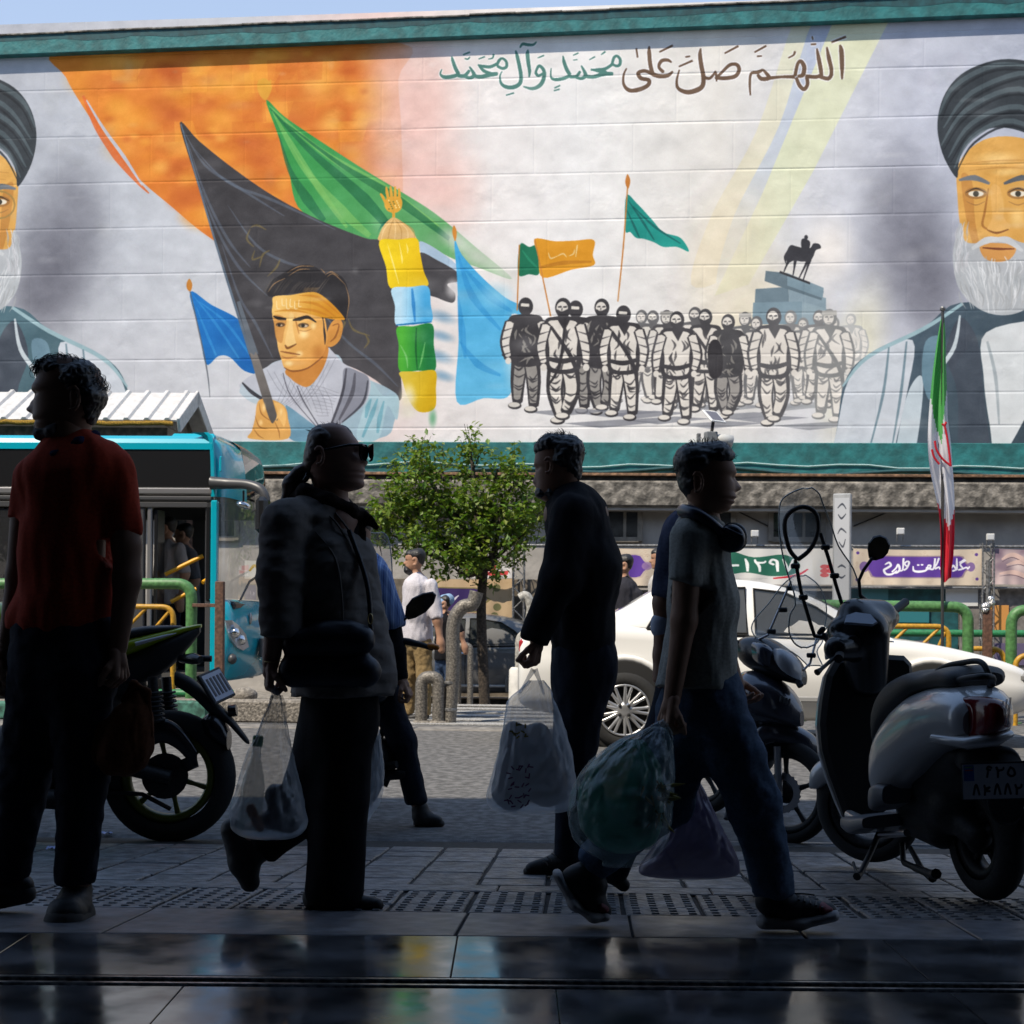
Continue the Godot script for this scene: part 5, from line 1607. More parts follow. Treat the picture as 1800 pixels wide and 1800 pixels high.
	for q in [["front_panel", 1478, 1034, 1684, 1240, M.hoarding, 0.0], ["side_panel", 1688, 1034, 1960, 1240, M.kiosk_grey, 0.03], ["side_panel", 1010, 1036, 1476, 1240, M.kiosk_grey, -0.03], ["side_panel", 560, 1016, 1006, 1240, mat("kiosk_brown", 0.20, 0.165, 0.125, 0.8, {"vary": 0.7}), -0.06]]:
		var a := on(f, q[1], q[2], q[6])
		var b := on(f, q[3], q[4], q[6])
		st = S()
		box(st, Vector3((a.x + b.x) / 2, (a.y - 0.45) / 2, q[6] - 0.05), Vector3(b.x - a.x, a.y + 0.45, 0.1), 0.01)
		obj(q[0], st, q[5], kio)
	for q in [[1538, 1043, 50, 26, mat("notice_teal", 0.05, 0.16, 0.17, 0.6), "notice"], [1692, 1047, 58, 38, M.paper, "notice"], [1752, 1088, 46, 50, mat("poster_orange", 0.55, 0.25, 0.06, 0.7), "poster"], [1775, 1150, 60, 40, mat("poster_violet", 0.10, 0.08, 0.15, 0.7), "poster"], [1560, 1150, 150, 50, mat("poster_mauve", 0.14, 0.11, 0.16, 0.7), "poster"], [1605, 1080, 60, 30, mat("poster_cyan", 0.02, 0.16, 0.18, 0.6), "poster"]]:
		var a := on(f, q[0], q[1], 0.10)
		st = S()
		box(st, Vector3(a.x, a.y, 0.048), Vector3(q[2] / 112.0, q[3] / 112.0, 0.014), 0.002)
		obj(q[5], st, q[4], kio)
	mat("sign_grey", 0.42, 0.43, 0.44, 0.5, {"vary": 0.85})
	var sf := frame(22.0, YAW - 0.25)
	var a := on(sf, 1481, 868)
	var sg := thing("upright_sign", "tall grey upright sign with Persian lettering behind the scooter windscreen", "sign")
	sg.transform = sf
	st = S()
	box(st, Vector3(a.x, (a.y - 0.36) / 2, 0), Vector3(0.24, a.y + 0.36, 0.12), 0.012)
	obj("board", st, M.sign_grey, sg)
	m = print_sheet(96, 400, C(186, 188, 192), func(k: Canvas):
		for e in [[20, 40, 50, 24, 76, 44], [24, 64, 46, 80, 74, 62], [22, 140, 44, 120, 78, 136], [30, 170, 56, 190, 72, 160], [24, 270, 50, 262, 76, 272], [24, 300, 48, 310, 74, 300]]:
			k.brush([e[0], e[1], 4, e[2], e[3], 9, e[4], e[5], 4], C(70, 74, 84)), "sign_print")
	st = S()
	var g := []
	for i in 2: g.append([Vector3(a.x - 0.1, a.y - 0.06 - i * 1.4, 0.063), Vector3(a.x + 0.1, a.y - 0.06 - i * 1.4, 0.063)])
	sheet(st, g, Vector3.BACK, true)
	obj("lettering", st, m, sg)
	var lf := frame(18.5, 0.2)
	var b := on(lf, 1248, 778)
	var so := thing("solar_lamp", "small solar panel with a lamp on a pole above the boy's head", "lamp")
	so.transform = lf
	st = S()
	tube(st, [Vector3(b.x, -0.15, 0), Vector3(b.x, b.y + 0.12, 0)], 0.035, 10)
	obj("pole", st, M.galvanised, so)
	st = S()
	box(st, Vector3(b.x + 0.01, b.y + 0.06, 0.0), Vector3(0.15, 0.15, 0.12), 0.01)
	obj("control_box", st, mat("box_grey", 0.16, 0.17, 0.18, 0.5), so)
	st = S()
	box(st, Vector3(b.x - 0.15, b.y + 0.05, 0), Vector3(0.04, 0.12, 0.06), 0.005)
	obj("clamp", st, M.galvanised, so)
	st = S()
	tube(st, [Vector3(b.x + 0.02, b.y + 0.12, 0), Vector3(b.x + 0.04, b.y + 0.26, 0)], 0.022, 8)
	obj("neck", st, M.groove, so)
	st = S()
	lathe(st, [Vector2(0.05, 0), Vector2(0.07, 0.04), Vector2(0.085, 0.20), Vector2(0.0, 0.205)], 16, Transform3D(Basis(Vector3.BACK, -1.75), Vector3(b.x + 0.08, b.y + 0.05, 0.02)))
	obj("lamp_head", st, M.lamp_housing, so)
	var pt := Transform3D(Basis(Vector3.UP, 0.5) * Basis(Vector3.RIGHT, 0.75), Vector3(b.x + 0.05, b.y + 0.33, 0.0))
	st = S()
	box(st, Vector3.ZERO, Vector3(0.27, 0.022, 0.23), 0.006, pt)
	var pan := obj("solar_panel", st, mat("white_metal", 0.72, 0.72, 0.70, 0.4), so)
	st = S()
	for i in 5: box(st, Vector3(-0.084 + i * 0.042, 0.0125, 0), Vector3(0.037, 0.004, 0.18), 0.0, pt)
	obj("cells", st, mat("solar_cell", 0.14, 0.14, 0.17, 0.25), pan)
	flag()
	shelter()
func flag() -> void:
	var d := 15.2
	var f := frame(d, 0.0)
	var o := thing("flag_on_pole", "green, white and red flag hanging slack from a thin pole, right of the scooters", "flag")
	o.transform = f
	var top := on(f, 1657, 546)
	var foot := on(f, 1664, 1140)
	foot.y = -0.06
	foot.x = top.x + 0.03
	var st := S()
	tube(st, [foot, top], 0.016, 8)
	obj("pole", st, mat("pole_grey", 0.10, 0.10, 0.10, 0.4, {"metal": 0.7}), o)
	st = S()
	ball(st, top + Vector3(0, 0.02, 0), Vector3(0.03, 0.03, 0.03))
	obj("finial", st, M.galvanised, o)
	var rows := [[560, 1654, 1660, 2], [600, 1647, 1662, 5], [650, 1640, 1663, 8], [700, 1635, 1665, 10], [740, 1632, 1666, 12], [780, 1631, 1671, 14], [820, 1634, 1674, 14], [860, 1642, 1677, 12], [900, 1650, 1678, 11], [940, 1653, 1678, 11], [980, 1653, 1676, 10], [1004, 1653, 1673, 9], [1020, 1654, 1672, 8]]
	var grid := []
	for i in rows.size():
		var r: Array = rows[i]
		var row := []
		for j in 25:
			var u := j / 24.0
			var px: float = lerpf(r[1], r[2], u)
			var zz: float = r[3] / 175.0 * (sin(u * 9.0 + i * 0.25) * 0.75 + sin(u * 19.0 - i * 0.5) * 0.3)
			row.append(on(f, px, r[0] + 4 * sin(u * 5), zz))
		grid.append(row)
	var fine := []
	for j in 25:
		var col := []
		for i in rows.size(): col.append(grid[i][j])
		fine.append(spline(col, 5))
	var R: int = fine[0].size()
	var cols := {"green_stripe": mat("flag_green", 0.06, 0.30, 0.07, 0.7, {"back": [0.05, 0.3, 0.06]}), "white_stripe": mat("flag_white", 0.72, 0.72, 0.76, 0.7, {"back": [0.7, 0.7, 0.75]}), "red_stripe": mat("flag_red", 0.55, 0.012, 0.03, 0.7, {"back": [0.5, 0.01, 0.03]})}
	var edge1 := func(u: float) -> float: return lerpf(690, 775, clampf(u * 1.6, 0, 1)) if u < 0.62 else lerpf(775, 670, (u - 0.62) / 0.38)
	var edge2 := func(u: float) -> float: return lerpf(876, 925, clampf(u * 1.7, 0, 1)) if u < 0.6 else lerpf(925, 890, (u - 0.6) / 0.4)
	for c in cols:
		st = S()
		st.set_smooth_group(0)
		for j in 24:
			var u := (j + 0.5) / 24.0
			var y0: float = 540.0 if c == "green_stripe" else (edge1.call(u) if c == "white_stripe" else edge2.call(u))
			var y1: float = edge1.call(u) if c == "green_stripe" else (edge2.call(u) if c == "white_stripe" else 1060.0)
			for i in R - 1:
				var py: float = HOR - ((fine[j][i].y + fine[j][i + 1].y) / 2 - EYE) * F / d
				if py >= y0 and py < y1: quad(st, fine[j][i], fine[j + 1][i], fine[j + 1][i + 1], fine[j][i + 1], Vector3.BACK)
		var q := obj(c, st, cols[c], o)
		if c == "white_stripe":
			st = S()
			for e in [[[1660, 748], [1664, 765], [1669, 800], [1671, 820]], [[1643, 775], [1646, 790], [1656, 806], [1670, 818]], [[1638, 790], [1642, 804], [1651, 816]], [[1656, 745], [1660, 748], [1663, 742]]]:
				var line := []
				for v in e: line.append(on(f, v[0], v[1], 0.095))
				tube(st, spline(line, 4), 0.012, 5)
			obj("emblem", st, cols.red_stripe, q)
# the bus-stop shelter behind the bus: white ribbed roof with yellow foam at its edge
func shelter() -> void:
	var f := frame(20.2, -0.02)
	var o := thing("bus_shelter", "bus shelter with a white ribbed metal roof behind the bus", "shelter")
	o.transform = f
	mat("roof_white", 0.66, 0.655, 0.64, 0.45, {"vary": 0.86, "tri": 0.7})
	mat("foam", 0.62, 0.36, 0.04, 0.95, {"vary": 0.35, "freq": 0.05, "tri": 2.0, "bump": 12.0})
	mat("board_brown", 0.24, 0.14, 0.10, 0.7, {"vary": 0.6, "tri": 0.8})
	var a := on(f, 311, 737, 0.0)
	var rd := on(f, 345, 690, -1.1)
	var xr := a.x
	var slope := Vector3(0, rd.y - a.y, -1.1)
	var st := S()
	var L := slope.length()
	var ang := atan2(rd.y - a.y, 1.1)
	var t := Transform3D(Basis(Vector3.RIGHT, ang), Vector3(0, a.y, 0))
	box(st, Vector3(xr - 4.5, -0.02, -L / 2), Vector3(9.0, 0.03, L), 0.004, t)
	obj("roof_panel", st, M.roof_white, o)
	for i in 32:
		st = S()
		var x := xr - 0.13 - i * 0.277
		slab(st, PackedVector2Array([Vector2(x - 0.045, 0), Vector2(x - 0.022, 0.032), Vector2(x + 0.022, 0.032), Vector2(x + 0.045, 0)]), -L - 0.01, 0.02, t * Transform3D(Basis.IDENTITY, Vector3(0, -0.004, 0)))
		obj("roof_rib", st, M.roof_white, o)
	st = S()
	var t2 := Transform3D(Basis(Vector3.RIGHT, -ang), Vector3(0, rd.y, -1.1))
	box(st, Vector3(xr - 4.5, -0.02, -L / 2), Vector3(9.0, 0.03, L), 0.004, t2)
	obj("roof_panel", st, M.roof_white, o)
	st = S()
	var fo := []
	for i in 60: fo.append(Vector3(xr - 0.05 - i * 0.15, a.y - 0.055 + rng.randf_range(-0.012, 0.012), 0.015 + rng.randf_range(-0.012, 0.012)))
	tube(st, fo, 0.035, 6)
	obj("foam_edge", st, M.foam, o)
	for s in [[0, t], [1, t2]]:
		st = S()
		box(st, Vector3(xr + 0.02, -0.08, -L / 2), Vector3(0.04, 0.20, L + 0.04), 0.006, s[1])
		obj("gable_board", st, M.roof_white, o)
	st = S()
	slab(st, PackedVector2Array([Vector2(0, 0), Vector2(-2.2, 0), Vector2(-1.1, rd.y - a.y)]), -0.03, 0.0, Transform3D(Basis(Vector3.UP, PI / 2) , Vector3(xr - 0.25, a.y - 0.03, 0)) * Transform3D(Basis.from_scale(Vector3(-1, 1, 1)), Vector3.ZERO))
	obj("gable_panel", st, mat("gable_grey", 0.30, 0.26, 0.22, 0.8, {"vary": 0.7}), o)
	for i in 7:
		st = S()
		box(st, Vector3(xr - 0.75 - i * 1.2, a.y - 0.17, -0.15), Vector3(1.17, 0.15 + 0.02 * (i % 2), 0.03), 0.006)
		obj("fascia_board", st, M.board_brown, o)
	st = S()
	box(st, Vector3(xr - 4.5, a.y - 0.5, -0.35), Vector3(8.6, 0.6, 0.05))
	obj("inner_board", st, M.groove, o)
	for x in [xr - 0.25, xr - 3.2, xr - 6.2]:
		for z in [-0.3, -1.9]:
			st = S()
			box(st, Vector3(x, (a.y - 0.2) / 2 - 0.15, z), Vector3(0.1, a.y + 0.1, 0.1), 0.01)
			obj("post", st, M.board_brown, o)
func kerbside_fences() -> void:
	mat("rail_green", 0.10, 0.27, 0.085, 0.5, {"vary": 0.72, "tri": 2.0})
	mat("rail_green2", 0.025, 0.23, 0.085, 0.5, {"vary": 0.75, "tri": 2.0})
	mat("rail_yellow", 0.62, 0.33, 0.025, 0.5, {"vary": 0.75, "tri": 2.0})
	mat("post_brown", 0.17, 0.085, 0.055, 0.65, {"vary": 0.65, "tri": 2.0})
	var lf := frame(14.9)
	var rf := frame(15.6)
	for q in [[lf, -300, 337, 1026, "green pipe railing in front of the bus"], [rf, 1400, 1702, 1063, "green pipe railing behind the white car's bonnet"], [rf, 1778, 2100, 1072, "green pipe railing at the right edge, beyond the brown post"]]:
		var a := on(q[0], q[1], q[3])
		var b := on(q[0], q[2], q[3] + (4 if q[1] > 0 else 0))
		var o := thing("pipe_railing", q[4], "railing", Vector3.ZERO, 0.0, "green pipe railings on the island")
		o.transform = q[0]
		var st := S()
		tube(st, bend([Vector3(a.x, -0.06, 0), Vector3(a.x, a.y, 0), Vector3(b.x, b.y, 0), Vector3(b.x, -0.06, 0)], 0.16, 7), 0.056, 14)
		obj("hoop", st, M.rail_green, o)
		for e in [a.x, b.x]:
			st = S()
			lathe(st, [Vector2(0.11, 0.0), Vector2(0.11, 0.012), Vector2(0.0, 0.014)], 14, Transform3D(Basis.IDENTITY, Vector3(e, -0.058, 0)))
			obj("foot_plate", st, M.rail_green, o)
	for q in [[frame(15.2), -60, 305, 1064, 1150, "yellow barred frame behind the red shirted man's arm"], [frame(16.1), 1500, 1668, 1100, 1180, "yellow barred frame behind the white car's bonnet"], [frame(16.3), 1690, 1765, 1140, 1185, "low yellow frame by the brown post"], [frame(15.3), 1785, 1960, 1152, 1192, "low yellow frame at the right edge"]]:
		var a := on(q[0], q[1], q[3])
		var b := on(q[0], q[2], q[3])
		var lo := on(q[0], q[1], q[4]).y
		var o := thing("yellow_barrier", q[5], "barrier", Vector3.ZERO, 0.0, "yellow barred frames inside the railings")
		o.transform = q[0]
		var st := S()
		tube(st, bend([Vector3(a.x, -0.06, 0), Vector3(a.x, a.y, 0), Vector3(b.x, a.y, 0), Vector3(b.x, -0.06, 0)], 0.13, 6), 0.028, 10)
		obj("hoop", st, M.rail_yellow, o)
		st = S()
		tube(st, [Vector3(a.x, lo, 0), Vector3(b.x, lo, 0)], 0.022, 8)
		obj("lower_rail", st, M.rail_yellow, o)
		var x := a.x + 0.1
		while x < b.x - 0.12:
			st = S()
			tube(st, [Vector3(x, lo, 0), Vector3(minf(x + (a.y - lo) * 0.95, b.x - 0.02), a.y - 0.02, 0)], 0.017, 8)
			obj("slanting_bar", st, M.rail_yellow, o)
			x += 0.33
	for q in [[frame(17.2), 1480, 1960, 1112, "thin green rail behind the yellow frame"], [frame(15.1), -200, 420, 1216, "thin green rail low in front of the bus"]]:
		var a := on(q[0], q[1], q[3])
		var b := on(q[0], q[2], q[3] + 3)
		var o := thing("thin_rail", q[4], "rail")
		o.transform = q[0]
		var st := S()
		tube(st, bend([Vector3(a.x, -0.1, 0), a, b, Vector3(b.x, -0.1, 0)], 0.1), 0.042, 10)
		obj("hoop", st, M.rail_green2, o)
	for q in [[lf, 387, 1022, "square brown post at the corner of the bus"], [rf, 1736, 1072, "square brown post between the two green railings"]]:
		var a := on(q[0], q[1], q[2], 0.05)
		var o := thing("brown_post", q[3], "post", q[0] * Vector3(a.x, -0.06, 0.05), YAW)
		var st := S()
		var h := a.y + 0.06
		box(st, Vector3(0, h / 2, 0), Vector3(0.088, h, 0.07), 0.006)
		obj("shaft", st, M.post_brown, o)
		st = S()
		if q[1] < 900:
			box(st, Vector3(-0.16, h - 0.24, 0.0), Vector3(0.24, 0.035, 0.03), 0.004)
			obj("arm", st, M.post_brown, o)
		else:
			for i in 5: ball(st, Vector3(rng.randf_range(-0.04, 0.04), h + rng.randf_range(0.0, 0.12), 0.03), Vector3(0.04, 0.035, 0.03), 8, 6)
			obj("foil_wrap", st, mat("foil", 0.6, 0.6, 0.6, 0.25, {"metal": 0.9, "bump": 14.0, "tri": 4.0}), o)
			st = S()
			tube(st, [Vector3(0, h, 0), Vector3(0.0, h + 0.5, 0)], 0.02, 8)
			obj("rod", st, M.galvanised, o)
	var bf := frame(14.35)
	mat("cast_concrete", 0.40, 0.36, 0.31, 0.9, {"vary": 0.5, "freq": 0.04, "tri": 1.2, "bump": 4.0})
	mat("teal_paint", 0.08, 0.25, 0.19, 0.8, {"vary": 0.5, "tri": 1.0})
	for q in [[-260, 120, true], [122, 366, true], [368, 640, false]]:
		var a := on(bf, q[0], 1229)
		var b := on(bf, q[1], 1229)
		var o := thing("concrete_block", ["teal painted concrete block at the left edge", "teal painted concrete block behind the motorcycle's number plate", "bare concrete block behind the clear bottle bag"][[-260, 122, 368].find(q[0])], "barrier")
		o.transform = bf
		var st := S()
		box(st, Vector3((a.x + b.x) / 2, (a.y - 0.07) / 2, -0.12), Vector3(b.x - a.x - 0.01, a.y + 0.07, 0.26), 0.025)
		obj("block", st, M.teal_paint if q[2] else M.cast_concrete, o)
		if q[2]:
			st = S()
			box(st, Vector3((a.x + b.x) / 2, a.y + 0.002, -0.12), Vector3(b.x - a.x - 0.05, 0.012, 0.20), 0.004)
			obj("bare_top", st, M.cast_concrete, o)
	var sp := on(bf, 430, 1222, -0.2)
	var stn := S()
	ball(stn, bf * sp, Vector3(0.13, 0.08, 0.1), 12, 7)
	tag(obj("stone", stn, M.cast_concrete), "rounded pale stone lying on the concrete block", "stone")
	var isl := S()
	var ed := on(frame(13.6), 640, 1284).x
	var kf := frame(13.6)
	for i in 12:
		isl = S()
		box(isl, Vector3(-8.0 + i * 1.0 + 2.6, -0.10, -0.2), Vector3(0.99, 0.10, 0.4), 0.015, kf)
		tag(obj("island_kerb_stone", isl, M.paving_far), "", "", "", "structure")
	mat("road_white", 0.55, 0.54, 0.52, 0.8, {"vary": 0.5, "freq": 0.05, "tri": 1.5})
	for i in 6:
		var st := S()
		var z := -0.9 - i * 0.62
		box(st, Vector3(-0.6, -0.055, z), Vector3(2.6, 0.008, 0.30), 0.0, kf)
		var c := obj("crossing_bar", st, M.road_white, self, "structure")
	bollards()
func bollards() -> void:
	mat("pipe_steel", 0.32, 0.29, 0.25, 0.5, {"metal": 0.35, "vary": 0.45, "freq": 0.03, "tri": 2.5, "bump": 5.0})
	var bf := frame(14.6)
	var place := func(px: float, py: float, z: float) -> Vector3:
		var v := on(bf, px, py, z)
		return v
	for q in [[789, 0.0, [[789, 1276], [796, 1180], [797, 1098], [812, 1068], [830, 1062], [838, 1040]], 0.068, "rusty steel pipe bollard with a bent top, left of the grey car"],
		[916, -3.2, [[913, 1236], [914, 1150], [915, 1124], [926, 1108], [934, 1070], [925, 1048], [914, 1052]], 0.058, "pale pipe bollard in a white collar beside the black sweater"]]:
		var line := []
		for e in q[2]: line.append(place.call(e[0], e[1], q[1]))
		line[0].y = -0.06 if q[1] > -1 else -0.12
		var o := thing("bent_pipe_bollard", q[4], "bollard")
		o.transform = bf
		var st := S()
		tube(st, spline(line, 7), q[3], 14)
		obj("pipe", st, M.pipe_steel if q[1] > -1 else mat("pipe_pale", 0.55, 0.53, 0.48, 0.6, {"vary": 0.6, "tri": 2.0}), o)
		if q[1] < -1:
			st = S()
			lathe(st, [Vector2(0.0, 0.52), Vector2(0.10, 0.52), Vector2(0.125, 0.49), Vector2(0.13, 0.0)], 20, Transform3D(Basis.IDENTITY, Vector3(line[0].x, -0.13, line[0].z)))
			obj("collar", st, mat("collar_white", 0.68, 0.66, 0.62, 0.7, {"vary": 0.8}), o)
		else:
			for h in [0.16, 0.42]:
				st = S()
				lathe(st, [Vector2(q[3] + 0.004, 0), Vector2(q[3] + 0.01, 0.01), Vector2(q[3] + 0.004, 0.03)], 14, Transform3D(Basis.IDENTITY, Vector3(line[0].x + 0.006, h - 0.1, line[0].z)))
				obj("clamp", st, M.galvanised, o)
	for q in [[741, 771, 1190, 1271, 0.05, 0.06, "low steel hoop bollard beside the striped shirt man's hand"], [806, 827, 1134, 1238, -3.4, 0.036, "tall thin hoop bollard behind the bent pipe"]]:
		var a: Vector3 = place.call(q[0], q[2], q[4])
		var b: Vector3 = place.call(q[1], q[2], q[4])
		var y0 := -0.06 if q[4] > -1 else -0.13
		var o := thing("hoop_bollard", q[6], "bollard")
		o.transform = bf
		var st := S()
		tube(st, bend([Vector3(a.x, y0, a.z), a, b, Vector3(b.x, y0, b.z)], absf(b.x - a.x) * 0.49, 8), q[5], 12)
		obj("hoop", st, M.pipe_steel, o)
		for e in [a.x, b.x]:
			st = S()
			lathe(st, [Vector2(q[5] + 0.03, 0.0), Vector2(q[5] + 0.02, 0.02), Vector2(q[5], 0.025)], 12, Transform3D(Basis.IDENTITY, Vector3(e, y0 + 0.002, a.z)))
			obj("base_ring", st, M.cast_concrete, o)
# bus, cars, trees
func bus() -> void:
	var turn := -0.035
	var f := frame(16.5, turn, -0.06)
	mat("bus_teal", 0.002, 0.36, 0.47, 0.25, {"coat": 0.7})
	mat("bus_black", 0.012, 0.012, 0.013, 0.25)
	mat("bus_trim", 0.055, 0.055, 0.058, 0.4)
	mat("bus_silver", 0.34, 0.33, 0.33, 0.35, {"metal": 0.7})
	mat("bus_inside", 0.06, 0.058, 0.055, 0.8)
	mat("bus_glass", 0.25, 0.27, 0.27, 0.03, {"alpha": 0.35})
	mat("bus_dark_glass", 0.03, 0.03, 0.032, 0.04, {"alpha": 0.72})
	mat("rubber", 0.018, 0.018, 0.018, 0.85, {"bump": 3.0, "tri": 4.0})
	mat("chrome", 0.7, 0.7, 0.7, 0.12, {"metal": 1.0})
	mat("lens_clear", 0.75, 0.77, 0.8, 0.05, {"alpha": 0.35})
	var xf := on(f, 374, 900).x
	var o := thing("bus", "teal city bus at its stop, door open, front to the right", "bus")
	o.transform = f * Transform3D(Basis.IDENTITY, Vector3(xf, 0, 0))
	var X := func(px: float) -> float: return on(f, px, 900).x - xf
	var Y := func(py: float) -> float: return on(f, 300, py).y
	var st := S()
	var prof := PackedVector2Array()
	for e in [[0.0, 2.86], [0.0, 2.93], [-0.03, 2.98], [-0.10, 3.02], [-0.4, 3.05], [-1.25, 3.07], [-2.1, 3.05], [-2.4, 3.02], [-2.47, 2.98], [-2.5, 2.93], [-2.5, 2.86], [-1.25, 2.86]]: prof.append(Vector2(e[0], e[1]))
	slab(st, prof, -9.5, -0.012, Transform3D(Basis(Vector3(0, 0, 1), Vector3(0, 1, 0), Vector3(1, 0, 0)), Vector3.ZERO))
	var roof := obj("roof", st, M.bus_teal, o)
	st = S()
	box(st, Vector3(-4.75, 2.65, -0.03), Vector3(9.48, 0.42, 0.04), 0.006)
	obj("upper_band", st, M.bus_black, o)
	for q in [[2.40, 0.07], [2.32, 0.05]]:
		st = S()
		box(st, Vector3(-4.75, q[0], -0.025), Vector3(9.48, q[1], 0.06), 0.012)
		obj("rain_rail", st, M.bus_silver if q[1] > 0.06 else M.bus_trim, o)
	st = S()
	box(st, Vector3(-4.75, 2.25, -0.03), Vector3(9.48, 0.06, 0.05), 0.006)
	obj("door_header", st, M.bus_trim, o)
	var dl: float = X.call(236)
	for i in 5:
		var x0: float = dl - 0.12 - i * 1.5
		st = S()
		box(st, Vector3(x0 - 0.74, 1.62, -0.04), Vector3(1.46, 1.16, 0.02), 0.004)
		obj("side_window", st, M.bus_dark_glass, o)
		st = S()
		box(st, Vector3(x0, 1.62, -0.03), Vector3(0.06, 1.2, 0.05), 0.006)
		obj("window_post", st, M.bus_black, o)
	st = S()
	box(st, Vector3((dl - 9.5) / 2 - 0.05, 0.66, -0.04), Vector3(9.4 + dl, 0.72, 0.06), 0.02)
	obj("side_skirt", st, M.bus_teal, o)
	st = S()
	box(st, Vector3(-4.75, 0.28, -0.12), Vector3(9.4, 0.12, 0.1), 0.02)
	obj("sill", st, M.bus_black, o)
	for q in [[X.call(242), 0.14, M.bus_trim], [X.call(262), 0.05, M.bus_silver], [X.call(366), 0.07, M.bus_trim]]:
		st = S()
		box(st, Vector3(q[0], 1.25, -0.06), Vector3(q[1], 2.0, 0.08), 0.012)
		obj("door_post", st, q[2], o)
	st = S()
	box(st, Vector3(X.call(272), 1.25, -0.2), Vector3(0.04, 1.9, 0.3), 0.006)
	obj("door_leaf", st, M.bus_black, o)
	st = S()
	box(st, Vector3(X.call(377), 1.30, -0.03), Vector3(0.075, 2.0, 0.09), 0.012)
	obj("corner_post", st, M.bus_teal, o)
	for q in [[[290, 1010], [357, 977], 0.22], [[300, 1058], [345, 1035], 0.25], [[356, 1024], [374, 1012], 0.3], [[4, 952], [32, 966], 0.6]]:
		var a := on(f, q[0][0], q[0][1], -q[2]) - Vector3(xf, 0, 0)
		var b := on(f, q[1][0], q[1][1], -q[2] - 0.1) - Vector3(xf, 0, 0)
		st = S()
		tube(st, [a, b], 0.024, 8)
		obj("grab_bar", st, mat("grab_yellow", 0.75, 0.36, 0.01, 0.4), o)
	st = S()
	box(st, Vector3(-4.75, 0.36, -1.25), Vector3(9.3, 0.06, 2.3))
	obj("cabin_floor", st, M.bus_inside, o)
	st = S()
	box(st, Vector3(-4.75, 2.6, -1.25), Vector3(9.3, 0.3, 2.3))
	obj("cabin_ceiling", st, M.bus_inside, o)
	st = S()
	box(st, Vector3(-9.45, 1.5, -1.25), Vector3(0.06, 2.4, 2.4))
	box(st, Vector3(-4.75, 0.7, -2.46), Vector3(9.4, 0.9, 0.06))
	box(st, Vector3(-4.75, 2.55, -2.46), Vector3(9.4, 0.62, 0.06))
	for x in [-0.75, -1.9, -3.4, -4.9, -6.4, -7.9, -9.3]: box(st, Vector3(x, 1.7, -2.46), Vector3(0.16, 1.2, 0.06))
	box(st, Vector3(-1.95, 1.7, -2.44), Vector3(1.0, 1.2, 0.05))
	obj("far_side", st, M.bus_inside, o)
	for i in 6:
		st = S()
		box(st, Vector3(-2.6 - i * 1.1, 0.9, -1.9), Vector3(0.45, 0.1, 0.9), 0.03)
		box(st, Vector3(-2.85 - i * 1.1, 1.2, -1.9), Vector3(0.08, 0.65, 0.9), 0.03)
		obj("seat", st, mat("seat_blue", 0.03, 0.05, 0.10, 0.8), o)
	var nose := [Vector2(-0.012, 0.0), Vector2(0.06, -0.012), Vector2(0.13, -0.06), Vector2(0.17, -0.16), Vector2(0.21, -0.5), Vector2(0.235, -1.25), Vector2(0.21, -2.0), Vector2(0.17, -2.34), Vector2(0.13, -2.44), Vector2(0.06, -2.49), Vector2(-0.012, -2.5)]
	var fine := spline(nose, 4)
	var belt := func(i0: int, i1: int, ys: Array, ins: Array) -> SurfaceTool:
		var s := S()
		var g := []
		for k in ys.size():
			var row := []
			for i in range(i0, i1 + 1):
				var v: Vector2 = fine[i]
				row.append(Vector3(v.x + ins[k] * (1.0 if i > 3 and i < fine.size() - 4 else 0.3), ys[k], v.y))
			g.append(row)
		sheet(s, g, Vector3.RIGHT)
		return s
	var E := fine.size() - 1
	obj("nose_panel", belt.call(0, E, [0.30, 0.36, 0.7, 1.0, 1.18, 1.21], [-0.08, 0.0, 0.07, 0.06, 0.0, -0.06]), M.bus_teal, o)
	obj("windscreen", belt.call(2, E - 2, [1.22, 1.7, 2.38], [-0.03, -0.02, -0.05]), mat("screen_glass", 0.3, 0.34, 0.33, 0.03, {"alpha": 0.25}), o)
	obj("header", belt.call(0, 18, [2.34, 2.42, 2.75, 2.93, 3.01, 3.05], [-0.03, -0.03, -0.06, -0.10, -0.18, -0.32]), M.bus_teal, o)
	obj("header", belt.call(E - 8, E, [2.34, 2.42, 2.75, 2.93, 3.01, 3.05], [-0.03, -0.03, -0.06, -0.10, -0.18, -0.32]), M.bus_teal, o)
	obj("route_window", belt.call(18, E - 8, [2.40, 2.75, 2.90], [-0.03, -0.06, -0.09]), M.bus_dark_glass, o)
	obj("roof_lip", belt.call(18, E - 8, [2.90, 2.98, 3.04, 3.06], [-0.088, -0.12, -0.2, -0.4]), M.bus_black, o)
	st = S()
	box(st, Vector3(-0.25, 3.0, -1.25), Vector3(0.5, 0.10, 2.3), 0.03)
	obj("roof_front", st, M.bus_teal, o)
	st = S()
	box(st, Vector3(0.1, 1.14, -1.25), Vector3(0.25, 0.1, 2.2), 0.03)
	obj("dashboard", st, M.bus_black, o)
	st = S()
	box(st, Vector3(-0.05, 1.75, -0.03), Vector3(0.05, 1.1, 0.05), 0.008)
	obj("screen_post", st, M.bus_black, o)
	st = S()
	box(st, Vector3(0.085, 2.7, 0.004), Vector3(0.028, 0.17, 0.02), 0.008)
	obj("marker_lamp", st, M.bus_teal, o)
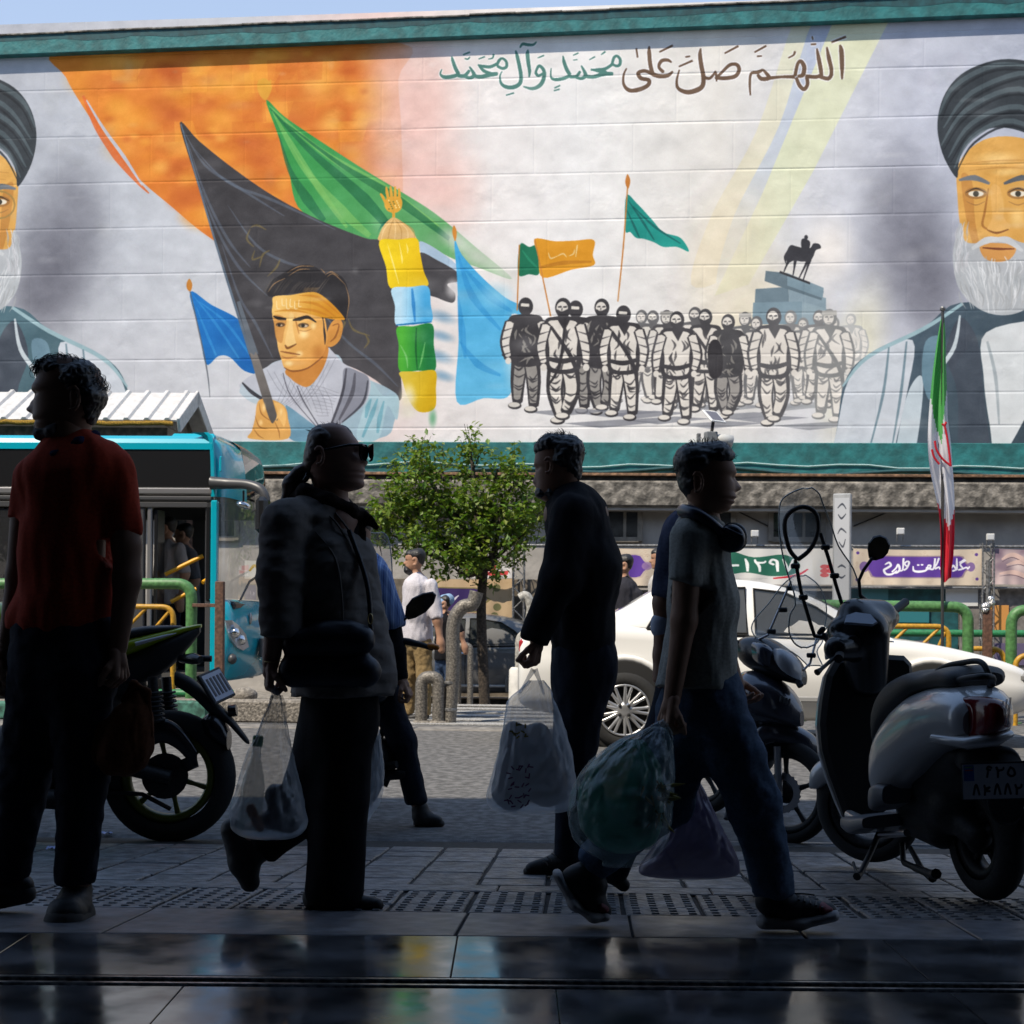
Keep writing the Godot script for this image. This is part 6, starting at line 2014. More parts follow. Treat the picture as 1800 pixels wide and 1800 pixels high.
	var on_nose := func(i: float, y: float, out: float) -> Vector3:
		var k := int(i)
		var v: Vector2 = fine[k].lerp(fine[mini(k + 1, E)], i - k)
		var w: Vector2 = (fine[mini(k + 1, E)] - fine[maxi(k - 1, 0)]).normalized()
		return Vector3(v.x + 0.05 - w.y * out, y, v.y + w.x * out)
	st = S()
	var lamp := [[5.0, 0.98], [8.0, 0.98], [12.0, 0.92], [15.0, 0.82], [16.0, 0.68], [14.0, 0.64], [11.0, 0.68], [8.0, 0.76], [6.0, 0.88]]
	var ring := []
	var ring2 := []
	for e in lamp:
		ring.append(on_nose.call(e[0], e[1], 0.0))
		ring2.append(on_nose.call(e[0], e[1], 0.05))
	skin(st, [ring, ring2])
	var hl := obj("headlamp", st, mat("lamp_shell", 0.5, 0.52, 0.55, 0.15, {"metal": 0.6}), o)
	for e in [[10.0, 0.84], [13.2, 0.76]]:
		st = S()
		ball(st, on_nose.call(e[0], e[1], 0.045), Vector3(0.06, 0.06, 0.06), 12, 8)
		obj("bulb_bowl", st, M.chrome, hl)
	st = S()
	ball(st, on_nose.call(10.0, 0.55, 0.01), Vector3(0.05, 0.06, 0.06), 12, 8)
	obj("fog_lamp", st, M.bus_trim, o)
	st = S()
	ball(st, on_nose.call(17.0, 1.0, 0.02), Vector3(0.02, 0.07, 0.04), 12, 8)
	obj("emblem", st, M.bus_silver, o)
	st = S()
	box(st, on_nose.call(19.5, 0.66, 0.06), Vector3(0.04, 0.22, 0.34), 0.01)
	obj("plate_panel", st, M.bus_trim, o)
	st = S()
	box(st, on_nose.call(19.5, 0.66, 0.085), Vector3(0.02, 0.1, 0.2), 0.004)
	obj("number_plate", st, M.paper, o)
	st = S()
	tube(st, [on_nose.call(12.0, 1.2, 0.06), on_nose.call(16.0, 1.42, 0.05), on_nose.call(22.0, 1.62, 0.04)], 0.014, 6)
	obj("wiper", st, M.bus_black, o)
	var a := [on(f, 371, 849, 0.05), on(f, 400, 850, 0.08), on(f, 436, 852, 0.16), on(f, 460, 862, 0.22), on(f, 469, 882, 0.24)].map(func(v): return v - Vector3(xf, 0, 0))
	st = S()
	tube(st, spline(a, 5), [0.075, 0.075, 0.07, 0.068, 0.064, 0.06, 0.06, 0.058, 0.056, 0.055, 0.055, 0.055, 0.055, 0.055, 0.055, 0.052, 0.05, 0.05, 0.048, 0.045, 0.04], 10)
	var arm := obj("mirror_arm", st, M.bus_trim, o)
	var mp := on(f, 462, 906, 0.24) - Vector3(xf, 0, 0)
	st = S()
	box(st, mp, Vector3(0.14, 0.40, 0.2), 0.045)
	obj("mirror", st, M.bus_black, arm)
	mp = on(f, 428, 888, 0.05) - Vector3(xf, 0, 0)
	st = S()
	ball(st, mp, Vector3(0.09, 0.04, 0.08), 12, 6, Basis(Vector3.BACK, -0.3))
	obj("round_mirror", st, M.chrome, arm)
	st = S()
	tube(st, [mp + Vector3(0, 0.16, 0), mp], 0.012, 6)
	obj("mirror_stalk", st, M.bus_black, arm)
	for x in [-2.6, -8.0]:
		st = S()
		lathe(st, [Vector2(0.0, -0.14), Vector2(0.42, -0.14), Vector2(0.48, -0.1), Vector2(0.48, 0.1), Vector2(0.42, 0.14), Vector2(0.3, 0.14), Vector2(0.26, 0.06), Vector2(0.0, 0.1)], 28, Transform3D(Basis(Vector3.RIGHT, PI / 2), Vector3(x, 0.48, -0.25)))
		obj("wheel", st, M.rubber, o)
# a saloon built in rings along its length; nose towards +x, the rear wheel at x = 0, ground at y = 0
# body: [x, bottom, shoulder, half width]; house: [x, base, top, half width at the base, half width at the top]
func saloon(called: String, label: String, xf: Transform3D, paint: StandardMaterial3D, body: Array, house: Array, front_axle: float, windows: Array, wr: float) -> Node3D:
	var o := thing(called, label, "car")
	o.transform = xf
	mat("car_glass", 0.03, 0.034, 0.036, 0.03, {"alpha": 0.75})
	mat("arch_black", 0.012, 0.012, 0.012, 0.9)
	mat("alloy", 0.50, 0.50, 0.50, 0.3, {"metal": 0.75})
	var st := S()
	var rings := []
	var dense := []
	var bv := body.map(func(b): return Vector4(b[0], b[1], b[2], b[3]))
	dense = spline(bv, 5)
	for b in dense:
		var ring := []
		var lo: float = b.y
		var sh: float = b.z
		var hw: float = b.w
		var h := sh - lo
		for e in [[0.0, 0.0], [0.80, 0.0], [0.92, 0.06], [0.97, 0.2], [1.0, 0.45], [1.0, 0.62], [0.985, 0.66], [0.985, 0.82], [0.96, 0.93], [0.90, 0.985], [0.7, 1.005], [0.35, 1.02], [0.0, 1.025]]:
			ring.append(Vector3(b.x, lo + h * e[1], hw * e[0]))
		for k in range(11, 0, -1): ring.append(Vector3(ring[k].x, ring[k].y, -ring[k].z))
		rings.append(ring)
	skin(st, rings)
	obj("body", st, paint, o)
	st = S()
	rings = []
	var hv := []
	for h in house: hv.append([Vector4(h[0], h[1], h[2], h[3]), Vector4(h[4], 0, 0, 0)])
	var d1 := spline(hv.map(func(e): return e[0]), 4)
	var d2 := spline(hv.map(func(e): return e[1]), 4)
	for i in d1.size():
		var b: Vector4 = d1[i]
		var tw: float = d2[i].x
		var ring := []
		var h := b.z - b.y
		for e in [[0.0, 1.0], [0.04, 0.99], [0.5, 0.52], [0.86, 0.13], [0.95, -0.02], [0.99, -0.14], [1.0, -0.45], [1.012, -1.0]]:
			var z: float = lerpf(tw, b.w, e[1]) if e[1] >= 0 else tw * (1.0 + e[1])
			ring.append(Vector3(b.x, b.y + h * e[0], z))
		for k in range(ring.size() - 2, -1, -1): ring.append(Vector3(ring[k].x, ring[k].y, -ring[k].z))
		rings.append(ring)
	skin(st, rings, false, false, false)
	obj("roof", st, paint, o)
	for s in [1.0, -1.0]:
		for w in windows:
			st = S()
			var p := PackedVector2Array()
			for e in w: p.append(Vector2(e[0], e[1]))
			var idx := Geometry2D.triangulate_polygon(p)
			var lift := func(v: Vector2) -> Vector3:
				var k := 0
				while k < house.size() - 2 and house[k + 1][0] < v.x: k += 1
				var t: float = clampf((v.x - house[k][0]) / (house[k + 1][0] - house[k][0]), 0, 1)
				var y0: float = lerpf(house[k][1], house[k + 1][1], t)
				var y1: float = lerpf(house[k][2], house[k + 1][2], t)
				var u := clampf((v.y - y0) / (y1 - y0), 0, 1)
				return Vector3(v.x, v.y, s * (lerpf(lerpf(house[k][3], house[k + 1][3], t), lerpf(house[k][4], house[k + 1][4], t), u) + 0.012))
			for k in range(0, idx.size(), 3): tri(st, lift.call(p[idx[k]]), lift.call(p[idx[k + 1]]), lift.call(p[idx[k + 2]]), Vector3(0, 0, s))
			var pane := obj("side_window", st, M.car_glass, o)
			st = S()
			var line := []
			for v in p: line.append(lift.call(v))
			line.append(line[0])
			tube(st, line, 0.011, 5, false)
			obj("seal", st, M.arch_black, pane)
	for ax in [0.0, front_axle]:
		for s in [1.0, -1.0]:
			var zz: float = s * (body[body.size() / 2][3] - 0.005)
			st = S()
			lathe(st, [Vector2(0.0, -0.16), Vector2(wr + 0.075, -0.16), Vector2(wr + 0.075, 0.006), Vector2(wr + 0.055, 0.012), Vector2(0, 0.008)], 30, Transform3D(Basis(Vector3.RIGHT, s * PI / 2), Vector3(ax, wr + 0.03, zz)))
			obj("wheel_arch", st, M.arch_black, o)
			st = S()
			for i in 17:
				var a0 := PI * i / 16.0 - 0.06
				pass
			var arc := []
			for i in 21:
				var a0 := -0.25 + (PI + 0.5) * i / 20.0
				arc.append(Vector3(ax + cos(a0) * (wr + 0.085), wr + 0.03 + sin(a0) * (wr + 0.085), zz - s * 0.01))
			tube(st, arc, 0.028, 8)
			obj("arch_lip", st, paint, o)
			var t := Transform3D(Basis(Vector3.RIGHT, s * PI / 2), Vector3(ax, wr, zz - s * 0.03))
			st = S()
			lathe(st, [Vector2(wr * 0.68, -0.1), Vector2(wr * 0.92, -0.1), Vector2(wr, -0.07), Vector2(wr, 0.05), Vector2(wr * 0.95, 0.075), Vector2(wr * 0.74, 0.08), Vector2(wr * 0.68, 0.06)], 36, t)
			var wh := obj("wheel", st, M.rubber, o)
			st = S()
			lathe(st, [Vector2(wr * 0.69, 0.074), Vector2(wr * 0.64, 0.07), Vector2(wr * 0.62, 0.02), Vector2(wr * 0.62, -0.06), Vector2(0.0, -0.07)], 36, t)
			obj("rim_barrel", st, M.arch_black, wh)
			st = S()
			lathe(st, [Vector2(wr * 0.70, 0.07), Vector2(wr * 0.685, 0.084), Vector2(wr * 0.645, 0.082), Vector2(wr * 0.63, 0.05)], 36, t)
			for i in 9:
				var a0 := TAU * i / 9.0
				for e in [-0.13, 0.13]:
					var d0 := Vector3(cos(a0 + e * 0.35), 0, sin(a0 + e * 0.35))
					var d1_ := Vector3(cos(a0 + e), 0, sin(a0 + e))
					tube(st, [t * (d0 * wr * 0.13 + Vector3.UP * 0.07), t * (d1_ * wr * 0.45 + Vector3.UP * 0.075), t * (d1_ * wr * 0.65 + Vector3.UP * 0.07)], [0.022, 0.014, 0.015], 6)
			lathe(st, [Vector2(wr * 0.24, 0.05), Vector2(wr * 0.23, 0.085), Vector2(wr * 0.1, 0.095), Vector2(0, 0.095)], 18, t)
			obj("rim", st, M.alloy, wh)
			st = S()
			for i in 4:
				var a0 := TAU * (i + 0.5) / 4.0
				ball(st, t * Vector3(cos(a0) * wr * 0.17, 0.093, sin(a0) * wr * 0.17), Vector3.ONE * 0.014, 8, 5)
			obj("wheel_bolts", st, M.arch_black, wh, "stuff")
	return o
func cars() -> void:
	mat("car_white", 0.78, 0.77, 0.74, 0.3, {"coat": 0.8})
	mat("car_grey", 0.12, 0.12, 0.123, 0.3, {"coat": 0.8, "metal": 0.2})
	var d := 12.1
	var f := frame(d, YAW * 0.5, ground_y(d))
	var x0 := on(f, 1097, 1245, 0.0).x
	var xf := f * Transform3D(Basis.IDENTITY, Vector3(x0, 0, -0.84))
	var o := saloon("white_car", "white saloon car driving past behind the boy and the scooters", xf, M.car_white,
		[[-0.86, 0.42, 0.78, 0.62], [-0.82, 0.32, 0.90, 0.76], [-0.6, 0.26, 1.0, 0.82], [0.0, 0.24, 1.0, 0.84], [0.9, 0.22, 0.93, 0.85], [1.7, 0.22, 0.90, 0.85], [2.3, 0.23, 0.87, 0.83], [2.8, 0.25, 0.78, 0.80], [3.15, 0.28, 0.68, 0.74], [3.32, 0.34, 0.58, 0.64], [3.36, 0.40, 0.5, 0.56]],
		[[-0.25, 0.98, 1.0, 0.74, 0.70], [0.0, 0.97, 1.12, 0.77, 0.66], [0.3, 0.95, 1.29, 0.80, 0.60], [0.7, 0.92, 1.36, 0.81, 0.58], [1.1, 0.9, 1.35, 0.81, 0.58], [1.5, 0.89, 1.24, 0.81, 0.62], [1.85, 0.88, 1.05, 0.80, 0.68], [2.15, 0.87, 0.89, 0.78, 0.74]], 2.44,
		[[[0.18, 0.95], [0.24, 1.05], [0.34, 1.13], [0.42, 1.14], [0.42, 0.94]], [[0.47, 0.93], [0.47, 1.24], [0.62, 1.28], [0.98, 1.29], [0.98, 0.92]], [[1.05, 0.92], [1.05, 1.28], [1.3, 1.25], [1.55, 1.13], [1.78, 0.97], [1.80, 0.91]]], 0.30)
	var st := S()
	var g := []
	for i in 5:
		var t := i / 4.0
		var row := []
		for s in [-1.0, -0.5, 0.0, 0.5, 1.0]: row.append(Vector3(lerpf(0.30, -0.16, t), lerpf(1.275, 1.035, t) + 0.012 - absf(s) * 0.02, s * lerpf(0.56, 0.66, t)))
		g.append(row)
	sheet(st, g, Vector3.UP)
	obj("rear_window", st, M.car_glass, o)
	st = S()
	g = []
	for i in 5:
		var t := i / 4.0
		var row := []
		for s in [-1.0, -0.5, 0.0, 0.5, 1.0]: row.append(Vector3(lerpf(1.42, 2.1, t) + 0.02, lerpf(1.285, 0.925, t) + 0.012 - absf(s) * 0.015, s * lerpf(0.57, 0.70, t)))
		g.append(row)
	sheet(st, g, Vector3.UP)
	obj("windscreen", st, M.car_glass, o)
	st = S()
	tube(st, [Vector3(2.14, 0.9, 0.4), Vector3(2.0, 0.965, 0.1), Vector3(1.95, 0.98, -0.3)], 0.012, 5)
	obj("wiper", st, M.arch_black, o)
	st = S()
	box(st, Vector3(3.16, 0.58, 0.66), Vector3(0.3, 0.09, 0.12), 0.03, Transform3D(Basis(Vector3.UP, 0.5), Vector3.ZERO) if false else Transform3D.IDENTITY)
	obj("headlamp", st, mat("lamp_smoke", 0.25, 0.25, 0.24, 0.1), o)
	st = S()
	box(st, Vector3(-0.80, 0.80, 0.62), Vector3(0.1, 0.14, 0.24), 0.03)
	obj("tail_lamp", st, mat("lamp_red", 0.35, 0.01, 0.01, 0.15), o)
	for s in [1.0, -1.0]:
		st = S()
		ball(st, Vector3(1.78, 0.99, s * 0.9), Vector3(0.07, 0.065, 0.10), 12, 8)
		obj("door_mirror", st, M.car_white, o)
		st = S()
		box(st, Vector3(1.2, 0.40, s * 0.853), Vector3(1.7, 0.045, 0.02), 0.008)
		obj("rub_strip", st, mat("strip_grey", 0.3, 0.3, 0.3, 0.5), o)
		for x in [1.0, 1.93]:
			st = S()
			tube(st, [Vector3(x, 0.88, s * 0.839), Vector3(x + 0.02, 0.6, s * 0.853), Vector3(x, 0.30, s * 0.842)], 0.004, 4)
			obj("door_gap", st, M.arch_black, o)
		for x in [0.82, 1.76]:
			st = S()
			box(st, Vector3(x, 0.79, s * 0.85), Vector3(0.17, 0.03, 0.03), 0.01)
			obj("door_handle", st, M.car_white, o)
	d = 23.0
	f = frame(d, YAW, ground_y(d))
	x0 = on(f, 936, 1200, 0.0).x
	xf = f * Transform3D(Basis(Vector3.UP, PI), Vector3(x0, 0.0, -0.85))
	o = saloon("grey_car", "dark grey saloon car parked at the far kerb beyond the bollards", xf, M.car_grey,
		[[-0.9, 0.42, 0.8, 0.62], [-0.84, 0.32, 0.93, 0.78], [-0.6, 0.26, 0.99, 0.83], [0.0, 0.23, 0.97, 0.86], [0.9, 0.21, 0.95, 0.87], [1.8, 0.21, 0.93, 0.87], [2.5, 0.23, 0.88, 0.84], [3.0, 0.25, 0.76, 0.80], [3.35, 0.3, 0.64, 0.7], [3.45, 0.36, 0.56, 0.58]],
		[[-0.5, 0.97, 1.0, 0.74, 0.70], [-0.1, 0.97, 1.17, 0.78, 0.64], [0.35, 0.95, 1.37, 0.82, 0.60], [0.9, 0.94, 1.44, 0.83, 0.58], [1.3, 0.93, 1.42, 0.83, 0.58], [1.75, 0.92, 1.26, 0.82, 0.62], [2.1, 0.91, 1.08, 0.81, 0.68], [2.45, 0.89, 0.92, 0.79, 0.74]], 2.65,
		[[[0.08, 0.98], [0.3, 1.18], [0.5, 1.30], [0.85, 1.36], [0.98, 1.36], [0.98, 0.96]], [[1.06, 0.96], [1.06, 1.355], [1.3, 1.335], [1.6, 1.22], [1.95, 1.03], [2.0, 0.95]]], 0.31)
	for s in [1.0, -1.0]:
		for x in [0.18, 1.14]:
			st = S()
			box(st, Vector3(x, 0.82, s * 0.875), Vector3(0.19, 0.035, 0.03), 0.01)
			obj("door_handle", st, M.chrome, o)
		for x in [1.02, 2.0, 0.06]:
			st = S()
			tube(st, [Vector3(x, 0.93, s * 0.853), Vector3(x + 0.02, 0.6, s * 0.872), Vector3(x, 0.29, s * 0.858)], 0.005, 4)
			obj("door_gap", st, M.arch_black, o)
		st = S()
		box(st, Vector3(1.2, 0.33, s * 0.855), Vector3(2.0, 0.04, 0.03), 0.01)
		obj("sill_strip", st, mat("strip_light", 0.35, 0.35, 0.35, 0.4), o)
# a street tree: bent trunk, limbs, and leaves in clumps along the shoots
func leafy(label: String, at: Vector3, blobs: Array, trunk: Array, seed_: int, n: int, called := "street_tree") -> void:
	var r := RandomNumberGenerator.new()
	r.seed = seed_
	var o := thing(called, label, "tree", at)
	mat("bark", 0.10, 0.075, 0.055, 0.9, {"vary": 0.4, "tri": 2.0, "bump": 10.0})
	mat("leaf", 1, 1, 1, 0.45, {"vc": true, "back": [0.7, 0.8, 0.3]})
	var st := S()
	tube(st, spline(trunk, 5), [0.085, 0.083, 0.08, 0.078, 0.075, 0.073, 0.07, 0.068, 0.066, 0.064, 0.062] if trunk.size() == 3 else 0.07, 10)
	obj("trunk", st, M.bark, o)
	var crown := S()
	crown.set_smooth_group(-1)
	var top: Vector3 = trunk[-1]
	var twigs := S()
	for b in blobs:
		var c: Vector3 = b[0]
		var rad: Vector3 = b[1]
		st = S()
		var mid := top.lerp(c, 0.5) + Vector3(r.randf_range(-0.15, 0.15), -0.1, r.randf_range(-0.15, 0.15))
		tube(st, spline([top, mid, c], 4), [0.05, 0.046, 0.042, 0.038, 0.034, 0.03, 0.026, 0.02, 0.014], 7)
		obj("limb", st, M.bark, o)
		var sprays := int(n * rad.x * rad.y * 2.4)
		for i in sprays:
			var v := Vector3(r.randfn(), r.randfn(), r.randfn()).normalized() * pow(r.randf(), 0.45)
			var p := c + v * rad
			var dir := (v * 0.7 + Vector3(0, 0.75, 0) + Vector3(r.randf_range(-0.5, 0.5), r.randf_range(-0.3, 0.3), r.randf_range(-0.5, 0.5))).normalized()
			var len := r.randf_range(0.14, 0.34)
			if r.randf() < 0.4: tube(twigs, [p - dir * 0.1, p + dir * len], [0.006, 0.003], 4, false)
			var tone := r.randf_range(0.75, 1.2)
			for k in r.randi_range(7, 12):
				var q := p + dir * len * r.randf() + Vector3(r.randf_range(-0.05, 0.05), r.randf_range(-0.05, 0.05), r.randf_range(-0.05, 0.05))
				var a := Vector3(r.randf_range(-1, 1), r.randf_range(-0.9, 0.5), r.randf_range(-1, 1)).normalized()
				var s := a.cross(Vector3(r.randf_range(-0.6, 0.6), 1, r.randf_range(-0.6, 0.6))).normalized()
				var L := r.randf_range(0.07, 0.125)
				var col := Color(0.15 * tone * r.randf_range(0.8, 1.3), 0.235 * tone, 0.035 * tone)
				var up := s.cross(a).normalized() * L * 0.12
				crown.set_color(col)
				var m1 := q + a * L * 0.5 + s * L * 0.30 + up
				var m2 := q + a * L * 0.5 - s * L * 0.30 + up
				var tip := q + a * L
				crown.add_vertex(q)
				crown.add_vertex(m1)
				crown.add_vertex(tip)
				crown.add_vertex(q)
				crown.add_vertex(tip)
				crown.add_vertex(m2)
	obj("twigs", twigs, M.bark, o, "stuff")
	obj("leaves", crown, M.leaf, o, "stuff")
func tree_row() -> void:
	var d := 21.6
	var g := P(853, 1240, d)
	g.y = -0.36
	var at := func(px: float, py: float, z: float) -> Vector3: return P(px, py, d - z) - g
	var bl := []
	for e in [[800, 900, 0.1, 75, 70], [720, 880, 0.3, 60, 55], [880, 900, 0.2, 60, 65], [690, 940, -0.2, 40, 50], [760, 960, 0.5, 60, 42], [860, 965, 0.3, 60, 45], [930, 905, -0.1, 36, 36], [735, 820, 0.1, 22, 46], [775, 815, -0.2, 16, 42], [832, 812, 0.0, 18, 42], [875, 825, 0.2, 16, 38], [905, 845, 0.0, 22, 36], [800, 1000, 0.4, 50, 22], [845, 1005, 0.2, 40, 24], [920, 940, 0.2, 34, 30], [700, 905, 0.0, 46, 34], [730, 800, 0.0, 10, 24], [828, 795, 0.0, 10, 20]]:
		bl.append([at.call(e[0], e[1], e[2]), Vector3(e[3] / 123.0, e[4] / 123.0, 0.5)])
	leafy("bushy young street tree with bright green leaves between the woman and the man in black", g, bl, [Vector3(0, -0.05, 0), at.call(846, 1080, 0.0), at.call(851, 1000, 0.1)], 4, 165)
	d = 22.4
	g = P(472, 1240, d)
	g.y = -0.38
	bl = []
	for e in [[470, 900, 0, 45, 60], [500, 870, 0.2, 36, 50], [450, 840, 0.1, 22, 45], [420, 920, 0.3, 50, 60], [380, 940, 0, 50, 60], [480, 960, 0.2, 46, 50], [340, 930, 0.1, 50, 60], [520, 930, 0.0, 30, 50], [446, 985, 0.2, 50, 34]]:
		bl.append([at.call(e[0], e[1], e[2]), Vector3(e[3] / 118.0, e[4] / 118.0, 0.5)])
	leafy("leafy street tree half hidden behind the front of the bus", g, bl, [Vector3(0, -0.05, 0), at.call(466, 1090, 0.0), at.call(466, 1000, 0.1)], 9, 150)
# scooters and motorcycles
# cones between points of the picture at their depths: [x, y, d, x, y, d, ra, rb, (join)], radii in metres; o is the thing's origin
func lumps(o: Vector3, bones: Array, cell: float, join := 0.02) -> ArrayMesh:
	var lo := Vector3.INF
	var hi := -Vector3.INF
	var c := []
	for b in bones:
		var a := P(b[0], b[1], b[2]) - o
		var e := P(b[3], b[4], b[5]) - o
		c.append([a, e, b[6], b[7], b[8] if b.size() > 8 else join])
		lo = lo.min(a - Vector3.ONE * b[6]).min(e - Vector3.ONE * b[7])
		hi = hi.max(a + Vector3.ONE * b[6]).max(e + Vector3.ONE * b[7])
	var fd := Field.new(lo, hi, cell)
	for b in c: fd.cone(b[0], b[1], b[2], b[3], 1.0, b[4])
	var k := Flesh.new()
	k.add(fd)
	return k.mesh()
# rounded hull through stations [x, top y, bottom y, d, half width, (squareness)] of the picture; side is the hull's sideways direction
func hull(o: Vector3, stations: Array, side: Vector3, n := 4) -> SurfaceTool:
	var A := []
	var B := []
	var W := []
	for s in stations:
		A.append(P(s[0], s[1], s[3]) - o)
		B.append(P(s[0], s[2], s[3]) - o)
		W.append(Vector2(s[4], s[5] if s.size() > 5 else 0.75))
	A = spline(A, n)
	B = spline(B, n)
	W = spline(W, n)
	var rings := []
	for k in A.size():
		var c: Vector3 = (A[k] + B[k]) / 2
		var up: Vector3 = (A[k] - B[k]) / 2
		var ring := []
		for j in 24:
			var a := TAU * j / 24
			ring.append(c + up * signf(sin(a)) * pow(absf(sin(a)), W[k].y) + side * W[k].x * signf(cos(a)) * pow(absf(cos(a)), W[k].y))
		rings.append(ring)
	var st := S()
	skin(st, rings)
	return st
func rod(o: Vector3, pts: Array, r, sides := 8, round := 0.0) -> SurfaceTool:
	var l := pts.map(func(e): return P(e[0], e[1], e[2]) - o)
	if round > 0.0: l = bend(l, round)
	var st := S()
	tube(st, l, r, sides)
	return st
# a wheel: tyre, rim, spokes, hub as parts; axle is the direction of its axle
func bike_wheel(parent: Node3D, c: Vector3, axle: Vector3, R: float, w: float, spokes: int, rim_mat: Material, disc := false) -> void:
	axle = axle.normalized()
	var u := axle.cross(Vector3.UP).normalized()
	var t := Transform3D(Basis(u, axle, u.cross(axle)), c)
	var st := S()
	var prof := []
	for i in 13:
		var a := -0.15 * PI + 1.3 * PI * i / 12.0 - PI * 0.5
		prof.append(Vector2(R - w * 0.5 + cos(a + PI * 0.0) * w * 0.5, sin(a) * w * 0.5))
	lathe(st, prof, 44, t)
	var wh := obj("wheel", st, M.rubber, parent)
	var rr := R - w * 0.86
	st = S()
	lathe(st, [Vector2(rr - 0.018, -w * 0.34), Vector2(rr + 0.012, -w * 0.36), Vector2(rr + 0.012, w * 0.36), Vector2(rr - 0.018, w * 0.34), Vector2(rr - 0.03, 0.0), Vector2(rr - 0.018, -w * 0.34)], 40, t)
	obj("rim", st, rim_mat, wh)
	for i in spokes:
		var a := TAU * i / spokes + 0.3
		var d0 := t.basis * Vector3(cos(a), 0, sin(a))
		st = S()
		tube(st, [c + d0 * 0.03, c + d0 * rr * 0.6, c + d0 * (rr - 0.015)], [0.022, 0.012, 0.017], 7)
		obj("spoke", st, rim_mat, wh)
	st = S()
	lathe(st, [Vector2(0, -w * 0.55), Vector2(0.05, -w * 0.5), Vector2(0.06, 0), Vector2(0.05, w * 0.5), Vector2(0, w * 0.55)], 20, t)
	obj("hub", st, M.engine, wh)
	if disc:
		st = S()
		for i in 24:
			var a := TAU * i / 24
			var b := TAU * (i + 1) / 24
			var pa := Vector3(cos(a), 0, sin(a))
			var pb := Vector3(cos(b), 0, sin(b))
			var pm := Vector3(cos((a + b) / 2), 0, sin((a + b) / 2))
			st.set_smooth_group(-1)
			for y in [w * 0.62, w * 0.56]:
				var up: Vector3 = Vector3.UP * y
				quad(st, t * (pa * 0.066 + up), t * (pa * 0.100 + up), t * (pm * 0.108 + up), t * (pb * 0.066 + up), axle * signf(y - w * 0.59))
				tri(st, t * (pm * 0.108 + up), t * (pb * 0.100 + up), t * (pb * 0.066 + up), axle * signf(y - w * 0.59))
		obj("brake_disc", st, M.disc_steel, wh)
func two_wheelers() -> void:
	mat("engine", 0.035, 0.035, 0.036, 0.55, {"metal": 0.3, "vary": 0.5, "tri": 6.0})
	mat("gloss_black", 0.010, 0.010, 0.012, 0.22)
	mat("matt_black", 0.012, 0.012, 0.013, 0.6)
	mat("seat_black", 0.014, 0.013, 0.013, 0.5, {"bump": 4.0, "bfreq": 0.3, "tri": 5.0, "world": false})
	mat("silver_paint", 0.42, 0.42, 0.42, 0.3, {"coat": 0.6, "metal": 0.25})
	mat("slate_paint", 0.035, 0.038, 0.055, 0.25, {"coat": 0.8, "metal": 0.3})
	mat("lime_paint", 0.30, 0.40, 0.005, 0.3, {"coat": 0.6})
	mat("clear_plastic", 0.55, 0.6, 0.57, 0.06, {"alpha": 0.30})
	mat("lamp_white", 0.6, 0.62, 0.66, 0.08, {"alpha": 0.5})
	mat("disc_steel", 0.4, 0.4, 0.42, 0.35, {"metal": 1.0})
	mat("mirror_glass", 0.8, 0.82, 0.85, 0.02, {"metal": 1.0})
	mat("lime_rim", 0.10, 0.125, 0.005, 0.4)
	mat("grey_plastic", 0.10, 0.105, 0.115, 0.45)
	mat("decal_red", 0.35, 0.015, 0.02, 0.4)
	mat("decal_dark", 0.04, 0.04, 0.05, 0.4)
	white_scooter()
	dark_underbone()
	lime_motorcycle()
	riders_motorcycle()
func outline(o: Vector3, pts: Array, d: float, thick: float, bev := 0.0, yaw := 0.0) -> SurfaceTool:
	var pl := PackedVector2Array()
	var a := P(pts[0][0], pts[0][1], d)
	for e in pts: pl.append(Vector2((e[0] - pts[0][0]) / F * d / cos(yaw), -(e[1] - pts[0][1]) / F * d))
	var st := S()
	slab(st, pl, -thick / 2, thick / 2, Transform3D(Basis(Vector3.UP, yaw), a - o), bev)
	return st
func pane(o: Vector3, rows: Array, bulge: float) -> SurfaceTool:
	var g := []
	for r in rows:
		var l := P(r[1], r[0], r[2]) - o
		var e := P(r[3], r[0] + (r[5] if r.size() > 5 else 0.0), r[4]) - o
		var row := []
		for j in 13:
			var u := j / 12.0
			row.append(l.lerp(e, u) + Vector3(0, 0, -bulge * 4.0 * u * (1 - u)))
		g.append(row)
	var fine := []
	var cols := []
	for j in 13:
		var c := []
		for i in g.size(): c.append(g[i][j])
		cols.append(spline(c, 3))
	for i in cols[0].size():
		var row := []
		for j in 13: row.append(cols[j][i])
		fine.append(row)
	var st := S()
	sheet(st, fine, Vector3.BACK)
	return st
func rim_of(o: Vector3, rows: Array, bulge: float) -> SurfaceTool:
	var l := []
	var e := []
	for r in rows:
		l.append(P(r[1], r[0], r[2]) - o)
		e.append(P(r[3], r[0] + (r[5] if r.size() > 5 else 0.0), r[4]) - o)
	e.reverse()
	var top := []
	for j in range(1, 6):
		var u := 1.0 - j / 6.0
		top.append((l[0] as Vector3).lerp(e[-1], u) + Vector3(0, 0, -bulge * 4 * u * (1 - u)))
	var bot := []
	for j in range(1, 6):
		var u := j / 6.0
		bot.append((l[-1] as Vector3).lerp(e[0], u) + Vector3(0, 0, -bulge * 4 * u * (1 - u)))
	var line: Array = spline(l + bot + e + top + [l[0]], 3)
	var st := S()
	tube(st, line, 0.0035, 5, false)
	return st
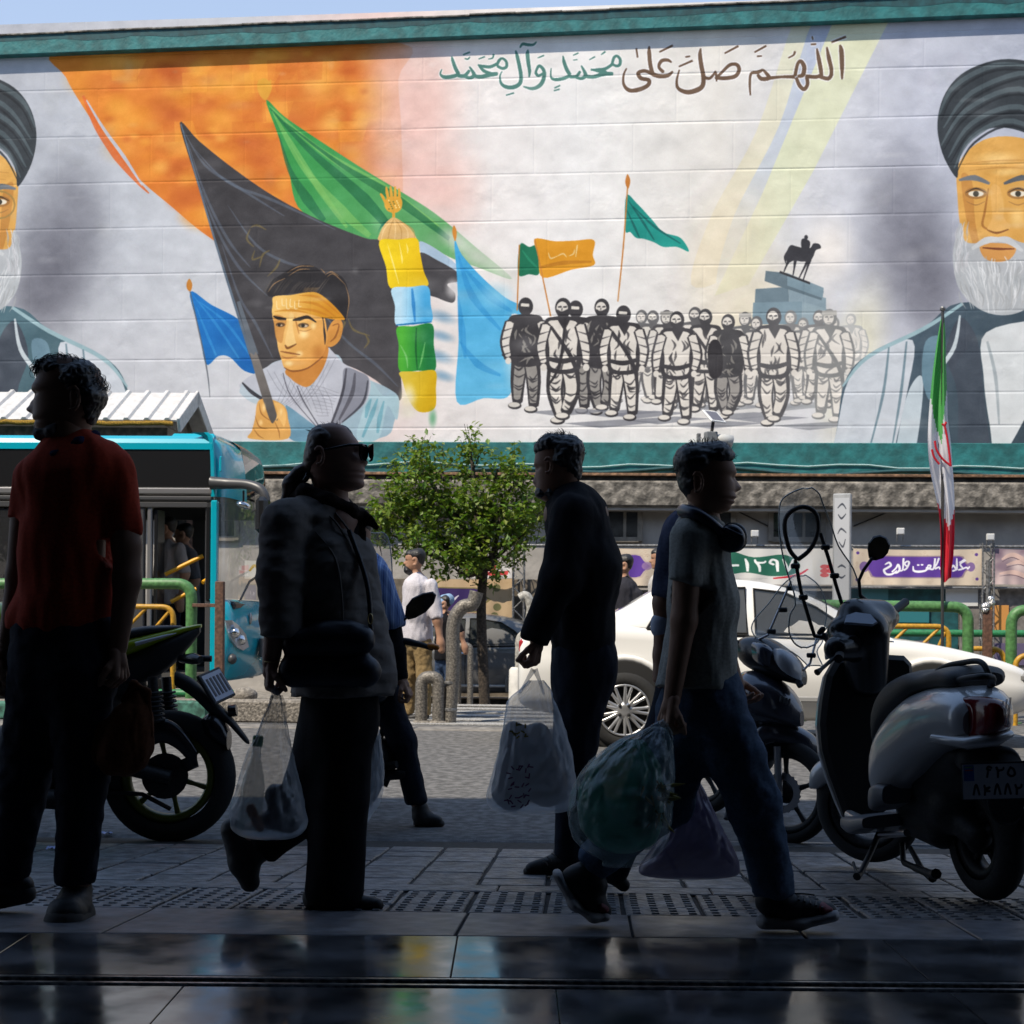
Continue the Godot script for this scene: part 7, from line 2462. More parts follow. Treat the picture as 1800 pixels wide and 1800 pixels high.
func white_scooter() -> void:
	var o := P(1738, 1579, 5.40)
	var t := thing("scooter", "silver white scooter parked on the pavement, tail lamp towards the viewer", "scooter", o)
	var side := Vector3(0.955, 0.06, -0.29).normalized()
	bike_wheel(t, P(1733, 1473, 5.40) - o, Vector3(0.97, 0.05, -0.22), 0.222, 0.105, 5, M.engine)
	bike_wheel(t, P(1526, 1421, 6.50) - o, Vector3(0.60, 0.12, -0.80), 0.236, 0.09, 5, M.engine)
	obj("rear_body", hull(o, [[1556, 1330, 1392, 5.80, 0.07], [1578, 1272, 1400, 5.74, 0.12], [1625, 1222, 1372, 5.58, 0.155], [1672, 1204, 1334, 5.38, 0.165], [1708, 1204, 1312, 5.22, 0.15], [1726, 1220, 1304, 5.12, 0.125], [1733, 1240, 1298, 5.08, 0.09]], side), M.silver_paint, t)
	obj("lower_cover", hull(o, [[1562, 1376, 1424, 5.78, 0.09, 0.5], [1574, 1372, 1418, 5.70, 0.10, 0.5], [1588, 1376, 1412, 5.64, 0.09, 0.5]], side), M.grey_plastic, t)
	obj("seat", hull(o, [[1558, 1262, 1330, 5.90, 0.05], [1566, 1226, 1310, 5.86, 0.09], [1596, 1192, 1268, 5.74, 0.12], [1640, 1176, 1230, 5.56, 0.135], [1668, 1178, 1216, 5.46, 0.13], [1690, 1170, 1212, 5.36, 0.125], [1714, 1171, 1212, 5.26, 0.12], [1724, 1182, 1210, 5.22, 0.09]], side), M.seat_black, t)
	obj("grab_rail", rod(o, [[1626, 1226, 5.62], [1640, 1186, 5.52], [1662, 1170, 5.42], [1716, 1161, 5.22], [1730, 1166, 5.18], [1740, 1190, 5.16], [1746, 1206, 5.16]], 0.0105, 8, 0.05), M.matt_black, t)
	obj("grab_rail", rod(o, [[1572, 1242, 5.66], [1596, 1222, 5.56], [1650, 1206, 5.36], [1700, 1192, 5.14], [1728, 1189, 5.08], [1748, 1190, 5.12], [1740, 1208, 5.2]], 0.012, 8, 0.04), M.matt_black, t)
	obj("tail_lamp", hull(o, [[1636, 1276, 1284, 5.30, 0.0], [1650, 1254, 1294, 5.24, 0.03], [1690, 1230, 1296, 5.10, 0.07], [1725, 1224, 1292, 5.045, 0.095], [1760, 1232, 1284, 5.06, 0.05], [1778, 1254, 1276, 5.12, 0.01]], Vector3(0.3, 0, 0.95)), mat("lamp_darkred", 0.10, 0.006, 0.008, 0.1), t)
	for q in [[1650, 1282, 1254, 7, 5.20], [1752, 1272, 1236, 4, 5.0]]:
		for i in q[3]:
			var st := rod(o, [[q[0] + i * 6.5, q[1] + 6 - i * 1.2, q[4] - 0.012 - i * 0.008], [q[0] + i * 6.5 + 5, q[2] - i * 3.4, q[4] - 0.012 - i * 0.008]], 0.004, 5)
			obj("lens_rib", st, M.lamp_white, t)
	obj("tail_strip", rod(o, [[1640, 1298, 5.20], [1700, 1306, 5.03], [1750, 1300, 5.0], [1776, 1290, 5.06]], [0.016, 0.022, 0.022, 0.014], 8), M.silver_paint, t)
	obj("key_lock", rod(o, [[1610, 1254, 5.43], [1610, 1254, 5.40]], 0.012, 12), M.chrome, t)
	for q in [[[1552, 1296], [1580, 1276], [1612, 1262], 0.006], [[1552, 1336], [1580, 1314], [1592, 1306], 0.007]]:
		obj("red_stripe", rod(o, [[q[0][0], q[0][1], 5.640], [q[1][0], q[1][1], 5.54], [q[2][0], q[2][1], 5.47]], [0.003, q[3], 0.002], 5), M.decal_red, t)
	for i in 8:
		obj("lettering", rod(o, [[1556 + i * 4.6, 1306 - i * 2.2, 5.62 - i * 0.016], [1559 + i * 4.6, 1294 - i * 2.2, 5.62 - i * 0.016]], 0.004, 4), M.decal_dark, t)
	for i in 3:
		obj("lettering", rod(o, [[1594 + i * 4, 1300 - i * 1.6, 5.49 - i * 0.012], [1595 + i * 4, 1294 - i * 1.6, 5.49 - i * 0.012]], 0.0035, 4), M.decal_red, t)
	put("engine", lumps(o, [[1620, 1400, 5.8, 1680, 1420, 5.5, 0.11, 0.10], [1650, 1370, 5.6, 1720, 1360, 5.35, 0.10, 0.09], [1600, 1440, 5.9, 1660, 1460, 5.6, 0.06, 0.07], [1690, 1440, 5.45, 1720, 1470, 5.35, 0.06, 0.05], [1740, 1440, 5.4, 1770, 1450, 5.5, 0.06, 0.05], [1610, 1380, 5.85, 1700, 1330, 5.3, 0.09, 0.08]], 0.016), M.engine, t)
	obj("exhaust", rod(o, [[1800, 1450, 5.9], [1812, 1440, 5.3], [1815, 1436, 5.15]], [0.045, 0.055, 0.04], 12), M.engine, t)
	obj("side_stand", rod(o, [[1548, 1458, 5.95], [1530, 1500, 5.84], [1512, 1536, 5.75], [1506, 1541, 5.72]], [0.013, 0.012, 0.012, 0.016], 8), M.matt_black, t)
	obj("stand_spring", rod(o, [[1500, 1516, 5.9], [1504, 1530, 5.84], [1510, 1536, 5.78]], 0.006, 6, 0.02), M.matt_black, t)
	obj("centre_stand", rod(o, [[1586, 1482, 5.85], [1588, 1516, 5.8], [1606, 1524, 5.7], [1640, 1538, 5.55], [1646, 1536, 5.5]], [0.011, 0.012, 0.013, 0.018, 0.02], 8, 0.02), M.matt_black, t)
	obj("stand_pedal", rod(o, [[1600, 1490, 5.8], [1622, 1530, 5.65], [1640, 1544, 5.55]], [0.01, 0.012, 0.017], 8), M.matt_black, t)
	obj("foot_peg", rod(o, [[1548, 1468, 5.9], [1594, 1464, 5.62]], 0.014, 8), M.disc_steel, t)
	obj("floorboard", hull(o, [[1530, 1430, 1452, 6.2, 0.14, 0.4], [1552, 1430, 1462, 6.0, 0.16, 0.4], [1576, 1430, 1452, 5.82, 0.15, 0.4]], side), M.grey_plastic, t)
	obj("floor_edge", hull(o, [[1492, 1424, 1440, 6.2, 0.02], [1520, 1436, 1462, 6.0, 0.03], [1548, 1440, 1462, 5.82, 0.02]], side), M.silver_paint, t)
	obj("leg_shield", outline(o, [[1500, 1150], [1466, 1158], [1450, 1186], [1442, 1230], [1438, 1270], [1442, 1316], [1456, 1362], [1472, 1404], [1484, 1436], [1530, 1446], [1566, 1420], [1584, 1340], [1596, 1250], [1606, 1190], [1604, 1166], [1590, 1152], [1550, 1150]], 6.28, 0.07, 0.02, 0.15), M.matt_black, t)
	obj("front_panel", outline(o, [[1496, 1160], [1462, 1166], [1446, 1190], [1436, 1236], [1433, 1276], [1438, 1322], [1452, 1368], [1470, 1412], [1484, 1440], [1540, 1440], [1560, 1300], [1570, 1170]], 6.36, 0.06, 0.02, 0.15), M.silver_paint, t)
	obj("front_fender", hull(o, [[1424, 1374, 1386, 6.62, 0.01], [1430, 1350, 1386, 6.62, 0.05], [1446, 1334, 1384, 6.6, 0.065], [1476, 1320, 1366, 6.56, 0.07], [1520, 1312, 1350, 6.5, 0.07], [1570, 1322, 1350, 6.46, 0.06]], Vector3(0.5, 0.05, -0.86)), M.silver_paint, t)
	obj("fork_leg", rod(o, [[1540, 1300, 6.42], [1530, 1421, 6.44]], 0.022, 10), M.engine, t)
	put("handlebar_cowl", lumps(o, [[1502, 1082, 6.12, 1545, 1086, 6.2, 0.07, 0.075], [1520, 1110, 6.1, 1524, 1190, 6.22, 0.10, 0.085], [1480, 1110, 6.08, 1530, 1100, 6.16, 0.06, 0.08], [1470, 1140, 6.0, 1492, 1136, 6.06, 0.05, 0.06], [1548, 1080, 6.25, 1562, 1086, 6.35, 0.05, 0.045]], 0.010, 0.03), M.gloss_black, t)
	obj("cowl_side", hull(o, [[1452, 1130, 1160, 6.2, 0.02], [1462, 1100, 1156, 6.18, 0.05], [1478, 1080, 1150, 6.2, 0.06]], Vector3(0.5, 0, -0.86)), M.silver_paint, t)
	var dial := S()
	dial.set_smooth_group(0)
	slab(dial, PackedVector2Array([Vector2(-0.065, -0.03), Vector2(-0.05, 0.014), Vector2(-0.01, 0.035), Vector2(0.05, 0.03), Vector2(0.072, -0.012), Vector2(0.05, -0.03)]), -0.005, 0.008, Transform3D(Basis(Vector3.RIGHT, -0.75) * Basis(Vector3.UP, 0.1), P(1510, 1089, 5.985) - o), 0.003)
	obj("instrument_glass", dial, mat("dial_glass", 0.30, 0.33, 0.40, 0.08), t)
	for q in [[[1552, 1084, 6.36], [1566, 1078, 6.42], [1592, 1058, 6.52], 0.018], [[1482, 1142, 6.02], [1476, 1150, 5.97], [1474, 1158, 5.90], 0.018]]:
		obj("grip", rod(o, [q[0], q[1], q[2]], q[3], 12), M.matt_black, t)
	obj("brake_lever", rod(o, [[1480, 1150, 5.98], [1462, 1160, 5.93], [1444, 1176, 5.88], [1436, 1182, 5.86]], [0.010, 0.008, 0.008, 0.014], 8), M.matt_black, t)
	obj("switch_box", rod(o, [[1490, 1128, 6.06], [1500, 1132, 6.0]], 0.034, 10), M.matt_black, t)
	obj("switch_box", rod(o, [[1556, 1100, 6.32], [1562, 1096, 6.4]], 0.028, 10), M.matt_black, t)
	obj("mirror_stem", rod(o, [[1524, 1062, 6.2], [1512, 1046, 6.2], [1510, 1020, 6.2], [1518, 1002, 6.2], [1534, 980, 6.2]], [0.02, 0.008, 0.007, 0.007, 0.007], 8), M.matt_black, t)
	var mc := P(1545, 962, 6.2) - o
	var st := S()
	var mo := PackedVector2Array()
	for e in [[-17, 18], [-19, 4], [-18, -8], [-10, -19], [2, -22], [14, -17], [20, -4], [16, 10], [8, 19], [-4, 23], [-13, 23]]: mo.append(Vector2(e[0], -e[1]) / 427.0)
	slab(st, mo, -0.02, 0.0, Transform3D(Basis(Vector3.UP, -0.12), mc), 0.006)
	var mm := obj("mirror", st, M.gloss_black, t)
	var mi := PackedVector2Array()
	for v in mo: mi.append(v * 0.84)
	st = S()
	slab(st, mi, 0.0, 0.003, Transform3D(Basis(Vector3.UP, -0.12) * Basis(Vector3.RIGHT, 0.03), mc))
	obj("mirror_glass", st, M.mirror_glass, mm)
	var rows := [[858, 1412, 6.30, 1428, 6.36], [868, 1388, 6.28, 1440, 6.38], [884, 1372, 6.27, 1446, 6.39], [920, 1369, 6.26, 1460, 6.40], [960, 1373, 6.24, 1474, 6.41], [1000, 1382, 6.22, 1500, 6.40], [1040, 1395, 6.20, 1512, 6.38], [1064, 1398, 6.19, 1514, 6.36], [1080, 1389, 6.18, 1476, 6.30], [1110, 1387, 6.17, 1448, 6.25], [1130, 1396, 6.16, 1436, 6.22], [1138, 1408, 6.16, 1420, 6.19]]
	var ws := obj("windscreen", pane(o, rows, 0.03), M.clear_plastic, t)
	obj("edge", rim_of(o, rows, 0.03), mat("plastic_edge", 0.35, 0.38, 0.36, 0.2), ws)
	var oval := [[1402, 984], [1388, 966], [1380, 934], [1381, 912], [1392, 898], [1410, 891], [1426, 895], [1436, 908], [1438, 930], [1432, 952], [1420, 970], [1402, 984]].map(func(e): return P(e[0], e[1], 6.25) - o)
	st = S()
	tube(st, spline(oval, 4), 0.0095, 8, false)
	obj("oval_seal", st, M.matt_black, ws)
	for q in [[[1398, 984], [1408, 1040], [1426, 1100], [1432, 1118], [1456, 1122]], [[1442, 937], [1456, 980], [1470, 1030], [1482, 1068]]]:
		obj("stay", rod(o, q.map(func(e): return [e[0], e[1], 6.16]), 0.008, 8), M.matt_black, ws)
	for e in [[1398, 995], [1412, 1050], [1451, 962], [1467, 1012]]:
		st = S()
		box(st, P(e[0], e[1], 6.16) - o, Vector3(0.035, 0.022, 0.03), 0.005, Transform3D.IDENTITY)
		obj("clip", st, M.matt_black, ws)
	put("stay_clamp", lumps(o, [[1450, 1118, 6.16, 1458, 1126, 6.14, 0.014, 0.018], [1446, 1106, 6.14, 1440, 1112, 6.14, 0.012, 0.01]], 0.005), M.matt_black, ws)
	obj("plate_hanger", hull(o, [[1700, 1318, 1350, 5.28, 0.05], [1735, 1310, 1372, 5.18, 0.09], [1766, 1320, 1440, 5.14, 0.07], [1770, 1400, 1450, 5.14, 0.05]], Vector3(1, 0, 0)), M.matt_black, t)
	var pb := Transform3D(Basis(Vector3.UP, -0.22) * Basis(Vector3.RIGHT, 0.12) * Basis(Vector3.BACK, 0.06), P(1746, 1372, 5.0) - o)
	st = S()
	box(st, Vector3.ZERO, Vector3(0.202, 0.128, 0.004), 0.001, pb)
	var pl := obj("number_plate", st, M.matt_black, t)
	var m := print_sheet(240, 150, C(176, 178, 184), func(k: Canvas):
		k.poly([0, 0, 240, 0, 240, 5, 0, 5], C(60, 60, 66))
		k.poly([6, 8, 46, 8, 46, 74, 6, 74], C(40, 80, 150))
		k.poly([10, 14, 42, 14, 42, 20, 10, 20], C(80, 150, 90))
		k.poly([10, 26, 42, 26, 42, 32, 10, 32], C(190, 60, 60))
		var ink := C(24, 24, 30)
		for s in [[112, 30, 8, 98, 26, 9, 104, 16, 9, 116, 22, 8], [102, 30, 8, 96, 62, 8], [134, 18, 8, 140, 32, 10, 158, 30, 8, 162, 20, 6], [140, 32, 10, 138, 64, 8], [186, 20, 8, 200, 30, 9, 204, 50, 9, 190, 58, 9, 178, 48, 9, 182, 32, 8, 190, 20, 7],
			[40, 134, 8, 52, 90, 9, 64, 134, 8], [84, 92, 8, 88, 106, 9, 104, 102, 8, 90, 116, 8, 106, 118, 8], [88, 106, 9, 84, 136, 8], [122, 134, 8, 134, 90, 9, 146, 134, 8], [162, 134, 8, 174, 90, 9, 186, 134, 8], [204, 92, 8, 210, 108, 10, 226, 104, 8, 228, 92, 7], [210, 108, 10, 208, 136, 8]]: k.brush(s, ink), "plate_print", 0.4)
	st = S()
	var g := []
	for i in 2: g.append([pb * Vector3(-0.098, 0.061 - i * 0.122, 0.0035), pb * Vector3(0.098, 0.061 - i * 0.122, 0.0035)])
	sheet(st, g, Vector3.BACK, true)
	obj("plate_print", st, m, pl)
func dark_underbone() -> void:
	var o := P(1392, 1483, 7.75)
	var t := thing("light_motorcycle", "dark slate light motorcycle at the kerb, half hidden by the boy's leg", "motorcycle", o)
	bike_wheel(t, P(1382, 1392, 7.75) - o, Vector3(-0.62, 0, 0.78), 0.268, 0.075, 5, M.engine, true)
	bike_wheel(t, P(1236, 1350, 8.75) - o, Vector3(-0.75, 0, 0.66), 0.265, 0.08, 5, M.engine)
	for s in [-1, 1]:
		obj("fork_leg", rod(o, [[1348 + s * 18, 1312, 7.72 - s * 0.02], [1352 + s * 18, 1398, 7.72 - s * 0.02]], 0.02, 10), M.disc_steel, t)
	obj("fender", hull(o, [[1332, 1288, 1310, 7.78, 0.04], [1344, 1270, 1312, 7.76, 0.06], [1370, 1268, 1306, 7.74, 0.07], [1400, 1276, 1312, 7.74, 0.065], [1426, 1292, 1318, 7.74, 0.05], [1440, 1308, 1326, 7.76, 0.02]], Vector3(-0.66, 0, 0.75)), M.slate_paint, t)
	obj("front_shield", hull(o, [[1296, 1196, 1262, 7.95, 0.04], [1310, 1182, 1274, 7.9, 0.10], [1336, 1180, 1278, 7.82, 0.15], [1368, 1196, 1276, 7.74, 0.14], [1394, 1222, 1278, 7.7, 0.09], [1410, 1250, 1276, 7.7, 0.02]], Vector3(-0.66, 0.1, 0.75)), M.slate_paint, t)
	obj("shield_lower", hull(o, [[1312, 1250, 1330, 7.92, 0.08], [1340, 1262, 1340, 7.85, 0.12], [1380, 1266, 1300, 7.78, 0.10], [1400, 1270, 1290, 7.76, 0.04]], Vector3(-0.66, 0, 0.75)), M.matt_black, t)
	for i in 4: obj("vent", rod(o, [[1373 + i * 5, 1224 + i * 1.5, 7.58], [1372 + i * 5, 1234 + i * 2, 7.57]], 0.006, 5), M.groove, t)
	obj("head_cowl", hull(o, [[1300, 1128, 1150, 7.98, 0.05], [1318, 1120, 1172, 7.92, 0.10], [1352, 1122, 1190, 7.84, 0.13], [1388, 1148, 1200, 7.74, 0.11], [1408, 1174, 1204, 7.7, 0.06], [1414, 1190, 1204, 7.7, 0.02]], Vector3(-0.66, 0.1, 0.75)), M.gloss_black, t)
	obj("headlamp", hull(o, [[1364, 1140, 1160, 7.72, 0.03], [1380, 1142, 1180, 7.66, 0.07], [1398, 1158, 1192, 7.63, 0.06], [1408, 1180, 1196, 7.64, 0.01]], Vector3(-0.66, 0.1, 0.75)), M.lamp_white, t)
	obj("head_trim", hull(o, [[1322, 1128, 1160, 7.8, 0.02], [1345, 1132, 1172, 7.72, 0.05], [1362, 1146, 1176, 7.7, 0.02]], Vector3(-0.66, 0.1, 0.75)), M.slate_paint, t)
	obj("grip", rod(o, [[1292, 1129, 7.9], [1318, 1140, 7.9]], 0.018, 10), M.matt_black, t)
	obj("turn_lamp", rod(o, [[1402, 1196, 7.66], [1408, 1206, 7.64]], 0.018, 8), M.matt_black, t)
	obj("cable", rod(o, [[1300, 1150, 7.88], [1318, 1172, 7.86], [1332, 1180, 7.84]], 0.006, 6, 0.05), M.groove, t)
	obj("seat", hull(o, [[1300, 1220, 1250, 8.2, 0.10], [1280, 1196, 1236, 8.5, 0.13], [1262, 1190, 1220, 8.8, 0.12]], Vector3(-0.7, 0, 0.7)), M.seat_black, t)
	put("engine", lumps(o, [[1330, 1330, 8.1, 1290, 1340, 8.5, 0.10, 0.11], [1300, 1290, 8.2, 1262, 1270, 8.8, 0.09, 0.09]], 0.02), M.engine, t)
	obj("stand", rod(o, [[1290, 1390, 8.3], [1276, 1440, 8.2]], 0.014, 8), M.matt_black, t)
	var rows := [[1012, 1396, 7.9, 1418, 7.95], [1030, 1374, 7.88, 1440, 7.96], [1060, 1352, 7.86, 1452, 7.96], [1090, 1326, 7.84, 1452, 7.95], [1110, 1322, 7.82, 1448, 7.93], [1128, 1340, 7.8, 1446, 7.92], [1146, 1392, 7.78, 1436, 7.86], [1170, 1420, 7.76, 1446, 7.8]]
	var ws := obj("windscreen", pane(o, rows, 0.04), M.clear_plastic, t)
	obj("edge", rim_of(o, rows, 0.04), M.plastic_edge, ws)
	obj("stay", rod(o, [[1390, 1022, 7.78], [1350, 1116, 7.74], [1334, 1124, 7.78]], 0.007, 6), M.disc_steel, ws)
	obj("stay", rod(o, [[1436, 1120, 7.76], [1424, 1166, 7.72], [1412, 1178, 7.7]], 0.007, 6), M.disc_steel, ws)
	for e in [[1390, 1034], [1376, 1072], [1356, 1110], [1426, 1152]]:
		var st := S()
		box(st, P(e[0], e[1], 7.72) - o, Vector3(0.045, 0.025, 0.03), 0.005)
		obj("clip", st, M.matt_black, ws)
func lime_motorcycle() -> void:
	var o := P(300, 1480, 7.63)
	var d := 7.63
	var t := thing("motorcycle", "yellow green motorcycle parked at the kerb behind the man in red", "motorcycle", o)
	bike_wheel(t, P(298, 1364, d) - o, Vector3(0.06, 0, 1), 0.334, 0.135, 6, M.lime_rim)
	bike_wheel(t, P(-158, 1370, d) - o, Vector3(0.06, 0, 1), 0.32, 0.11, 6, M.lime_rim, true)
	obj("hub_cover", rod(o, [[290, 1364, d - 0.09], [290, 1364, d - 0.06]], 0.115, 20), M.engine, t)
	obj("tail", hull(o, [[120, 1130, 1180, d, 0.10], [200, 1124, 1162, d, 0.12], [240, 1118, 1150, d, 0.115], [290, 1108, 1128, d, 0.09], [340, 1099, 1108, d, 0.04], [354, 1097, 1103, d, 0.015]], Vector3(0, 0, 1)), M.lime_paint, t)
	obj("seat", hull(o, [[60, 1110, 1150, d, 0.11], [140, 1122, 1150, d, 0.13], [200, 1112, 1136, d, 0.12], [250, 1101, 1120, d, 0.10], [300, 1099, 1110, d, 0.07], [320, 1100, 1106, d, 0.03]], Vector3(0, 0, 1)), M.seat_black, t)
	obj("tail_under", hull(o, [[180, 1150, 1210, d, 0.08], [240, 1142, 1204, d, 0.10], [290, 1122, 1180, d, 0.09], [330, 1108, 1140, d, 0.06], [352, 1101, 1112, d, 0.02]], Vector3(0, 0, 1)), M.matt_black, t)
	obj("stripe", rod(o, [[238, 1132, d - 0.125], [290, 1118, d - 0.10], [310, 1113, d - 0.085]], [0.012, 0.008, 0.002], 6), mat("stripe_white", 0.6, 0.62, 0.66, 0.4), t)
	obj("tail_lamp", hull(o, [[316, 1112, 1130, d, 0.05], [336, 1108, 1122, d, 0.04], [346, 1108, 1114, d, 0.02]], Vector3(0, 0, 1)), M.lamp_darkred, t)
	for z in [-0.16, 0.16]:
		obj("turn_lamp", rod(o, [[318, 1158, d + z * 0.5], [340, 1158, d + z], [352, 1160, d + z * 1.2]], [0.02, 0.03, 0.02], 10), M.gloss_black, t)
	obj("rack_end", rod(o, [[300, 1156, d], [372, 1158, d]], 0.016, 8), M.matt_black, t)
	obj("plate_hanger", hull(o, [[310, 1180, 1206, d, 0.05], [340, 1194, 1226, d, 0.05], [372, 1226, 1256, d, 0.045], [400, 1252, 1272, d, 0.04], [430, 1290, 1304, d, 0.025], [438, 1302, 1308, d, 0.01]], Vector3(0, 0, 1)), M.matt_black, t)
	var pt := Transform3D(Basis(Vector3.BACK, -1.02) * Basis(Vector3.RIGHT, 0.35), P(380, 1206, d - 0.02) - o)
	var st := S()
	box(st, Vector3.ZERO, Vector3(0.17, 0.018, 0.22), 0.004, pt)
	var pl := obj("number_plate", st, M.matt_black, t)
	st = S()
	box(st, Vector3(0, 0.0105, 0), Vector3(0.145, 0.004, 0.19), 0.0, pt)
	obj("plate_face", st, mat("plate_face", 0.42, 0.44, 0.5, 0.4), pl)
	for i in 5:
		st = S()
		box(st, Vector3(0.0, 0.0135, -0.075 + i * 0.036), Vector3(0.10, 0.003, 0.018), 0.0, pt)
		obj("plate_character", st, M.decal_dark, pl)
	obj("reflector", rod(o, [[402, 1250, d], [416, 1248, d]], 0.03, 8), M.gloss_black, t)
	obj("tyre_hugger", hull(o, [[356, 1262, 1290, d, 0.03], [372, 1252, 1300, d, 0.08], [392, 1264, 1312, d, 0.085], [403, 1284, 1318, d, 0.07]], Vector3(0, 0, 1)), M.gloss_black, t)
	for z in [[272, -0.13], [296, 0.13]]:
		obj("shock", rod(o, [[z[0] - 4, 1190, d + z[1]], [z[0] + 2, 1270, d + z[1]]], 0.026, 10), M.engine, t)
		st = S()
		var coil := []
		for i in 60:
			var u := i / 59.0
			coil.append(P(lerpf(z[0] - 2, z[0] + 4, u), lerpf(1216, 1272, u), d + z[1]) - o + Vector3(cos(u * 44) * 0.04, 0, sin(u * 44) * 0.04))
		tube(st, coil, 0.007, 5)
		obj("spring", st, M.matt_black, t)
	obj("swing_arm", rod(o, [[150, 1330, d - 0.12], [300, 1368, d - 0.12]], 0.04, 8), M.engine, t)
	obj("chain_guard", hull(o, [[240, 1290, 1330, d - 0.12, 0.02], [280, 1264, 1306, d - 0.12, 0.03], [310, 1272, 1316, d - 0.12, 0.03], [334, 1300, 1340, d - 0.12, 0.02], [346, 1320, 1346, d - 0.12, 0.01]], Vector3(0, 0, 1)), M.gloss_black, t)
	obj("chain", rod(o, [[120, 1388, d - 0.1], [250, 1396, d - 0.1], [300, 1422, d - 0.1]], 0.012, 6), M.engine, t)
	obj("brake_caliper", rod(o, [[330, 1330, d - 0.1], [340, 1352, d - 0.1]], [0.045, 0.03], 8), M.matt_black, t)
	put("engine_block", lumps(o, [[40, 1330, d, 160, 1330, d, 0.19, 0.17], [60, 1250, d, 170, 1240, d, 0.14, 0.13], [0, 1380, d, 120, 1390, d, 0.10, 0.10], [150, 1200, d, 230, 1200, d, 0.10, 0.08]], 0.02), M.engine, t)
	obj("fuel_tank", hull(o, [[-80, 1090, 1180, d, 0.10], [-40, 1060, 1190, d, 0.15], [20, 1062, 1180, d, 0.16], [80, 1100, 1170, d, 0.12]], Vector3(0, 0, 1)), M.lime_paint, t)
	obj("exhaust", rod(o, [[-40, 1400, d - 0.16], [60, 1404, d - 0.17], [118, 1404, d - 0.17]], [0.03, 0.045, 0.05], 12), M.engine, t)
	obj("fork_leg", rod(o, [[-95, 1130, d - 0.08], [-158, 1370, d - 0.08]], 0.028, 10), M.disc_steel, t)
	obj("handlebar", rod(o, [[-60, 1030, d - 0.36], [-84, 1050, d], [-60, 1030, d + 0.36]], 0.014, 8, 0.1), M.matt_black, t)
	put("headlamp", lumps(o, [[-110, 1110, d, -120, 1120, d, 0.11, 0.09]], 0.015), M.gloss_black, t)
func riders_motorcycle() -> void:
	var d := 8.35
	var o := P(640, 1448, d)
	o.y = ground_y(d)
	var t := thing("motorcycle", "black motorcycle with clear windscreen that the man in the striped shirt stands astride", "motorcycle", o)
	var gy := HOR + (EYE - ground_y(d)) * F / d
	bike_wheel(t, P(612, gy - 96, d + 0.5) - o, Vector3(0.75, 0, 0.66), 0.29, 0.09, 5, M.engine)
	bike_wheel(t, P(606, gy - 96, d - 0.4) - o, Vector3(0.85, 0, 0.5), 0.29, 0.09, 5, M.engine)
	for q in [[[676, 1382], [694, 1340]], [[668, 1300], [684, 1240]]]: obj("frame_tube", rod(o, [[q[0][0], q[0][1], d - 0.1], [q[1][0], q[1][1], d - 0.1]], 0.016, 8), M.matt_black, t)
	obj("frame_tube", rod(o, [[676, 1336, d - 0.1], [702, 1298, d - 0.12]], 0.017, 8), M.matt_black, t)
	obj("foot_peg", rod(o, [[664, 1348, d - 0.16], [698, 1344, d - 0.2]], 0.022, 10), M.matt_black, t)
	obj("crash_bar", rod(o, [[664, 1364, d - 0.14], [714, 1360, d - 0.16]], 0.030, 10), M.matt_black, t)
	put("engine_block", lumps(o, [[640, 1330, d + 0.1, 656, 1330, d - 0.1, 0.13, 0.12], [636, 1250, d, 650, 1240, d, 0.12, 0.1]], 0.02), M.engine, t)
	put("fuel_tank", lumps(o, [[630, 1220, d + 0.1, 648, 1210, d - 0.2, 0.13, 0.12]], 0.02), M.gloss_black, t)
	obj("seat", hull(o, [[640, 1190, 1226, d + 0.2, 0.12], [650, 1196, 1226, d - 0.1, 0.13], [655, 1200, 1226, d - 0.3, 0.1]], Vector3(0.8, 0, 0.6)), M.seat_black, t)
	obj("grip", rod(o, [[692, 1125, d - 0.2], [718, 1128, d - 0.2], [742, 1134, d - 0.2], [762, 1140, d - 0.2]], [0.02, 0.02, 0.016, 0.014], 10), M.matt_black, t)
	put("grip_end", lumps(o, [[756, 1136, d - 0.2, 768, 1138, d - 0.2, 0.02, 0.016]], 0.006), mat("lamp_amber", 0.5, 0.16, 0.01, 0.3), t)
	obj("mirror_stem", rod(o, [[700, 1112, d - 0.2], [710, 1090, d - 0.22], [720, 1082, d - 0.22]], 0.007, 8), M.matt_black, t)
	var mo := PackedVector2Array()
	for e in [[-24, 18], [-22, 0], [-12, -14], [6, -23], [24, -26], [30, -20], [26, -6], [12, 10], [-6, 20], [-18, 23]]: mo.append(Vector2(e[0], -e[1]) / 318.0)
	var st := S()
	slab(st, mo, -0.02, 0.0, Transform3D(Basis.IDENTITY, P(736, 1066, d - 0.22) - o), 0.006)
	var mm := obj("mirror", st, M.gloss_black, t)
	var mi := PackedVector2Array()
	for v in mo: mi.append(v * 0.84)
	st = S()
	slab(st, mi, 0.0, 0.003, Transform3D(Basis(Vector3.UP, 0.1), P(736, 1066, d - 0.22) - o))
	obj("mirror_glass", st, M.mirror_glass, mm)
	var rows := [[936, 640, d, 672, d], [946, 620, d, 682, d], [980, 606, d, 688, d], [1030, 600, d, 690, d], [1080, 602, d, 692, d], [1120, 610, d, 690, d]]
	var ws := obj("windscreen", pane(o, rows, 0.05), M.clear_plastic, t)
	obj("edge", rim_of(o, rows, 0.05), M.plastic_edge, ws)
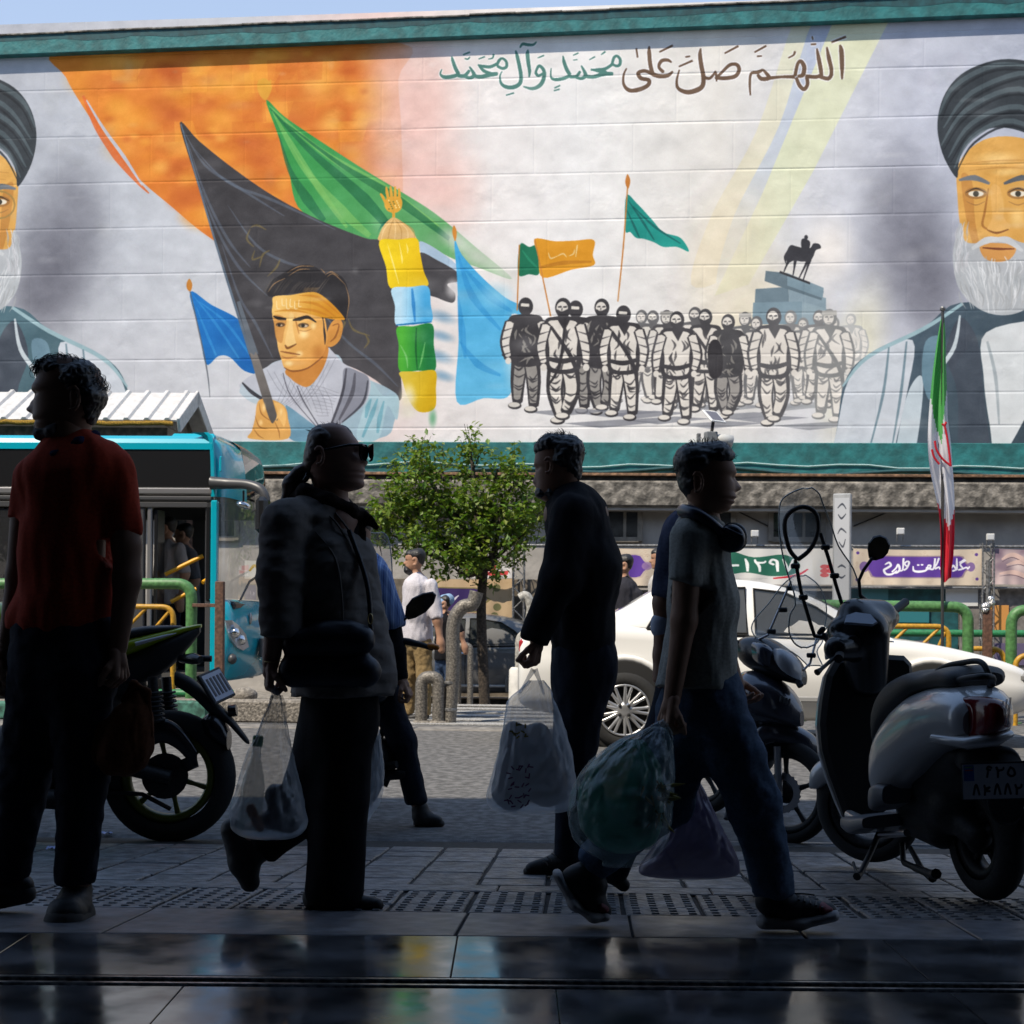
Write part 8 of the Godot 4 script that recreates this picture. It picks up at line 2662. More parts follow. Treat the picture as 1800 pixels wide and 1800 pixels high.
# people
func cloth_mat(called: String, r: float, g: float, b: float, o := {}) -> StandardMaterial3D:
	var e := {"vary": 0.8, "freq": 0.05, "tri": 3.0, "world": false, "bump": 2.0, "bfreq": 0.35, "sheen": 0.08, "spec": 0.25}
	e.merge(o, true)
	return mat(called, r, g, b, 0.9, e)
func wear(parent: Node3D, called: String, k: Flesh, m: Material, label := "") -> MeshInstance3D:
	var q := put(called, k.mesh(), m, parent)
	if label: q.set_meta("label", label)
	return q
func strands(parent: Node3D, called: String, g: Fig, roots: Array, n: int, len: float, curl: float, r: float, m: Material, seed_: int) -> void:
	var rr := RandomNumberGenerator.new()
	rr.seed = seed_
	var st := S()
	for i in n:
		var u := rr.randf() * (roots.size() - 1.001)
		var a: Array = roots[int(u)]
		var b: Array = roots[int(u) + 1]
		var f := u - int(u)
		var p := g.p(lerpf(a[0], b[0], f), lerpf(a[1], b[1], f), rr.randf_range(-1, 1) * lerpf(a[2], b[2], f))
		var d := Vector3(lerpf(a[3], b[3], f), -lerpf(a[4], b[4], f), rr.randf_range(-0.4, 0.4)).normalized()
		var L := len * rr.randf_range(0.5, 1.15)
		var s := 1.0 if rr.randf() < 0.75 else -1.0
		var line := [p - d * 0.01]
		for k in 6:
			line.append(p)
			d = d.rotated(Vector3.BACK, s * curl * rr.randf_range(0.5, 1.4) / 6.0).rotated(Vector3.UP, rr.randf_range(-0.3, 0.3))
			p += d * L / 6.0
		tube(st, line, [r, r, r * 0.5], 3, false)
	obj(called, st, m, parent, "stuff")
func shoe(parent: Node3D, g: Fig, bones: Array, sole: Array, cuts: Array, upper: Material, solem: Material) -> void:
	var k := g.build(bones, 0.009, cuts, [2.0, 30, 20, 30, 5])
	var q := wear(parent, "shoe", k, upper)
	if sole.size():
		var s := g.build(sole, 0.009, cuts, [])
		put("sole", s.mesh(), solem, q)
func people() -> void:
	mat("skin", 0.26, 0.145, 0.095, 0.55, {"spec": 0.35})
	mat("skin_tan", 0.36, 0.20, 0.13, 0.55, {"spec": 0.35})
	mat("hair", 0.010, 0.009, 0.009, 0.5)
	mat("hair_brown", 0.035, 0.018, 0.010, 0.5)
	cloth_mat("jeans_dark", 0.014, 0.018, 0.03)
	cloth_mat("jeans_blue", 0.08, 0.12, 0.19)
	cloth_mat("black_cloth", 0.010, 0.010, 0.013)
	cloth_mat("polo_red", 0.42, 0.045, 0.018)
	cloth_mat("linen_grey", 0.20, 0.18, 0.165, {"vary": 0.88, "freq": 0.12, "tri": 9.0})
	cloth_mat("tee_grey", 0.40, 0.40, 0.36)
	cloth_mat("navy", 0.012, 0.014, 0.05)
	mat("shoe_black", 0.012, 0.011, 0.011, 0.6)
	mat("sole_white", 0.30, 0.29, 0.29, 0.7)
	mat("shoe_red", 0.16, 0.012, 0.018, 0.6)
	man_in_red()
	woman()
	man_in_black()
	boy()
	hidden_walker()
	striped_man()
	far_people()
func man_in_red() -> void:
	var g := fig(120, 1612, 4.92)
	var t := figure(g, "grey haired bearded man in a red polo shirt walking left at the left edge", 4.92)
	var b := g.build([[118, 752, 0, 124, 806, 0, 38, 44, 1.0], [90, 830, 0, 175, 820, 0, 30, 34, 1.1], [124, 830, 0, 116, 1080, 0, 64, 66, 0.75], [210, 840, 8, 226, 960, 14, 30, 25], [226, 960, 14, 228, 1020, 18, 25, 24], [228, 1020, 18, 214, 1150, 30, 24, 15], [46, 850, -14, 24, 1010, -24, 28, 21], [24, 1010, -24, 2, 1150, -14, 21, 13],
		[140, 1150, 12, 148, 1370, 18, 50, 36], [148, 1370, 18, 140, 1560, 20, 36, 24], [80, 1150, -12, 36, 1370, -20, 50, 36], [36, 1370, -20, 18, 1545, -20, 34, 22]], 0.013)
	g.head(b, [[626, 100, 122, 10], [632, 84, 146, 27], [645, 75, 166, 37], [660, 68.5, 176, 41], [672, 62.5, 180, 42], [680, 57.5, 181, 42], [687, 57, 182, 42], [693, 62, 182, 41.5], [702, 61.5, 181, 41], [712, 61, 178, 40.5], [724, 60.5, 172, 40], [733, 58.5, 167, 38.5], [738, 60, 164, 37], [741, 64, 163, 36.5], [745, 61.5, 161, 36], [753, 62.5, 159, 34], [761, 61.5, 158, 32], [768, 64, 156, 29], [774, 73, 155, 25], [778, 86, 154, 21]], [[719, 12.5, 8.5, 5.5], [709, 8, 6, 8], [724, 5, 11, 3.5]], -1.0, 693)
	g.hand(b, g.p(214, 1148, 30), g.p(222, 1190, 34), Vector3(-0.2, 0, 1), [0.75, 0.8, 0.8, 0.75], Vector3(-1, 0, 0.3), 0.19)
	g.hand(b, g.p(2, 1150, -14), g.p(-6, 1196, -14), Vector3(-0.2, 0, 1), [0.3, 0.35, 0.4, 0.4], Vector3(1, 0, 0), 0.19)
	b.add(ear(g, 142, 706, 41, 11, 20))
	wear(t, "body", b, M.skin)
	wear(t, "beard", g.build([[70, 764, 0, 100, 762, 0, 10, 16, 2.2], [66, 748, 0, 76, 760, 0, 5, 12, 2.0], [100, 762, 0, 138, 730, 0, 15, 8, 2.9]], 0.008, [], [3, 10, 8, 10, 4]), mat("beard_grey", 0.06, 0.055, 0.055, 0.9))
	wear(t, "hair", g.build([[96, 652, 0, 146, 660, 0, 21, 25, 1.75], [146, 660, 0, 164, 696, 0, 25, 21, 2.0], [163, 700, 0, 157, 736, 0, 20, 12, 2.2], [84, 648, 0, 100, 644, 0, 12, 16, 2.0], [130, 672, 0, 150, 700, 0, 20, 14, 2.8]], 0.008, [[92, 674, 0, -0.85, 0.5, 0, 40]], [5, 12, 10, 12, 8]), M.hair)
	strands(t, "curls", g, [[70, 650, 24, -0.9, 0.0], [78, 640, 30, -0.7, -0.7], [95, 634, 34, -0.3, -1], [120, 632, 36, 0.1, -1], [150, 642, 36, 0.5, -0.9], [172, 662, 34, 0.9, -0.5], [180, 690, 30, 0.9, 0.3]], 420, 0.046, 3.2, 0.0011, M.hair, 3)
	strands(t, "curls", g, [[72, 652, 20, -1, -0.1], [68, 645, 24, -0.9, -0.6], [84, 636, 26, -0.5, -1]], 130, 0.06, 4.4, 0.0011, M.hair, 5)
	wear(t, "polo_shirt", g.build([[92, 832, 0, 178, 815, 0, 38, 44, 1.15, 30], [124, 850, 0, 120, 960, 0, 84, 80, 0.75, 30], [120, 960, 0, 112, 1090, 0, 78, 86, 0.78, 30], [128, 790, 0, 134, 830, 0, 40, 60, 1.0, 30], [202, 838, 5, 226, 930, 12, 38, 27, 1.0, 24], [54, 842, -10, 31, 905, -16, 34, 22, 1.0, 24], [60, 1090, 0, 110, 1100, 0, 50, 60, 0.7, 20]], 0.012,
		[[230, 944, 12, 0.12, 1, 0, 60], [29, 914, -16, -0.25, 1, 0, 34], [110, 1112, 0, -0.06, 1, 0, 400]], [7, 46, 130, 60, 6]), M.polo_red)
	wear(t, "collar", g.build([[168, 764, 4, 150, 782, 40, 8, 9, 1, 6], [150, 782, 40, 112, 806, 50, 9, 9, 1, 6], [112, 806, 50, 84, 812, 34, 9, 9, 1, 6], [84, 812, 34, 78, 800, 0, 8, 8, 1, 6], [168, 764, -4, 130, 772, -42, 8, 9, 1, 6], [84, 812, 34, 92, 838, 52, 12, 6, 1, 6], [76, 806, 20, 84, 830, 44, 10, 5, 1, 6]], 0.008), M.navy)
	wear(t, "trousers", g.build([[112, 1120, 0, 112, 1180, 0, 92, 88, 0.72, 30], [142, 1180, 14, 150, 1370, 18, 62, 45, 1, 26], [150, 1370, 18, 139, 1520, 20, 45, 36], [139, 1520, 20, 137, 1536, 20, 34, 36], [76, 1180, -12, 34, 1380, -20, 62, 44, 1, 26], [34, 1380, -20, 14, 1532, -20, 44, 32]], 0.013, [[137, 1550, 20, 0, 1, 0, 60], [14, 1556, -20, 0, 1, 0, 60]], [7, 40, 34, 40, 7]), M.jeans_dark)
	shoe(t, g, [[141, 1560, 16, 140, 1584, 40, 26, 28], [140, 1590, 36, 138, 1592, 80, 32, 32]], [[140, 1604, 20, 138, 1606, 84, 33, 35]], [[140, 1612, 40, 0, 1, 0, 150]], M.shoe_black, mat("sole_dark", 0.05, 0.045, 0.04, 0.8))
	shoe(t, g, [[18, 1556, -20, -30, 1570, -10, 24, 26], [28, 1566, -18, 36, 1560, -20, 22, 18]], [[40, 1574, -18, -34, 1590, -10, 18, 16]], [], M.shoe_black, M.sole_dark)
	var bg := fig(225, 1350, 4.86)
	var bag := figure(bg, "brown cloth bag hanging from the hand of the man in red", 4.86, "cloth_bag", "bag")
	wear(bag, "pouch", bg.build([[246, 1222, 10, 232, 1270, 10, 14, 34, 1, 20], [232, 1270, 10, 222, 1312, 10, 36, 46, 0.9, 20], [222, 1305, 10, 212, 1320, 10, 42, 42, 0.9, 20], [196, 1290, 6, 200, 1320, 6, 24, 30, 1, 20]], 0.01, [], [9, 22, 90, 30, 4]), cloth_mat("bag_brown", 0.13, 0.045, 0.018))
	wear(bag, "strap", bg.build([[240, 1200, 20, 262, 1216, 14, 5, 6], [262, 1216, 14, 268, 1290, 12, 6, 6], [240, 1200, 20, 222, 1230, 16, 5, 6]], 0.007), M.bag_brown)
func ear(g: Fig, x: float, y: float, z: float, rx: float, ry: float) -> Field:
	var fd := Field.new(g.p(x - rx - 6, y + ry + 6, z - 10), g.p(x + rx + 6, y - ry - 6, z + 16), 0.0045)
	var n := 9
	for i in n - 1:
		var a := lerpf(-2.3, 1.9, float(i) / (n - 1))
		var b := lerpf(-2.3, 1.9, float(i + 1) / (n - 1))
		fd.cone(g.p(x + cos(a) * rx, y + sin(a) * ry, z + 6), g.p(x + cos(b) * rx, y + sin(b) * ry, z + 6), 3.0 / g.s, 3.0 / g.s, 1.0, 0.004)
	fd.cone(g.p(x, y - ry * 0.4, z), g.p(x - rx * 0.1, y + ry * 0.6, z), rx * 0.75 / g.s, rx * 0.55 / g.s, 0.5, 0.004)
	return fd
# a carrier bag: rings down from the hand [y, left, right, half depth]; pleats gather at the top
func carrier(g: Fig, parent: Node3D, rows: Array, pleat: float, m: Material, seed_: int, handles: Array) -> void:
	var rr := FastNoiseLite.new()
	rr.seed = seed_
	rr.frequency = 1.0
	var v := rows.map(func(r): return Vector4(r[0], r[1], r[2], r[3]))
	var d := spline(v, 6)
	var rings := []
	var top: float = rows[0][0]
	var bot: float = rows[-1][0]
	for q in d:
		var ring := []
		var u: float = (q.x - top) / (bot - top)
		for j in 72:
			var a := TAU * j / 72
			var cx: float = (q.y + q.z) / 2
			var w: float = (q.z - q.y) / 2
			var n: float = rr.get_noise_2d(a * 5.0 + 40.0 * float(a > PI), u * 1.1) * pleat * (1.15 - u) + rr.get_noise_2d(a * 2.0 + 90, u * 7.0) * pleat * 0.7 + rr.get_noise_2d(a * 9.0 + 20, u * 16.0) * pleat * 0.22
			n *= minf(1.0, 4.0 * (1.02 - u))
			ring.append(g.p(cx + (w + n * 0.35) * signf(cos(a)) * pow(absf(cos(a)), 0.8), q.x, (q.w + n) * signf(sin(a)) * pow(absf(sin(a)), 0.8)))
		rings.append(ring)
	var k := Flesh.new()
	k.rings(rings)
	put("film", k.mesh(), m, parent)
	for h in handles:
		var st := S()
		tube(st, spline(h.map(func(e): return g.p(e[0], e[1], e[2])), 5), [0.005, 0.007, 0.012], 8)
		obj("handle", st, m, parent)
func woman() -> void:
	var g := fig(600, 1598, 5.116)
	var t := figure(g, "woman in a grey linen blazer with sunglasses and ponytail, walking right", 5.116)
	var b := g.build([[586, 845, 0, 582, 900, 0, 26, 31], [560, 915, 0, 600, 915, 0, 34, 34, 1.7], [582, 930, 0, 600, 1200, 0, 50, 60, 1.2], [515, 930, 70, 508, 1020, 82, 28, 24], [508, 1020, 82, 490, 1165, 88, 24, 15], [545, 930, -70, 570, 1030, -82, 28, 24], [570, 1030, -82, 640, 1180, -70, 22, 14],
		[600, 1220, 0, 598, 1400, 4, 46, 36], [598, 1400, 4, 575, 1570, 4, 34, 22], [590, 1230, -20, 524, 1430, -30, 46, 36], [524, 1430, -30, 425, 1480, -30, 32, 22]], 0.013)
	g.head(b, [[744, 592, 578, 8], [748, 604, 562, 22], [754, 612.5, 553, 31], [763, 620, 545, 36], [775, 629, 540, 39], [786, 634.5, 537, 40], [796, 632, 536, 40], [806, 633.5, 537, 39], [816, 637, 539, 38], [825, 641.5, 542, 36], [829, 642.5, 543, 35.5], [832, 640, 544, 35], [837, 642, 546, 34], [842.5, 639, 547, 33], [850, 641, 549, 31], [856, 639, 551, 28], [860, 631, 553, 25], [864, 614, 555, 23]], [[812, 9.5, 6.5, 5.5], [804, 5.5, 5, 7], [817, 3.5, 8, 3]], 1.0, 796)
	g.hand(b, g.p(490, 1165, 88), g.p(487, 1204, 92), Vector3(0.3, 0, 1), [0.8, 0.85, 0.85, 0.8], Vector3(1, 0, 0.2), 0.17)
	g.hand(b, g.p(640, 1180, -70), g.p(646, 1220, -70), Vector3(0.3, 0, -1), [0.8, 0.85, 0.85, 0.8], Vector3(-1, 0, 0.2), 0.17)
	b.add(ear(g, 566, 806, 38, 8, 15))
	wear(t, "body", b, mat("skin_fair", 0.34, 0.20, 0.15, 0.55, {"spec": 0.35}))
	var hr := wear(t, "hair", g.build([[600, 766, 0, 572, 776, 0, 17, 30, 1.3], [572, 778, 0, 562, 800, 0, 30, 27, 1.42], [562, 800, 0, 548, 822, 0, 24, 14, 1.6], [600, 762, 0, 612, 766, 0, 13, 8, 1.8], [544, 822, 0, 530, 832, 0, 9, 13], [528, 834, 0, 512, 852, 0, 15, 15], [512, 852, 0, 503, 880, 0, 14, 8], [503, 880, 0, 499, 900, 0, 7, 2]], 0.008, [], [2.5, 22, 9, 12, 8]), M.hair_brown)
	strands(t, "loose_hairs", g, [[512, 850, 8, -0.7, 0.7], [504, 870, 8, -0.3, 1], [502, 885, 5, 0.1, 1]], 60, 0.06, 0.7, 0.0008, M.hair_brown, 4)
	strands(t, "loose_hairs", g, [[545, 760, 20, -0.6, -0.4], [570, 748, 20, -0.3, -0.6], [600, 750, 20, 0.4, -0.5]], 40, 0.02, 0.8, 0.0007, M.hair_brown, 6)
	var st := S()
	for i in 16:
		var a := TAU * i / 16
		ball(st, g.p(538 + cos(a) * 5, 828 + sin(a) * 14 + 3, sin(a + 0.6) * 15 + 3), Vector3.ONE * 0.010, 7, 5)
	obj("hair_tie", st, M.gloss_black, hr)
	var sg := figure(fig(636, 797, 5.116), "dark sunglasses worn by the woman in the grey blazer", 5.116, "sunglasses", "glasses")
	var f := fig(636, 797, 5.116)
	for z in [1.0, -1.0]:
		st = S()
		var lens := PackedVector2Array()
		for e in [[-30, -14], [-4, -15], [4, -10], [3, 6], [-6, 15], [-22, 15], [-31, 6]]: lens.append(Vector2(e[0], -e[1]) / 518.0)
		slab(st, lens, -0.004, 0.004, Transform3D(Basis(Vector3.UP, PI / 2 - z * 0.32), f.p(645 + (0.0 if z > 0 else 3.0), 797, 4.0 * z)), 0.002)
		var fr := obj("lens", st, mat("dark_lens", 0.02, 0.014, 0.010, 0.05), sg)
	st = S()
	tube(st, [f.p(640, 786, 32), f.p(618, 787, 42), f.p(572, 796, 43)], [0.006, 0.005, 0.004], 6)
	obj("arm", st, M.gloss_black, sg)
	st = S()
	tube(st, [f.p(640, 786, -32), f.p(618, 787, -42), f.p(572, 796, -43)], [0.006, 0.005, 0.004], 6)
	obj("arm", st, M.gloss_black, sg)
	st = S()
	tube(st, [f.p(637, 785, 30), f.p(646, 790, 5), f.p(648, 790, -5), f.p(640, 785, -30)], 0.0045, 6)
	obj("bridge", st, M.gloss_black, sg)
	wear(t, "blazer", g.build([[560, 925, 0, 582, 1000, 0, 56, 70, 1.35, 26], [582, 1000, 0, 598, 1150, 0, 70, 82, 1.2, 26], [598, 1150, 0, 602, 1240, 0, 82, 93, 1.1, 26], [540, 895, 26, 522, 905, 56, 18, 26, 1.0, 24], [545, 892, -20, 540, 905, -56, 18, 26, 1.0, 24], [545, 885, 0, 570, 900, 0, 20, 36, 1.4, 24], [512, 925, 68, 506, 1010, 82, 42, 40, 1.0, 12], [506, 1010, 82, 509, 1110, 90, 40, 36, 1.0, 12], [545, 925, -66, 570, 1030, -82, 40, 38, 1.0, 12], [570, 1030, -82, 610, 1110, -78, 36, 32, 1.0, 12], [640, 960, 0, 655, 1080, 0, 14, 18, 2.0, 20], [655, 1080, 0, 680, 1190, 0, 16, 18, 2.6, 20]], 0.0115,
		[[508, 1120, 90, -0.16, 1, 0, 62], [615, 1124, -78, 0, 1, 0, 60], [602, 1222, 0, 0.0, 1, 0, 400], [626, 880, 0, 0.7, -0.7, 0, 60]], [6, 50, 26, 60, 3]), M.linen_grey)
	for q in [[[575, 900, 62], [604, 930, 66], [626, 975, 66], [634, 1010, 60]], [[596, 905, 58], [622, 940, 58], [640, 985, 54], [640, 1012, 50]], [[566, 940, 82], [600, 985, 92], [612, 1050, 98], [614, 1110, 100]]]:
		st = S()
		tube(st, spline(q.map(func(e): return g.p(e[0], e[1], e[2])), 5), [0.003, 0.0045, 0.003], 5)
		obj("seam", st, M.linen_grey, t)
	wear(t, "blouse", g.build([[612, 905, 0, 634, 1000, 0, 22, 22, 1.6, 20], [634, 1000, 0, 636, 1110, 0, 24, 24, 1.6, 20]], 0.013), M.black_cloth)
	cloth_mat("scarf", 0.03, 0.014, 0.010, {"vary": 0.3, "freq": 0.06, "type": 1})
	wear(t, "scarf", g.build([[512, 878, 0, 540, 866, 30, 9, 12, 1, 8], [540, 866, 30, 580, 884, 46, 14, 15, 1, 8], [580, 884, 46, 618, 900, 34, 15, 14, 1, 8], [618, 900, 34, 632, 908, 8, 14, 14, 1, 8], [512, 878, 0, 545, 862, -30, 9, 12, 1, 8], [545, 862, -30, 600, 886, -40, 13, 14, 1, 8], [600, 886, -40, 632, 908, 4, 14, 13, 1, 8], [632, 904, 8, 646, 914, 14, 12, 10, 0.8, 6], [646, 912, 14, 662, 926, 16, 9, 7, 0.6, 6], [632, 912, 10, 632, 960, 26, 12, 14, 0.6, 8], [632, 960, 26, 640, 1004, 26, 13, 5, 0.6, 8]], 0.009, [], [4, 16, 12, 16, 3]), M.scarf)
	wear(t, "trousers", g.build([[600, 1200, 0, 600, 1260, 0, 66, 64, 1.15, 24], [600, 1250, 0, 599, 1400, 4, 58, 52, 1, 24], [599, 1400, 4, 588, 1562, 4, 50, 52], [590, 1250, -18, 530, 1420, -30, 58, 48, 1, 24], [530, 1425, -30, 462, 1484, -30, 46, 38]], 0.013, [[588, 1586, 4, 0, 1, 0, 80], [452, 1494, -30, -0.8, 0.6, 0, 70]], [5, 60, 90, 60, 7]), M.black_cloth)
	shoe(t, g, [[556, 1578, 4, 600, 1584, 4, 24, 22], [600, 1584, 4, 662, 1590, 6, 20, 13]], [], [[600, 1601, 4, 0, 1, 0, 120]], M.shoe_black, M.sole_dark)
	shoe(t, g, [[404, 1462, -30, 424, 1520, -30, 22, 28], [424, 1520, -30, 434, 1556, -30, 26, 18], [430, 1480, -30, 452, 1498, -30, 22, 24]], [], [], M.shoe_black, M.sole_dark)
	st = S()
	var ringp := []
	for i in 17: ringp.append(g.p(494 + cos(TAU * i / 16) * 17, 1158 + sin(TAU * i / 16) * 3, 88 + sin(TAU * i / 16) * 17))
	tube(st, ringp, 0.0016, 5, false)
	obj("bracelet", st, mat("brass", 0.6, 0.45, 0.2, 0.3, {"metal": 1.0}), t)
	var hg := fig(590, 1205, 4.93)
	var hb := figure(hg, "black and navy cross-body bag at the hip of the woman", 4.93, "handbag", "bag")
	wear(hb, "pouch", hg.build([[520, 1130, 0, 634, 1124, 0, 26, 26, 0.9, 12], [518, 1180, 0, 640, 1180, 0, 30, 30, 0.9, 12], [570, 1120, 0, 610, 1116, 0, 30, 28, 0.8, 12]], 0.011, [[590, 1209, 0, 0, 1, 0, 200]], [3, 40, 40, 40, 5]), mat("leather_navy", 0.010, 0.012, 0.022, 0.45))
	st = S()
	tube(st, spline([hg.p(652, 1130, -6), hg.p(650, 1080, -10), hg.p(646, 1040, -16), hg.p(636, 1000, -24), hg.p(610, 930, -30)], 5), 0.009, 6)
	obj("strap", st, M.leather_navy, hb)
	st = S()
	var rg := []
	for i in 13: rg.append(hg.p(651 + cos(TAU * i / 12) * 4, 1088 + sin(TAU * i / 12) * 9, 2))
	tube(st, rg, 0.0022, 5, false)
	obj("ring", st, M.brass, hb)
	mat("clear_film", 0.62, 0.68, 0.74, 0.3, {"alpha": 0.34, "spec": 0.9})
	var cg := fig(475, 1475, 4.92)
	var cb := figure(cg, "clear plastic bag with a green capped bottle, held by the woman", 4.92, "carrier_bag", "bag")
	carrier(cg, cb, [[1222, 478, 494, 8], [1250, 468, 500, 18], [1290, 452, 506, 34], [1330, 434, 514, 48], [1380, 418, 526, 58], [1420, 407, 536, 60], [1450, 407, 540, 54], [1466, 420, 530, 40], [1474, 444, 510, 18], [1475, 470, 490, 4]], 13.0, M.clear_film, 5, [[[480, 1226, 8], [484, 1210, 10], [490, 1226, 8]]])
	var bo := fig(440, 1462, 4.92)
	var bt := figure(bo, "clear bottle with a green cap inside the woman's bag", 4.92, "bottle", "bottle")
	st = S()
	var x := Transform3D(Basis(Vector3.BACK, -0.10), bo.p(438, 1462, 6))
	lathe(st, [Vector2(0, 0), Vector2(0.034, 0.004), Vector2(0.038, 0.02), Vector2(0.038, 0.15), Vector2(0.03, 0.19), Vector2(0.016, 0.24), Vector2(0.014, 0.285), Vector2(0, 0.286)], 20, x)
	obj("glass", st, mat("bottle_glass", 0.45, 0.55, 0.5, 0.05, {"alpha": 0.35}), bt)
	st = S()
	lathe(st, [Vector2(0.0165, 0.282), Vector2(0.0175, 0.286), Vector2(0.0175, 0.312), Vector2(0.015, 0.316), Vector2(0, 0.316)], 18, x)
	obj("cap", st, mat("cap_green", 0.015, 0.16, 0.02, 0.4), bt)
	var pk := fig(480, 1462, 4.92)
	var pa := figure(pk, "dark packets at the bottom of the clear bag", 4.92, "packet", "packet")
	wear(pa, "packet", pk.build([[486, 1400, -4, 506, 1436, -4, 22, 26, 0.8], [470, 1440, 4, 510, 1450, 0, 16, 14, 1.2]], 0.009, [], [4, 20, 20, 20, 3]), mat("packet_dark", 0.03, 0.02, 0.022, 0.3))
	var pk2 := fig(452, 1440, 4.92)
	var pb := figure(pk2, "brown and orange snack packet seen through the clear bag", 4.92, "packet", "packet")
	wear(pb, "packet", pk2.build([[446, 1418, 30, 462, 1450, 32, 10, 9, 0.6]], 0.007, [], [3, 10, 10, 10, 3]), mat("packet_orange", 0.16, 0.055, 0.012, 0.4))
	var c2 := fig(610, 1462, 5.5)
	var cc := figure(c2, "second clear plastic bag in the woman's far hand, behind her legs", 5.5, "carrier_bag", "bag")
	carrier(c2, cc, [[1226, 640, 652, 8], [1262, 632, 660, 18], [1300, 610, 668, 34], [1350, 576, 674, 44], [1400, 548, 672, 50], [1430, 536, 656, 46], [1450, 534, 640, 36], [1460, 550, 600, 12], [1462, 560, 580, 3]], 10.0, M.clear_film, 8, [])
func man_in_black() -> void:
	var g := fig(1010, 1537, 6.2)
	var t := figure(g, "bearded man in a black sweater walking left with a white bag", 6.2)
	var b := g.build([[986, 858, 0, 998, 905, 0, 26, 32], [985, 905, 0, 1040, 905, 0, 30, 30, 1.5], [1018, 920, 0, 1022, 1120, 0, 46, 46, 1.3], [1000, 920, 68, 980, 1020, 84, 26, 23], [980, 1020, 84, 944, 1122, 86, 22, 15], [1040, 920, -66, 1064, 1030, -70, 26, 22], [1064, 1030, -70, 1050, 1150, -70, 21, 14],
		[1030, 1150, 6, 1014, 1300, 10, 42, 30], [1014, 1300, 10, 1002, 1500, 10, 28, 18], [1030, 1150, -10, 1010, 1300, -18, 42, 28], [1010, 1300, -18, 1060, 1480, -24, 26, 18]], 0.013)
	g.head(b, [[764, 978, 996, 8], [770, 957, 1008, 22], [780, 947, 1017, 29], [795, 941.5, 1021, 32], [808, 939.5, 1023, 33], [817, 938.5, 1023, 33], [824, 941, 1022, 32.5], [834, 941.5, 1020, 32], [846, 942, 1017, 31], [854, 941.5, 1012, 30], [862, 942.5, 1005, 29], [872, 944.5, 999, 27], [879, 952, 994, 24], [884, 964, 990, 20]], [[847.5, 5.5, 6, 5], [839, 2.5, 5, 6]], -1.0, 823)
	g.hand(b, g.p(943, 1124, 86), g.p(938, 1162, 90), Vector3(-0.35, 0, 1), [0.75, 0.8, 0.85, 0.85], Vector3(-1, 0, 0.1), 0.19)
	g.hand(b, g.p(1050, 1150, -70), g.p(1046, 1188, -70), Vector3(-0.3, 0, -1), [0.4, 0.5, 0.5, 0.5], Vector3(-1, 0, 0), 0.185)
	b.add(ear(g, 962, 822, 31, 6.5, 13))
	wear(t, "body", b, M.skin)
	wear(t, "beard", g.build([[948, 866, 0, 968, 874, 0, 7, 9, 2.6], [948, 856, 0, 950, 868, 0, 4, 7, 2.4], [962, 850, 0, 970, 872, 0, 8, 8, 3.4]], 0.007, [], [2, 8, 8, 8, 3]), M.hair)
	wear(t, "hair", g.build([[966, 785, 0, 998, 792, 0, 22, 28, 1.3], [998, 796, 0, 1004, 828, 0, 28, 20, 1.4], [1004, 828, 0, 1008, 842, 0, 16, 9, 1.8], [948, 790, 0, 966, 780, 0, 10, 15, 2.0], [985, 812, 0, 990, 830, 0, 22, 14, 1.9]], 0.0075, [], [4, 12, 10, 12, 8]), M.hair)
	strands(t, "loose_hairs", g, [[944, 784, 20, -0.5, -0.6], [965, 768, 24, -0.1, -1], [990, 763, 24, 0.2, -1], [1012, 774, 24, 0.7, -0.7], [1026, 800, 22, 1, 0]], 150, 0.028, 1.6, 0.0011, M.hair, 9)
	wear(t, "sweater", g.build([[1012, 905, 0, 1026, 1000, 0, 54, 62, 1.4, 26], [1026, 1000, 0, 1022, 1110, 0, 62, 54, 1.3, 26], [1000, 878, 0, 1010, 905, 0, 30, 44, 1.2, 26], [1002, 912, 66, 981, 1020, 86, 36, 32, 1, 22], [981, 1020, 86, 940, 1118, 88, 32, 26, 1, 16], [1042, 912, -62, 1064, 1030, -70, 34, 28, 1, 22], [1064, 1030, -70, 1052, 1140, -70, 27, 22, 1, 16], [1022, 1100, 0, 1028, 1140, 0, 52, 50, 1.3, 20]], 0.0115, [[939, 1128, 88, -0.35, 1, 0, 60], [1050, 1148, -70, 0, 1, 0, 40], [1024, 1136, 0, 0.1, 1, 0, 56]], [5, 44, 90, 50, 4]), M.black_cloth)
	wear(t, "trousers", g.build([[1026, 1120, 0, 1027, 1180, 0, 54, 54, 1.25, 24], [1028, 1170, 8, 1014, 1300, 10, 50, 36, 1, 24], [1014, 1300, 10, 1000, 1498, 10, 35, 27], [1026, 1170, -10, 1008, 1300, -18, 50, 34, 1, 24], [1008, 1300, -18, 1056, 1470, -24, 32, 26]], 0.013, [[1000, 1512, 10, 0, 1, 0, 60]], [5, 36, 50, 40, 5]), M.jeans_dark)
	shoe(t, g, [[1000, 1508, 10, 984, 1514, 10, 20, 18], [984, 1514, 10, 934, 1524, 12, 17, 11]], [[1008, 1530, 10, 928, 1530, 12, 10, 9]], [[970, 1537, 10, 0, 1, 0, 120]], M.shoe_black, M.sole_dark)
	shoe(t, g, [[1066, 1486, -24, 1040, 1510, -24, 16, 14]], [], [], M.shoe_black, M.sole_dark)
	var st := S()
	for e in [[972, 1496], [964, 1502], [956, 1507]]: tube(st, [g.p(e[0] - 3, e[1], 24), g.p(e[0] + 5, e[1] + 6, 26), g.p(e[0] + 8, e[1] + 14, 22)], 0.003, 5)
	obj("laces", st, mat("lace", 0.2, 0.19, 0.18, 0.8), t, "stuff")
